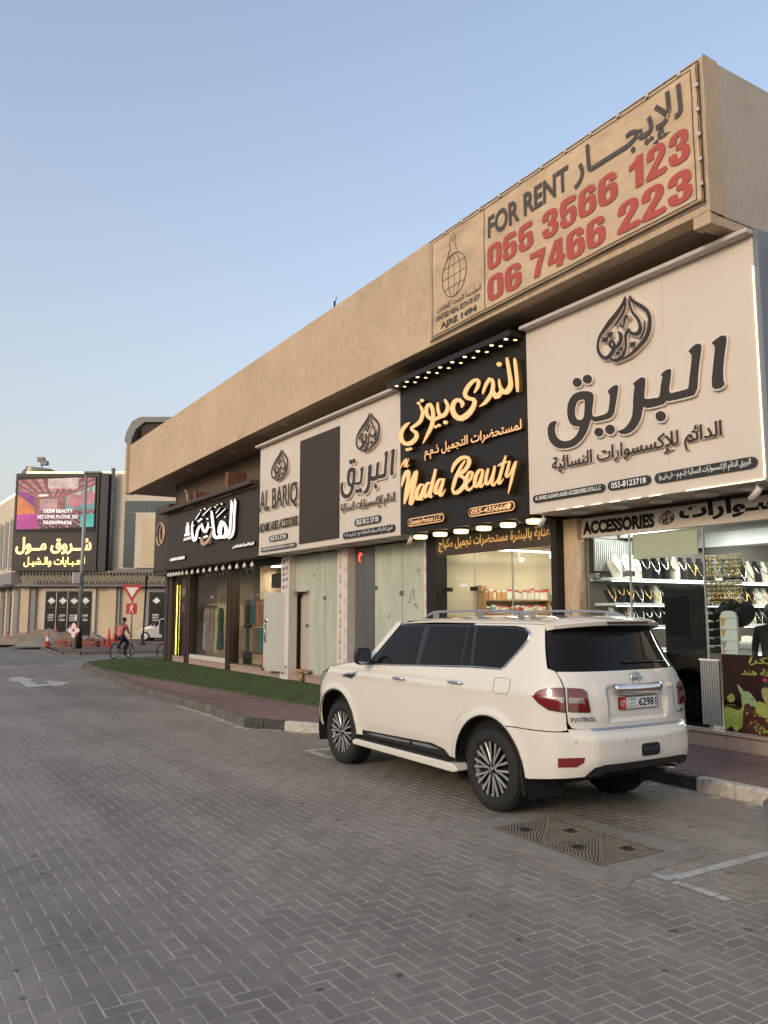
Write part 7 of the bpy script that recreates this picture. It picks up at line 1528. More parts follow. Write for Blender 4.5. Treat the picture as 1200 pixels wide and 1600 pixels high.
X0, X1, Z0, Z1 = -25.13 + 22.2, -19.85 + 22.2, 7.56 - 4.7, 11.0 - 4.7
me = bpy.data.meshes.new('led_screen'); V = [(X0 + (X1 - X0) * i / W_, -.06, Z0 + (Z1 - Z0) * j / H_ + .20 * (i / W_)) for j in range(H_ + 1) for i in range(W_ + 1)]; Fc = [(j * (W_ + 1) + i, j * (W_ + 1) + i + 1, (j + 1) * (W_ + 1) + i + 1, (j + 1) * (W_ + 1) + i) for j in range(H_) for i in range(W_)]
V = [(x, y, min(z, 6.45)) for x, y, z in V]
me.from_pydata(V, [], Fc); at = me.attributes.new('pix', 'FLOAT_COLOR', 'CORNER'); cc = np.ones((H_ * W_, 4, 4), np.float32); cc[:, :, :3] = img.reshape(-1, 1, 3); at.data.foreach_set('color', cc.ravel()); me.materials.append(M['led'])
ls = link('led_screen', me, scr); sb('screen_case', M['blackpanel'], -25.2, -19.78, -.05, .018, 7.45, 11.22)
fs_ = lambda u, v, d: (u + 22.2, -.07 - d, v - 4.7)
for s_, a, b, z in (('DEEM BEAUTY', -23.30, -21.3, 8.72), ('SECOND FLOOR 203', -23.7, -20.95, 8.33), ('0505090426', -23.3, -21.35, 7.93)):
    letter('lettering', s_, fs_, a, b, z, z + .24, .004, M['whiteface'], ls, bold=.01)
fg = lambda u, v, d: (u + 22.2, .015 - d, v - 4.7)
letter('lettering', ar('شــروق مــول'), fg, -25.1, -19.95, 5.86, 7.05, .06, M['gold2'], scr, bold=.025); letter('lettering', ar('للعـبـايات والـشيـل'), fg, -24.5, -20.35, 5.0, 5.70, .06, M['gold2'], scr, bold=.01)
# slimmer building past the mall on the left, and taller roof piece behind the parapet
b2 = thing('side_building', 'cream building with a gold roof line at the left edge of the street', 'building'); b2.location = FWD * 78 + RGT * -40.0; b2.rotation_euler = (0, 0, R_(-32))
MB().box(-6, 3.8, 0, 12, 0, 10.9).obj('wall', M['mallwall'], b2); MB().box(-6, 3.8, -.1, 12, 10.9, 11.2).obj('roof_edge', M['roofgold'], b2)
for k in range(3): MB().box(1.0, 3.0, -.08, 0, 1.0 + k * 3.2, 3.2 + k * 3.2).obj('window', M['darkdoor'], b2)
# raised roof block of the mall with a bowed sheet canopy, seen over the end of the tan parapet
mbx('roof_block', M['mallgrey'], -18.2, -10, 4.6, 10, 11.6, 15.6)
mb = MB(); pr_ = [(-18.45, 14.2), (-18.75, 14.6), (-18.6, 15.3), (-18.2, 16.1), (-17.6, 16.42), (-10, 16.42), (-10, 16.05), (-17.3, 16.02), (-17.9, 15.5), (-18.2, 14.8), (-18.25, 14.2)]
mb.prism([(a_ + (21.45 if a_ < -11 else 22), b_) for a_, b_ in pr_], lambda u, v, d: (u, d, v), 3.6, 10); mb.obj('curved_canopy', M['sheetmetal'], mall)
mbx('canopy_soffit', M['greypanel'], -18.1, -10, 3.8, 4.6, 14.9, 15.95)
# low row across the road: only met in the shop windows' and the car's reflections
for q, (y0, y1, h, m_, nm) in enumerate(((-30, 42, 6.4, 'malltan', 'long low tan shop row'), (48, 92, 9.5, 'mallwall', 'taller pale cream block'), (98, 160, 8.0, 'malltan', 'tan block'), (166, 260, 10.5, 'mallgrey', 'grey block'))):
    b4 = thing('opposite_building', nm + ' facing the shops from across the road', 'building', (-27, y0, 0))
    MB().box(-10, 0, 0, y1 - y0, 0, h).obj('wall', M[m_], b4); MB().box(-10.3, .5, -.3, y1 - y0 + .3, h, h + .7).obj('parapet', M['mallgrey'], b4)
    for k in range(int((y1 - y0) / 5)):
        MB().box(0, .05, 1 + k * 5, 4.5 + k * 5, .3, 3.0).obj('shop_window', M['darkdoor'], b4); MB().box(0, .06, 1 + k * 5, 4.5 + k * 5, 3.5, 4.9).obj('sign_panel', M['whitesign' if (k + q) % 3 else 'greypanel'], b4)

# ================================================================== street furniture
M['pole'] = mat('galvanised pole', (.27, .265, .25), .5, metal=.3, var=.1)
M['redsign'] = mat('red sign sheet', (.50, .025, .02), .4)
M['cone'] = mat('orange red cone', (.72, .10, .05), .5, dirt=.3, dcol=(.3, .12, .08), dscale=6)
M['conew'] = mat('cone white band', (.70, .66, .62), .5)
lp = thing('street_lamp', 'tall grey lamp post standing in front of the pink screen', 'lamp post', (9.02, 43.41, .15))
MB().lathe([(.16, 0), (.16, 1.0), (.14, 1.05)], n=12).obj('base_sleeve', M['blackpanel'], lp); MB().lathe([(.125, 1.0), (.10, 4.5), (.075, 8.95), (.001, 8.96)], n=12).obj('pole', M['pole'], lp)
MB().obox((.3, -.2, 8.95), .9, .30, .10, rz=-.55).obj('lamp_head', M['sheetmetal'], lp, bevel=.02)
MB().box(-.45, -.10, -.22, .02, 3.25, 3.80).obj('junction_box', M['railwhite'], lp, bevel=.01)
mb = MB(); mb.tube([(0, 0, 2.45), (-.5, -.1, 2.5)], .02, 6); mb.obox((-.6, -.12, 2.5), .22, .10, .10); mb.obj('camera', M['sheetmetal'], lp)
ys_ = thing('yield_sign', 'red and white triangular give way sign over a small red pedestrian plate', 'road sign', (8.72, 32.6, .15)); ys_.rotation_euler = (0, 0, R_(-30))
MB().lathe([(.035, 0), (.035, 2.85)], n=10).obj('post', M['pole'], ys_)
def tri(k, z0, y): 
    P = [(-.40 * k, z0 + .34 * k), (.40 * k, z0 + .34 * k), (0, z0 - .34 * k)]; mb = MB(); mb.prism(P, lambda u, v, d: (u, y - d, v), 0, .008); return mb
tri(1, 2.53, -.045).obj('triangle_plate', M['redsign'], ys_, bevel=.003); tri(.58, 2.575, -.055).obj('white_field', M['whitep'], ys_)
pl2 = MB().box(-.21, .21, -.055, -.045, 1.73, 2.15).obj('plate', M['redsign'], ys_)
mb = MB(); fw_ = lambda u, v, d: (u, -.056 - d, v); dot(mb, .02, 2.09, .028, fw_, 0, .004)
for P in ([(.0, 2.06, .05), (-.01, 1.97, .06), (.0, 1.92, .05)], [(-.01, 1.93, .03), (-.06, 1.84, .03), (-.09, 1.77, .03)], [(.0, 1.93, .03), (.04, 1.85, .03), (.05, 1.77, .03)], [(.0, 2.04, .025), (-.07, 1.98, .02), (-.08, 1.94, .02)], [(.02, 2.04, .025), (.07, 1.99, .02)]): stroke(mb, P, fw_, 0, .004)
mb.obj('walking_figure', M['whitep'], pl2)
cs = thing('chevron_sign', 'small red and white diamond marker on a short post at the far kerb', 'road sign', (8.05, 39.9, .15)); cs.rotation_euler = (0, 0, R_(-32))
MB().lathe([(.03, 0), (.03, 1.25)], n=8).obj('post', M['pole'], cs)
mb = MB(); mb.prism([(-.30, .98), (0, .62), (.30, .98), (0, 1.34)], lambda u, v, d: (u, -.035 - d, v), 0, .01); mb.obj('diamond_plate', M['whitep'], cs)
mb = MB()
for cx, cz in ((-.15, 1.16), (.15, .80), (.0, .98), (.15, 1.16), (-.15, .80)): mb.prism([(cx - .075, cz), (cx, cz - .09), (cx + .075, cz), (cx, cz + .09)], lambda u, v, d: (u, -.0465 - d, v), 0, .002)
tag(mb.obj('red_diamonds', M['redsign'], cs), kind='stuff')
bp2 = thing('marker_post', 'slim black post leaning beside the white parked car', 'post', (13.22, 46.93, .15)); MB().lathe([(.17, 0), (.15, .1), (.05, .12), (.06, 3.6), (.09, 3.62), (.09, 3.9), (.001, 3.92)], n=10).obj('post', M['blackpanel'], bp2); bp2.rotation_euler = (0, R_(1.5), 0)
cones = [((7.05, 53.57, 0), .78, 'traffic cone standing furthest left, on the road by the sand', 4), ((8.48, 59.4, 0), .78, 'traffic cone behind the leftmost one, closer to the mall corner', 6), ((8.11, 46.65, .15), .78, 'traffic cone in front of the earth mound, left of the lamp post', 0), ((10.13, 55.6, .15), .85, 'plain red cone behind the mound below the dark shopfront', 1), ((10.86, 44.94, .15), .95, 'tall plain red cone right of the brick stack', 1), ((12.42, 50.0, .15), .95, 'tall plain red cone behind, beside the give way sign', 1)]
for (p, h, lab, kind) in cones:
    c_ = thing('traffic_cone', 'red and white ' + lab if kind != 1 else lab, 'traffic cone', p, group='traffic cones around the roadworks')
    MB().box(-.19, .19, -.19, .19, 0, .04).obj('base', M['cone'], c_, bevel=.01)
    MB().lathe([(.14, .04), (.035, h), (.001, h + .005)], n=14).obj('cone_body', M['cone'], c_)
    if kind != 1:
        f = lambda z: .145 - (.105) * (z - .04) / (h - .04); MB().lathe([(f(.38 * h), .38 * h), (f(.66 * h), .66 * h)], n=14, cap=False).obj('white_band', M['conew'], c_)
# earth and rubble mound, brick stack
M['earth'] = mat('dug sandy earth', (.27, .20, .135), .95, var=.25, vscale=2, bump=1, bscale=8, grain=.25, gscale=20)
def heap(name, lab, cx, cy, L_, W__, H, rz, m, seed=1, cat='earth mound'):
    rr = np.random.RandomState(seed); ph = rr.rand(12) * 6.28
    def fn(u, v):
        r = math.hypot(u, v); h = H * max(0, 1 - r ** 1.6) * (1 + .25 * math.sin(u * 7 + ph[0]) * math.cos(v * 6 + ph[1]) + .15 * math.sin(u * 17 + ph[2] + v * 11)); return (u * L_, v * W__, h - .01)
    mb = MB(); mb.grid(fn, np.linspace(-1, 1, 30), np.linspace(-1, 1, 18)); o = mb.obj(name, m); o.location = (cx, cy, .15); o.rotation_euler = (0, 0, rz); return tag(o, lab, cat)
heap('earth_mound', 'low brown mound of dug earth in front of the dark mall shopfront', 8.8, 51.5, 3.4, 2.0, .72, R_(-30), M['earth'], 3); heap('sand_mound', 'small greyish heap of sand right of the brick stack', 10.5, 46.9, 1.3, 1.0, .58, R_(-30), mat('grey sand', (.24, .21, .175), .95, bump=1, bscale=10), 5); heap('sand_mound', 'flat spread of grey gravel behind the red and white cones', 8.1, 47.6, 1.6, 1.0, .42, R_(-30), bpy.data.materials['grey sand'], 8)
M['brick'] = mat('red paving brick', (.27, .11, .08), .85, objvar=.25)
bs = thing('brick_stack', 'long low stack of red paving bricks on the far pavement', 'bricks', (9.5, 45.85, .15), R_(-31)); bm_ = MB().box(-.098, .098, -.07, .07, 0, .075).mesh('brick'); bm_.materials.append(M['brick'])
rr = random.Random(3)
for k in range(6):
    for i in range(10):
        if k > 3 and (i < 2 + k or i > 8): continue
        o = link('brick', bm_, bs, loc=(-.95 + i * .2 + (k % 2) * .08 + rr.uniform(-.02, .02), rr.uniform(-.04, .04), k * .078)); o.rotation_euler = (0, 0, rr.uniform(-.1, .1))
tag(MB().box(-1.3, 1.3, .12, .9, 0, .36).obj('inner_bricks', M['brick'], bs), kind='stuff')
for k, (x, y) in enumerate(((7.9, 47.0), (8.35, 46.6), (8.6, 46.9))):
    fr_ = thing('trestle', 'small wooden trestle among the bricks by the lamp post, %s' % ('leftmost', 'middle', 'rightmost')[k], 'trestle', (x + 1, y - .4, .15), group='wooden trestles at the roadworks')
    MB().box(-.22, .22, -.02, .02, .42, .47).obj('rail', M['wood'], fr_)
    for s_ in (-1, 1): MB().tube([(s_ * .2, -.12, 0), (s_ * .17, 0, .45)], .018, 5).obj('leg', M['wood'], fr_)

# ================================================================== small white car beyond the corner
def hatch(label, loc, rz, col):
    c = thing('parked_car', label, 'car', loc, rz)
    pt = mat('pale silver paint', col, .3, coat=1)
    def sec(y):   # y from -1.9 rear to 1.9 front (nose at +y)
        zb = np.interp(y, [-1.9, -1.7, -.9, .9, 1.5, 1.9], [.95, 1.0, .98, .92, .80, .55]); zr = np.interp(y, [-1.9, -1.75, -1.3, -.3, .35, 1.05, 1.5, 1.9], [.97, 1.15, 1.46, 1.53, 1.44, .98, .84, .58]); w = np.interp(y, [-1.9, -1.6, -.5, .8, 1.5, 1.9], [.62, .78, .85, .85, .78, .50]); wr = np.interp(y, [-1.9, -1, .5, 1.0, 1.9], [.55, .60, .60, .74, .45]); return zb, zr, w, wr
    ysn = np.linspace(-1.9, 1.9, 34)
    def fn(y, t):
        zb, zr, w, wr = sec(y); s_ = 1 if t > 0 else -1; a = abs(t)
        if a > .66: q = (1 - a) / .34; return (s_ * (w * (.93 + .07 * math.sin(q * PI / 2))), y, .22 + (zb - .22) * q)
        if a > .33: q = (.66 - a) / .33; return (s_ * (w + (wr - w) * q), y, zb + (max(zr, zb) - .06 - zb) * q ** .9)
        q = a / .33; return (s_ * wr * q, y, max(zr, zb) - .06 + .06 * (1 - q ** 2.4))
    mb = MB(); mb.grid(fn, ysn, np.linspace(-1, 1, 37)); mb.add([fn(ysn[0], t) for t in np.linspace(-1, 1, 19)], [list(range(19))]); mb.add([fn(ysn[-1], t) for t in np.linspace(-1, 1, 19)], [list(range(19))]); mb.obj('body', pt, c)
    for s_ in (-1, 1):
        P = []
        for y0, y1 in ((-1.35, -.55), (-.48, .35), (.40, .85)):
            mb = MB(); q0, q1 = .50, .40; mb.grid(lambda y, t: (lambda p: (p[0] * 1.008, p[1], p[2]))(fn(y, s_ * t)), np.linspace(y0, y1, 8), [.635, .54, .45, .36]); mb.obj('side_window', M['carglass'], c)
        for yy in (-1.22, 1.22):
            w = thing('wheel', None, None, (s_ * .82, yy, .29)); w.parent = c
            MB().lathe([(.18, s_ * .0), (.28, s_ * .01), (.29, s_ * -.03), (.29, s_ * -.18)], axis='X', n=24).obj('tyre', M['rubber'], w)
            mb = MB(); mb.lathe([(.001, s_ * .0), (.19, s_ * .005), (.19, s_ * .012), (.165, s_ * .013)], axis='X', n=20)
            for i in range(7): a = 6.283 * i / 7; mb.obox((s_ * .012, .09 * math.cos(a), .09 * math.sin(a)), .02, .15, .03, rx=a)
            mb.obj('rim', M['rimsilver'], w)
        mb = MB(); mb.obox((s_ * .95, .62, .98), .16, .09, .12); mb.obj('mirror', pt, c, bevel=.02)
    mb = MB(); mb.grid(lambda y, t: (lambda p: (p[0], p[1], p[2] + .006))(fn(y, t)), np.linspace(.40, .98, 8), np.linspace(-.31, .31, 9)); mb.obj('windscreen', M['carglass'], c)
    return c
hatch('small silver white rounded car half hidden behind the far end of the shop row', (16.3, 52.2, .15), R_(58), (.55, .53, .49))
hatch('grey car of which only the rounded bumper corner shows at the right edge', (6.26, 1.97, .0), 0, (.22, .225, .23))

# ================================================================== cyclists
def skin_body(name, joints, edges, radii, m, parent, sub=2):
    me = bpy.data.meshes.new(name); me.from_pydata(joints, edges, []); o = link(name, me, parent); 
    bm = bmesh.new(); bm.from_mesh(me); L = bm.verts.layers.skin.verify()
    bm.verts.ensure_lookup_table()
    for v, r_ in zip(bm.verts, radii):
        v[L].radius = (r_, r_) if not isinstance(r_, tuple) else r_; v[L].use_root = (v.index == 0)
    bm.to_mesh(me); bm.free()
    o.modifiers.new('skin', 'SKIN').use_smooth_shade = True; s_ = o.modifiers.new('sub', 'SUBSURF'); s_.levels = sub; s_.render_levels = sub
    me.materials.append(m); return o
M['skin'] = mat('brown skin', (.18, .09, .055), .6); M['hair'] = mat('black hair', (.012, .010, .009), .6); M['pink'] = mat('coral pink shirt', (.60, .16, .15), .8, var=.1, vscale=8); M['blackcloth'] = mat('black cloth', (.018, .017, .018), .85); M['bikeframe'] = mat('dark bike frame', (.03, .03, .035), .35)
def bicycle(label, loc, rz, m=None):
    b = thing('bicycle', label, 'bicycle', loc, rz)       # rides along +x
    for nm, x in (('rear_wheel', -.50), ('front_wheel', .52)):
        w = thing(nm, None, None, (x, 0, .32)); w.parent = b
        MB().tube([(.30 * math.cos(a), 0, .30 * math.sin(a)) for a in np.linspace(0, 2 * PI, 33)[:-1]], .022, 8, close=True).obj('tyre', M['rubber'], w)
        mb = MB(); mb.tube([(.27 * math.cos(a), 0, .27 * math.sin(a)) for a in np.linspace(0, 2 * PI, 33)[:-1]], .010, 6, close=True)
        for i in range(14): a = 2 * PI * i / 14; mb.tube([(0, .02 * (-1) ** i, 0), (.27 * math.cos(a), 0, .27 * math.sin(a))], .003, 3, cap=False)
        mb.lathe([(.025, -.04), (.025, .04)], axis='Y', n=8); mb.obj('rim', M['steel'], w)
    mb = MB()
    for P, r_ in (([(-.12, 0, .68), (.36, 0, .72)], .018), ([(.36, 0, .72), (-.04, 0, .28)], .02), ([(-.12, 0, .68), (-.04, 0, .28)], .016), ([(-.04, 0, .28), (-.50, .04, .32)], .012), ([(-.04, 0, .28), (-.50, -.04, .32)], .012), ([(-.12, 0, .66), (-.50, .04, .32)], .010), ([(-.12, 0, .66), (-.50, -.04, .32)], .010), ([(.34, 0, .82), (.40, 0, .62)], .02), ([(.40, .05, .62), (.52, .05, .32)], .013), ([(.40, -.05, .62), (.52, -.05, .32)], .013)): mb.tube(P, r_, 7)
    mb.obj('frame', m or M['bikeframe'], b)
    MB().tube([(.30, .28, .95), (.36, .15, .93), (.34, 0, .90), (.36, -.15, .93), (.30, -.28, .95)], .013, 6).tube([(.34, 0, .90), (.35, 0, .80)], .014, 6).obj('handlebar', M['bikeframe'], b)
    MB().tube([(-.12, 0, .68), (-.15, 0, .82)], .014, 6).obj('seat_post', M['steel'], b); mb = MB(); mb.tube([(-.28, 0, .84), (-.18, 0, .85), (-.02, 0, .84)], [.055, .05, .02], 8); mb.obj('saddle', M['blackplastic'], b)
    mb = MB(); mb.lathe([(.001, -.02), (.08, -.02), (.08, -.012), (.001, -.012)], (-.04, 0, .28), axis='Y', n=16); mb.tube([(-.04, -.07, .28), (.05, -.07, .15)], .010, 5); mb.tube([(-.04, .07, .28), (-.13, .07, .41)], .010, 5); mb.obox((.05, -.11, .145), .09, .08, .02); mb.obox((-.13, .11, .415), .09, .08, .02); mb.obj('crankset', M['steel'], b)
    return b
def rider(label, loc, rz, shirt, legs):
    p = thing('person', label, 'person', loc, rz)
    # pelvis root, spine, neck, head, arms to the grips, legs to the pedals
    J = [(-.15, 0, .92), (-.10, 0, 1.08), (-.03, 0, 1.28), (.02, 0, 1.40), (.055, 0, 1.48), (.10, 0, 1.56), (.12, 0, 1.64),
         (.02, .16, 1.36), (.10, .22, 1.12), (.29, .24, .97), (.02, -.16, 1.36), (.10, -.22, 1.12), (.29, -.24, .97),
         (-.12, .10, .90), (.22, .11, .84), (.02, .11, .62 - .03), (-.13, .11, .46), (-.06, .11, .43), (-.12, -.10, .90), (.26, -.11, .66), (.09, -.11, .42), (.04, -.11, .19), (.13, -.11, .165)]
    E = [(0, 1), (1, 2), (2, 3), (3, 4), (4, 5), (5, 6), (3, 7), (7, 8), (8, 9), (3, 10), (10, 11), (11, 12), (0, 13), (13, 14), (14, 15), (15, 16), (16, 17), (0, 18), (18, 19), (19, 20), (20, 21), (21, 22)]
    rd = [.13, .12, .13, .09, .05, .075, .085, .06, .042, .032, .06, .042, .032, .09, .065, .05, .035, .035, .09, .065, .05, .035, .035]
    skin_body('body', J, E, rd, M['skin'], p)
    # clothes as slightly larger shells over the same joints
    skin_body('shirt', [J[i] for i in (1, 0, 2, 3, 7, 8, 10, 11)], [(0, 1), (0, 2), (2, 3), (3, 4), (4, 5), (3, 6), (6, 7)], [.145, .15, .15, .105, .078, .060, .078, .060], shirt, p)
    skin_body('trousers', [J[i] for i in (0, 13, 14, 15, 16, 18, 19, 20, 21)], [(0, 1), (1, 2), (2, 3), (3, 4), (0, 5), (5, 6), (6, 7), (7, 8)], [.145, .105, .080, .064, .052, .105, .080, .064, .052], legs, p)
    mb = MB(); mb.lathe([(.001, .10), (.06, .085), (.095, .03), (.098, -.02), (.085, -.05)], (.105, 0, 1.645), n=14); mb.obj('hair', M['hair'], p)
    for s_ in (-1, 1):
        mb = MB(); mb.tube([(.185, s_ * .035, 1.625), (.20, s_ * .035, 1.625)], .010, 6); mb.obj('eye', M['hair'], p)
        hx = .31
        for f_ in range(4): MB().tube([(hx - .01, s_ * (.215 + f_ * .018), .975), (hx + .035, s_ * (.215 + f_ * .018), .965), (hx + .03, s_ * (.215 + f_ * .018), .935)], .0085, 5).obj('finger', M['skin'], p)
    mb = MB(); mb.tube([(.19, 0, 1.615), (.215, 0, 1.59), (.195, 0, 1.58)], .012, 5); mb.obj('nose', M['skin'], p)
    for x, y, z in ((-.08, .11, .44), (.11, -.11, .18)): mb = MB(); mb.tube([(x - .08, y, z), (x + .02, y, z + .01), (x + .12, y, z - .005)], [.03, .042, .03], 8); mb.obj('shoe', M['blackcloth'], p)
    return p
bicycle('dark bicycle ridden by the person in the pink shirt beside the give way sign', (9.25, 35.95, .0), R_(40)); rider('person in a coral pink shirt and dark trousers riding past the give way sign', (9.25, 35.95, .0), R_(40), M['pink'], M['blackcloth'])
bicycle('dark bicycle half hidden at the far corner of the shop row', (10.95, 34.9, .0), R_(36)); rider('person dressed all in black cycling behind the end column of the shops', (10.95, 34.9, .0), R_(36), M['blackcloth'], M['blackcloth'])
MB().box(-.16, .16, -.2, .2, 0, .44)
bk = thing('backpack', 'bulky black delivery box on the back of the rider in black', 'bag', (10.72, 34.72, 1.02), R_(36)); MB().box(-.18, .14, -.2, .2, 0, .5).obj('bag_body', M['blackcloth'], bk, bevel=.04)

def nth(n): return '%d%s' % (n, 'th' if 10 < n % 100 < 14 else {1: 'st', 2: 'nd', 3: 'rd'}.get(n % 10, 'th'))
# ================================================================== inside the jewellery shop
M['velvetb'] = mat('black velvet', (.016, .015, .016), .9, spec=.2)
M['velvetw'] = mat('cream velvet', (.55, .50, .42), .85)
M['goldj'] = mat('gold jewellery', (.75, .50, .18), .25, metal=1)
M['silverj'] = mat('silver jewellery', (.80, .79, .76), .2, metal=1)
M['shelf'] = mat('white lacquer shelf', (.72, .71, .69), .35)
M['shelfled'] = mat('shelf led', (1, 1, 1), .5, emit=2.2, ecol=(1, .98, .93))
M['corr'] = mat('grey corrugated metal', (.42, .42, .40), .35, metal=.4)
M['roomtaupe'] = mat('taupe shop wall', (.26, .225, .20), .85, var=.1)
roomA = thing('shop_interior', 'grey walled jewellery shop interior with a pale ceiling seen through the glass', 'shop interior', (12, 6.5, .3))
for nm, m, b in (('side_wall', 'roomtaupe', (9.92, 16.45, 9.56, 9.70, .3, 3.5)), ('side_wall', 'roomtaupe', (9.92, 16.45, 3.2, 3.3, .3, 3.5)), ('back_wall', 'roomtaupe', (16.3, 16.45, 3.3, 9.56, .3, 3.5)), ('ceiling', 'roomwhite', (9.92, 16.45, 3.3, 9.56, 3.40, 3.48)), ('bulkhead', 'roomwhite', (10.6, 11.0, 3.3, 9.5, 3.18, 3.40)), ('bulkhead', 'roomwhite', (12.6, 13.0, 3.3, 9.5, 3.1, 3.40))):
    mb = MB(); mb.box(*b); LB(mb.obj(nm, M[m], roomA))
for k, (x, y) in enumerate(((10.5, 8.9), (11.9, 8.7), (12.0, 7.6), (13.8, 8.4), (14.6, 7.0), (10.9, 6.3))):
    mb = MB(); mb.box(x - .09, x + .09, y - .45, y + .45, 3.36, 3.395); LB(mb.obj('ceiling_light', M['lampwhite'], roomA)); lamp_light(x, y, 3.35, 12, (1, .98, .94), .4)
for k in range(22):   # ribbed metal wall panel, rib by rib
    mb = MB(); x = 9.95 + k * .045; mb.box(x, x + .024, 9.44, 9.48, 2.62, 3.14); LB(mb.obj('metal_rib', M['corr'], roomA))
mb = MB(); mb.box(9.93, 10.98, 9.485, 9.55, 2.58, 3.16); LB(mb.obj('rib_backing', M['greypanel'], roomA))
for z, nm in ((2.50, 'top'), (2.10, 'second'), (1.74, 'third'), (1.36, 'lowest')):
    s_ = thing('display_shelf', 'long white lit wall shelf of necklace busts, %s of the four in the jewellery shop' % nm, 'shelf', (12.3, 9.35, z), group='white wall shelves in the jewellery shop')
    xl = 9.93 if z > 2.3 else 10.02
    MB().box(xl - 12.3, 15.2 - 12.3, -.22, .2, -.045, 0).obj('shelf_board', M['shelf'], s_, bevel=.004)
    MB().box(xl - 12.3 + .1, 15.1 - 12.3, -.19, -.16, -.055, -.046).obj('led_strip', M['shelfled'], s_)
def bust_meshes():
    mb = MB()
    def fn(u, t):      # u -1..1 across, t 0..1 up: shoulders, breast and neck of a display bust
        w = np.interp(t, [0, .12, .45, .62, .74, .85, 1], [.070, .085, .105, .115, .075, .036, .040]); y = -.075 + .10 * t ** 1.3 + .075 * u * u * (w / .11); z = .30 * t
        return (u * w, y, z)
    mb.grid(fn, np.linspace(-1, 1, 9), np.linspace(0, 1, 13)); mb.grid(lambda u, t: (lambda p: (p[0] * .96, p[1] + .02, p[2]))(fn(u, t)), np.linspace(-1, 1, 9), np.linspace(0, 1, 13), flip=True)
    mb.box(-.05, .05, -.04, .06, -.0, .012)
    out = []
    nk = []
    for dz, w, r_ in ((.09, .062, .0075), (.13, .055, .010), (.05, .070, .006)):
        m2 = MB(); P = []
        for a in np.linspace(-PI, 0, 15):
            x = w * math.cos(a); t = .80 - (.80 - dz / .30) * abs(math.sin(a)) ** 1.5; t = max(.1, t); ww = np.interp(t, [0, .12, .45, .62, .74, .85, 1], [.070, .085, .105, .115, .075, .036, .040]); u = max(-1, min(1, x / ww)); p = fn(u, t); P.append((p[0], p[1] - .008, p[2]))
        m2.tube(P, r_, 5); 
        if r_ < .01: m2.lathe([(.001, -.02), (.014, 0), (.001, .02)], (P[7][0], P[7][1] - .004, P[7][2] - .02), n=6)
        nk.append(m2)
    return mb, nk
_b, _nk = bust_meshes()
bustm = {}
for c in ('velvetb', 'velvetw'): me = _b.mesh('bust_body'); me.materials.append(M[c]); bustm[c] = me
nkm = []
for k, n_ in enumerate(_nk):
    for c in ('goldj', 'silverj'): me = n_.mesh('necklace'); me.materials.append(M[c]); nkm.append(me)
r = random.Random(8)
for z, nm in ((2.50, 'top'), (2.10, 'second'), (1.74, 'third')):
    x = 10.25 if z > 2.3 else 10.12; i = 0
    while x < 14.9:
        c = 'velvetw' if (r.random() < .38) else 'velvetb'
        t = thing('necklace_bust', '%s display bust with a necklace, %s from the left on the %s white shelf' % ('cream' if c == 'velvetw' else 'black', nth(i + 1), nm), 'display bust', (x, 9.27, z), R_(r.uniform(-26, -6)), group='%s necklace busts on the %s shelf' % ('cream' if c == 'velvetw' else 'black', nm))
        s_ = 1.18 if z > 2.3 else .98
        t.scale = (s_, s_, s_ * (1.12 if z > 2.3 else 1))
        link('bust_body', bustm[c], t); link('necklace', r.choice(nkm), t)
        x += .235 if z > 2.3 else .215; i += 1
mb = MB(); mb.box(9.885, 9.90, 7.44, 8.60, 2.78, 3.14); bl_ = mb.obj('roller_blind', mat('cream roller blind', (.66, .60, .47), .8)); tag(bl_, 'cream roller blind half lowered behind the jewellery shop glass', 'blind')
MB().box(9.88, 9.905, 7.43, 8.61, 2.755, 2.785).obj('bottom_bar', M['whitesign'], bl_)
tv = thing('door_panel', 'tall black reflective panel standing in the middle of the jewellery shop window', 'panel', (9.90, 7.74, .37)); MB().box(0, .05, -.33, .33, 0, 1.95).obj('panel', M['blackgloss'], tv, bevel=.004); MB().box(-.012, 0, -.33, .33, 1.90, 1.95).obj('top_trim', M['blacktrim'], tv)
dw = MB(); dw.box(9.90, 9.93, 7.42, 9.56, .37, 1.36); tag(dw.obj('window_backing', M['blackpanel']), 'low black backing board along the foot of the jewellery window', 'panel')
# ribbed grey panel, poster
rp_ = thing('ribbed_panel', 'narrow grey ribbed panel standing beside the dark red poster', 'panel', (9.83, 7.29, .43))
MB().box(0, .015, -.15, .15, 0, .86).obj('backing', M['greypanel'], rp_)
for k in range(8): MB().box(-.022, 0, -.145 + k * .037, -.122 + k * .037, 0, .86).obj('rib', M['corr'], rp_)
MB().box(-.03, .02, -.155, .155, .861, .885).obj('top_rail', M['shelf'], rp_)
po = thing('poster', 'dark red window poster with a yellow gazelle and a figure in a spotted robe', 'poster', (9.872, 5.2, .37))
mb = MB(); mb.box(9.870, 9.876, 3.3, 7.13, .37, 1.39); LB(mb.obj('poster_sheet', mat('dark red poster', (.032, .004, .006), .9, spec=.1, dirt=.9, dcol=(.012, .006, .006), dscale=1.2), po))
FP5 = fx(9.870)
def yy(pts): return [(9.41 * 0 + a, b) for a, b in pts]
def pflat(name, pts, m, lift=.001, k=3):
    mb = MB(); lp = [tuple(p) for p in catmull(pts, k, True)] if k else pts; v, f = fill2d([lp]); mb.add([FP5(a, b, lift) for a, b in v], f); return LB(mb.obj(name, m, po))
M['pyel'] = mat('yellow green print', (.50, .47, .10), .5, var=.35, vscale=14); M['ppale'] = mat('pale green print', (.42, .47, .24), .5, var=.25, vscale=18); M['pred'] = mat('spotted robe print', (.13, .02, .015), .5); M['pink2'] = mat('red print', (.5, .04, .05), .5); M['pskin'] = mat('tan print', (.45, .36, .16), .5, var=.2, vscale=20)
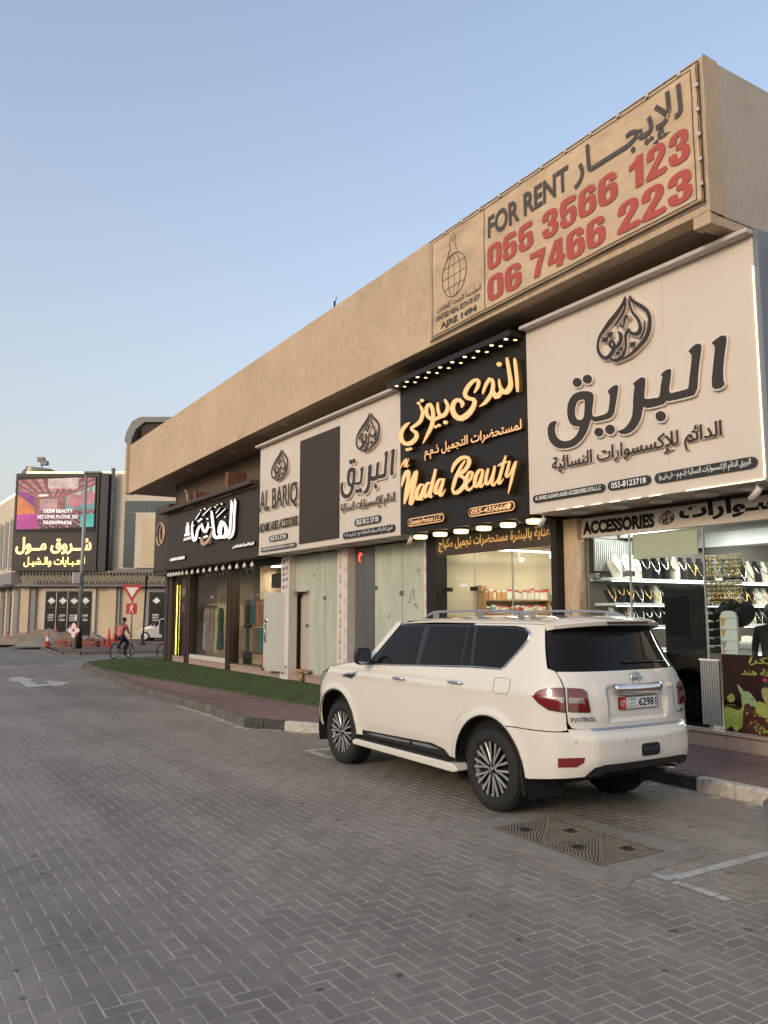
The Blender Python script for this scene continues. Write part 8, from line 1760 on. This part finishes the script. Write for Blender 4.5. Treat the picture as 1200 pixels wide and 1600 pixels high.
pflat('gazelle_body', [(7.13, .66), (7.02, .68), (6.92, .66), (6.86, .70), (6.85, .84), (6.79, .86), (6.74, .74), (6.76, .62), (6.84, .50), (6.90, .42), (6.97, .38), (7.03, .44), (7.09, .40), (7.13, .42)], M['pyel'])
pflat('gazelle_head', [(6.86, .80), (6.83, .90), (6.74, .91), (6.66, .82), (6.60, .73), (6.62, .70), (6.70, .73), (6.78, .74)], M['ppale'], .0016)
pflat('gazelle_ear', [(6.91, 1.0), (6.88, .90), (6.83, .84), (6.79, .86), (6.83, .93)], M['ppale'], .002)
pflat('gazelle_eye', [(6.715, .83), (6.70, .84), (6.685, .82), (6.70, .81)], M['ink'], .0026)
pflat('robe', [(6.83, .70), (6.76, .76), (6.60, .62), (6.40, .60), (6.2, .58), (6.1, .38), (6.83, .38), (6.86, .46)], M['pred'], .0021)
rr = random.Random(6)
for k in range(46):
    y, z = rr.uniform(6.2, 6.80), rr.uniform(.40, .66); q = rr.uniform(.007, .022); pflat('robe_spot', [(y + q * math.cos(a), z + q * 1.1 * math.sin(a)) for a in np.linspace(0, 2 * PI, 9)[:-1]], M['pyel'] if k % 3 else M['pskin'], .0028, 0)
pflat('face', [(6.56, .98), (6.50, 1.0), (6.44, .96), (6.44, .84), (6.50, .78), (6.55, .86)], M['pskin'], .0024); pflat('headwear', [(6.57, .96), (6.56, 1.04), (6.48, 1.07), (6.40, 1.02), (6.41, .96), (6.50, .99)], M['ink'], .003); pflat('red_bead', [(6.54, 1.08), (6.51, 1.11), (6.47, 1.09), (6.49, 1.05)], M['pink2'], .0036)
pflat('collar', [(6.62, .80), (6.50, .78), (6.38, .82), (6.30, .66), (6.52, .60), (6.66, .66)], M['pyel'], .0027)
mb = MB()
for z0, s_ in ((1.30, ar('شكراً'.replace('ً', ''))), (1.15, ar('شيخة هند'))):
    V, F, isl = text_poly(s_, .02, 0, .25, 3); a0, a1 = (6.73, 6.28) if z0 > 1.2 else (6.84, 6.22)
    mb.add([FP5(a0 + (a1 - a0) * x, z0 - .04 + .11 * y, .002 + (k % 5) * .0003) for (x, y, z), k in zip(V, isl)], F)
LB(mb.obj('lettering', M['pyel'], po)); LB(traced('emblem', TR['DROP'], FP5, 0, .002, M['pyel'], po, T=remap(DROP_SRC, (7.07, 6.96, .74, .88)), grow=.014)); line('AL BARIQ', 7.08, 6.95, .71, .73, po, 'pyel', depth=.003, fn=FP5)
# gold chains hanging in the window
for row, (z0, z1) in enumerate(((2.77, 2.44), (2.40, 2.04))):
    rk = thing('chain_rack', '%s row of gold and silver chains hanging in the jewellery window' % ('upper', 'lower')[row], 'chain rack', (10.4, 7.42, z0), group='rows of hanging chains in the jewellery window')
    MB().tube([(0, -.30, 0), (0, .30, 0)], .010, 6).obj('rail', M['shelf'], rk)
    for k in range(17):
        m = M['goldj'] if (k * 7 + row * 3) % 5 < (2 if row == 0 else 3) else M['silverj']; y = -.28 + k * .035
        mb = MB(); n_ = 11
        for i in range(n_):
            zz = -(z0 - z1) * i / n_ - .012; mb.obox((rr.uniform(-.01, .01), y + rr.uniform(-.004, .004), zz), .014, .028, (z0 - z1) / n_ * .9, rz=i * .8)
        mb.obj('chain', m, rk)
wb = thing('earring_board', 'white rounded board with orange triangle cards in the jewellery window', 'display board', (10.1, 7.165, 1.38))
pts = [(-.13, 0), (.13, 0), (.13, .5), (.10, .57), (.04, .59), (-.04, .59), (-.10, .57), (-.13, .5)]; MB().prism(pts, lambda u, v, d: (d, u, v), 0, .04).obj('board', M['shelf'], wb)
for k, z in enumerate((.46, .31, .15, .02)): 
    mb = MB(); mb.prism([(.125, z + .02), (.03, z + .02), (.09, z - .10 if z > .1 else z - .015)], lambda u, v, d: (-.002 - d, u, v), 0, .001); mb.obj('triangle_card', mat('orange card', (.62, .33, .12), .5) if 'orange card' not in bpy.data.materials else (bpy.data.materials['orange card'] if k != 2 else M['corr']), wb)
    MB().box(-.002, 0, -.13, .13, z + .024, z + .028).obj('groove', M['ink'], wb)
bx_ = thing('box_stack', 'stack of black boxes with white bars left of the white earring board', 'boxes', (10.02, 7.40, 1.38))
for k in range(5):
    MB().box(0, .16, -.075, .075, k * .115, k * .115 + .10).obj('box', M['velvetb'], bx_, bevel=.003); MB().box(-.012, 0, -.06, .075, k * .115 + .085, k * .115 + .105).obj('white_bar', M['velvetw'], bx_)
for k, (y, z, lab) in enumerate(((7.32, 1.96, 'black wide brimmed hat above the white earring board'), (7.10, 1.92, 'second black hat hanging right of the first in the jewellery window'))):
    h = thing('hat', lab, 'hat', (10.35, y, z)); h.rotation_euler = (0, R_(-70), 0); MB().lathe([(.001, .0), (.19, .0), (.19, .012), (.10, .02), (.085, .09), (.001, .10)], n=24).obj('hat_body', M['velvetb'], h)
tb = thing('display_table', 'white display table with straw hats at the back of the jewellery shop', 'table', (12.4, 8.3, .3)); MB().box(-.6, .9, -.35, .3, 1.08, 1.16).obj('table_top', M['shelf'], tb); MB().box(-.55, .85, -.3, .25, .0, 1.07).obj('cabinet', M['shelf'], tb); MB().box(-.55, .85, -.32, -.301, .9, 1.0).obj('led_front', M['shelfled'], tb)
for k, x in enumerate((12.1, 12.7)):
    h = thing('hat', ('cream straw hat on the white display table, left one', 'tan straw hat on the white display table, right one')[k], 'hat', (x, 8.25, 1.465)); MB().lathe([(.001, 0), (.17, .0), (.17, .012), (.09, .02), (.08, .10), (.001, .11)], n=20).obj('hat_body', M['velvetw'] if k == 0 else M['wood'], h)
mn = thing('person', 'person in a dark coat standing inside at the right edge of the jewellery shop', 'person', (10.9, 7.02, .3), R_(200))
skin_body('body', [(0, 0, .95), (0, 0, 1.15), (0, 0, 1.38), (0, 0, 1.48), (0, 0, 1.58), (0, 0, 1.68), (0, .2, 1.40), (0.02, .25, 1.12), (.1, .22, .90), (0, -.2, 1.40), (.02, -.25, 1.12), (.1, -.22, .90), (0, .1, .9), (0, .1, .5), (0, .1, .1), (0, -.1, .9), (0, -.1, .5), (0, -.1, .1)], [(0, 1), (1, 2), (2, 3), (3, 4), (4, 5), (2, 6), (6, 7), (7, 8), (2, 9), (9, 10), (10, 11), (0, 12), (12, 13), (13, 14), (0, 15), (15, 16), (16, 17)], [.16, .14, .16, .06, .08, .095, .07, .05, .035, .07, .05, .035, .1, .07, .05, .1, .07, .05], M['blackcloth'], mn)
MB().lathe([(.001, .12), (.07, .10), (.11, .03), (.108, -.05), (.07, -.09)], (-.01, 0, 1.67), n=14).obj('hair', M['hair'], mn)

# ================================================================== inside the beauty shop
M['creamw'] = mat('warm cream shop wall', (.58, .50, .385), .8)
roomB = thing('shop_interior', 'warm cream beauty shop interior seen through three tall panes', 'shop interior', (12, 11.7, .3))
for nm, m, b in (('side_wall', 'creamw', (9.92, 14.9, 13.46, 13.6, .3, 3.5)), ('back_wall', 'creamw', (14.8, 14.9, 9.95, 13.46, .3, 3.5)), ('side_wall', 'creamw', (9.92, 14.8, 9.76, 9.93, .3, 3.5)), ('ceiling', 'cream', (9.92, 14.8, 9.95, 13.46, 3.40, 3.48))):
    mb = MB(); mb.box(*b); LB(mb.obj(nm, M[m], roomB))
for x, y in ((10.6, 12.6), (12.0, 12.6), (13.4, 12.4), (12.8, 11.2), (10.8, 11.0)):
    mb = MB(); mb.lathe([(.001, 3.385), (.16, 3.387), (.17, 3.40)], (x, y, 0), n=20); LB(mb.obj('ceiling_light', M['lampwhite'], roomB)); lamp_light(x, y, 3.38, 8, (1, .84, .60), .34)
mb = MB(); mb.box(10.2, 14.2, 12.88, 12.92, 3.20, 3.235); tr_ = LB(mb.obj('light_track', M['lampwhite'] if False else mat('lit light track', (1, 1, 1), .5, emit=1.6, ecol=(1, .95, .85)), roomB))
for x in (11.35, 12.25):
    mb = MB(); mb.tube([(x, 12.9, 3.2), (x, 12.9, 3.12)], .012, 6); mb.tube([(x, 12.9, 3.14), (x - .03, 12.78, 3.03)], .045, 12); LB(mb.obj('track_spot', M['railwhite'], roomB)); mb = MB(); mb.tube([(x - .031, 12.775, 3.026), (x - .034, 12.765, 3.017)], .038, 12); LB(mb.obj('spot_lens', M['lampwhite'], roomB))
for z, nm, hh in ((2.22, 'upper', .20), (1.94, 'lower', .16)):
    s_ = thing('product_shelf', '%s shelf of creams and bottles along the cream wall of the beauty shop' % nm, 'shelf', (12.2, 13.3, z), group='shelves in the beauty shop'); MB().box(-1.55, 1.7, -.14, .14, -.025, 0).obj('shelf_board', M['wood'], s_)
    x = 10.72; k = 0
    while x < 13.7:
        bottle = x > 12.55 or (nm == 'lower' and x > 12.3)
        w = rr.uniform(.05, .075) if bottle else rr.uniform(.06, .13); h = hh * rr.uniform(.75, 1.05) * (1.25 if 11.9 < x < 12.4 and nm == 'upper' else 1)
        col = rr.choice([(.05, .22, .40), (.65, .62, .58), (.62, .18, .20), (.05, .35, .40), (.62, .60, .55), (.03, .09, .22)]) if bottle else rr.choice([(.66, .62, .56), (.68, .64, .58), (.50, .12, .08), (.66, .60, .5), (.70, .67, .62), (.68, .66, .60), (.62, .58, .50), (.12, .30, .38), (.30, .08, .18), (.55, .28, .12)])
        cn = 'blue' if col[2] > .2 and col[0] < .2 else ('red' if col[0] > .4 and col[1] < .25 else ('orange' if col[1] < .3 else 'white'))
        p = thing('bottle' if bottle else 'product_box', '%s cosmetic %s, %s item from the left on the %s beauty shop shelf' % (cn, 'bottle' if bottle else 'box', nth(k + 1), nm), 'bottle' if bottle else 'box', (x + w / 2, 13.24 + rr.uniform(-.03, .03), z), group='%s cosmetic %s on the %s shelf' % (cn, 'bottles' if bottle else 'boxes', nm))
        key = 'product %.2f %.2f %.2f' % col; m = bpy.data.materials.get(key) or mat(key, col, .4)
        if bottle: MB().lathe([(w * .42, 0), (w * .42, h * .68), (w * .15, h * .80), (w * .15, h * .84)], n=12).obj('bottle_body', m, p); MB().lathe([(w * .2, h * .84), (w * .2, h), (.001, h)], n=10).obj('cap', M['white'], p)
        else: MB().box(-w / 2 + .004, w / 2 - .004, -.06, .06, 0, h).obj('box_body', m, p); MB().box(-w / 2 + .004, w / 2 - .004, -.0612, -.0602, h * .80, h).obj('printed_band', M['pink2'] if cn == 'white' else M['white'], p)
        x += w + .006; k += 1
mb = MB()
for x in (10.66, 12.42, 13.88): mb = MB(); mb.box(x, x + .03, 13.16, 13.44, .3, 2.45); LB(mb.obj('shelf_post', M['wood'], roomB))
mb = MB(); mb.box(10.60, 10.75, 13.2, 13.4, 2.38, 2.50); LB(mb.obj('wall_box', M['wood'], roomB))

# ================================================================== inside the gift shop and the yellow lit door
roomD = thing('shop_interior', 'tan papered interior of the clothes and gift shop at the far end', 'shop interior', (11, 26, .3))
M['tanwall'] = mat('tan stone paper wall', (.34, .27, .19), .85, var=.25, vscale=2)
for nm, b in (('back_wall', (11.6, 11.7, 20.7, 30.9, .3, 3.5)), ('side_wall', (9.9, 11.6, 20.66, 20.74, .3, 3.5)), ('side_wall', (9.9, 11.6, 28.5, 28.6, .3, 3.5)), ('ceiling', (9.9, 11.7, 20.7, 30.9, 3.42, 3.48)), ('partition', (10.65, 10.7, 24.6, 28.5, 2.2, 3.4))):
    mb = MB(); mb.box(*b); LB(mb.obj(nm, M['tanwall'], roomD))
for x, y in ((10.9, 22.2), (10.9, 23.8), (11.0, 26), (11.0, 27.6), (10.8, 29.6)):
    mb = MB(); mb.box(x - .1, x + .1, y - .3, y + .3, 3.38, 3.415); LB(mb.obj('ceiling_light', mat('soft ceiling light', (1, 1, 1), .5, emit=5, ecol=(1, .9, .75)) if 'soft ceiling light' not in bpy.data.materials else bpy.data.materials['soft ceiling light'], roomD)); lamp_light(x, y, 3.37, 17, (1, .88, .70), .4)
gr = thing('clothes_rail', 'white clothes rail holding long dresses in the far shop window', 'clothes rail', (10.3, 27.9, .3))
MB().tube([(0, -1.35, 0), (0, -1.35, 1.86), (0, -1.25, 1.93), (0, 1.0, 1.93), (0, 1.1, 1.86), (0, 1.1, 0)], .02, 8).obj('rail_frame', M['white'], gr)
dress = [('tan patterned', (.40, .28, .16), 29.0, .9), ('black', (.02, .02, .022), 28.75, .95), ('cream floral', (.62, .55, .46), 28.45, 1.45), ('lilac', (.34, .25, .42), 28.05, 1.5), ('brown floral', (.38, .27, .20), 27.65, 1.45), ('pale yellow', (.58, .54, .32), 27.2, 1.5), ('dark green', (.03, .07, .05), 26.9, 1.4)]
for nm, c, y, L_ in dress:
    m = mat(nm + ' cloth', c, .85, var=.45 if 'flor' in nm or 'patt' in nm else .15, vscale=14)
    def fn(a, t):
        w = np.interp(t, [0, .06, .2, .4, 1], [.05, .15, .13, .12, .20]); d = .06 + .05 * t; k_ = 1 + .12 * math.sin(9 * a) * t; return (d * math.cos(a) * k_, w * math.sin(a) * k_, -L_ * t)
    mb = MB(); mb.grid(fn, np.linspace(0, 2 * PI, 37), np.linspace(0, 1, 10)); o = mb.obj('dress', m); o.location = (10.22, y, 2.10)
    if True:
        tag(o, '%s dress hanging on the white rail in the far shop window' % nm, 'dress', 'dresses hanging in the shop window')
        mb = MB(); 
        for s_ in (-1, 1): mb.tube([(0, s_ * .10, -.03), (0, s_ * .19, -.25), (0, s_ * .20, -.5)], [.05, .05, .035], 8)
        mb.obj('sleeve', m, o); MB().tube([(0, 0, 0), (0, 0, .08), (0, .02, .11), (0, 0, .13)], .006, 5).obj('hanger_hook', M['steel'], o)
fr_ = thing('fabric_rack', 'dark two tier rack of folded and hanging fabrics behind the second far window', 'rack', (10.5, 24.0 - .9, .3))
for z in (.35, 1.22, 2.02): MB().box(-.1, .2, -1.5, 2.2, z, z + .035).obj('shelf_board', M['cladding'], fr_)
for y in (-1.5, .3, 2.17): MB().box(-.1, .2, y, y + .04, 0, 2.05).obj('post', M['cladding'], fr_)
cols = [('gold patterned', (.20, .13, .05)), ('dark brown', (.05, .035, .03)), ('slate blue', (.10, .14, .18)), ('grey', (.16, .16, .16)), ('dusty pink', (.45, .22, .18)), ('mauve', (.26, .18, .20)), ('charcoal', (.05, .05, .06)), ('teal', (.06, .22, .22)), ('beige', (.42, .34, .24)), ('coral', (.50, .20, .15)), ('mustard', (.48, .30, .04)), ('salmon', (.55, .28, .22))]
for tier, (z, h) in enumerate(((1.56, .74), (.70, .76))):
    for k in range(14):
        nm, c = cols[(k * 5 + tier * 3) % 12]; y = 21.75 + k * .25
        m = bpy.data.materials.get(nm + ' fabric') or mat(nm + ' fabric', c, .8, var=.3 if 'patt' in nm else .08, vscale=12)
        mb = MB(); mb.grid(lambda a, t: (.035 * math.cos(a) * (1 + .1 * math.sin(4 * a)), .105 * math.sin(a) * (1 - .06 * math.sin(8 * t)), h * t), np.linspace(0, 2 * PI, 17), np.linspace(0, 1, 4)); mb.add([(.03 * math.cos(a), .09 * math.sin(a), h) for a in np.linspace(0, 2 * PI, 12)[:-1]], [list(range(11))]); o = mb.obj('fabric_roll', m); o.location = (10.33, y, z + .015)
        tag(o, '%s fabric, %s from the right on the %s tier of the rack' % (nm, nth(k + 1), ('upper', 'lower')[tier]), 'fabric', 'fabrics on the dark rack')
bg_ = thing('shelf_box', 'dark wall box high inside the second far window', 'box', (10.4, 22.5, 2.68)); MB().box(-.15, .15, -.5, .35, 0, .42).obj('case', M['cladding'], bg_, bevel=.02); MB().tube([(-.16, -.3, .42), (-.16, -.2, .58), (-.16, -.1, .42)], .02, 6).obj('handle', M['blackcloth'], bg_)
rd_ = thing('red_bag', 'red cloth bag leaning by the open frosted door', 'bag', (9.86, 22.1, .38)); mb = MB(); mb.lathe([(.001, 0), (.16, 0), (.18, .25), (.10, .7), (.02, .85)], n=14); mb.obj('bag_body', mat('red cloth', (.50, .02, .03), .7), rd_)
for k, (y, z, c) in enumerate(((29.7, .35, 'goldj'), (29.35, .35, 'velvetw'), (29.55, 1.45, 'white'), (29.25, 1.5, 'velvetb'))):
    p = thing('vase', ('brass', 'cream', 'white', 'black')[k] + ' tall vase seen through the yellow edged narrow shop door', 'vase', (10.5, y, z)); MB().lathe([(.10, 0), (.16, .2), (.12, .6), (.05, .9), (.08, 1.0 if z < 1 else .95)], n=14).obj('vase_body', M[c], p)
for z in (1.42, 2.2): mb = MB(); mb.box(10.35, 10.8, 28.9, 30.0, z, z + .03); LB(mb.obj('glass_shelf', M['shelf'], roomD))
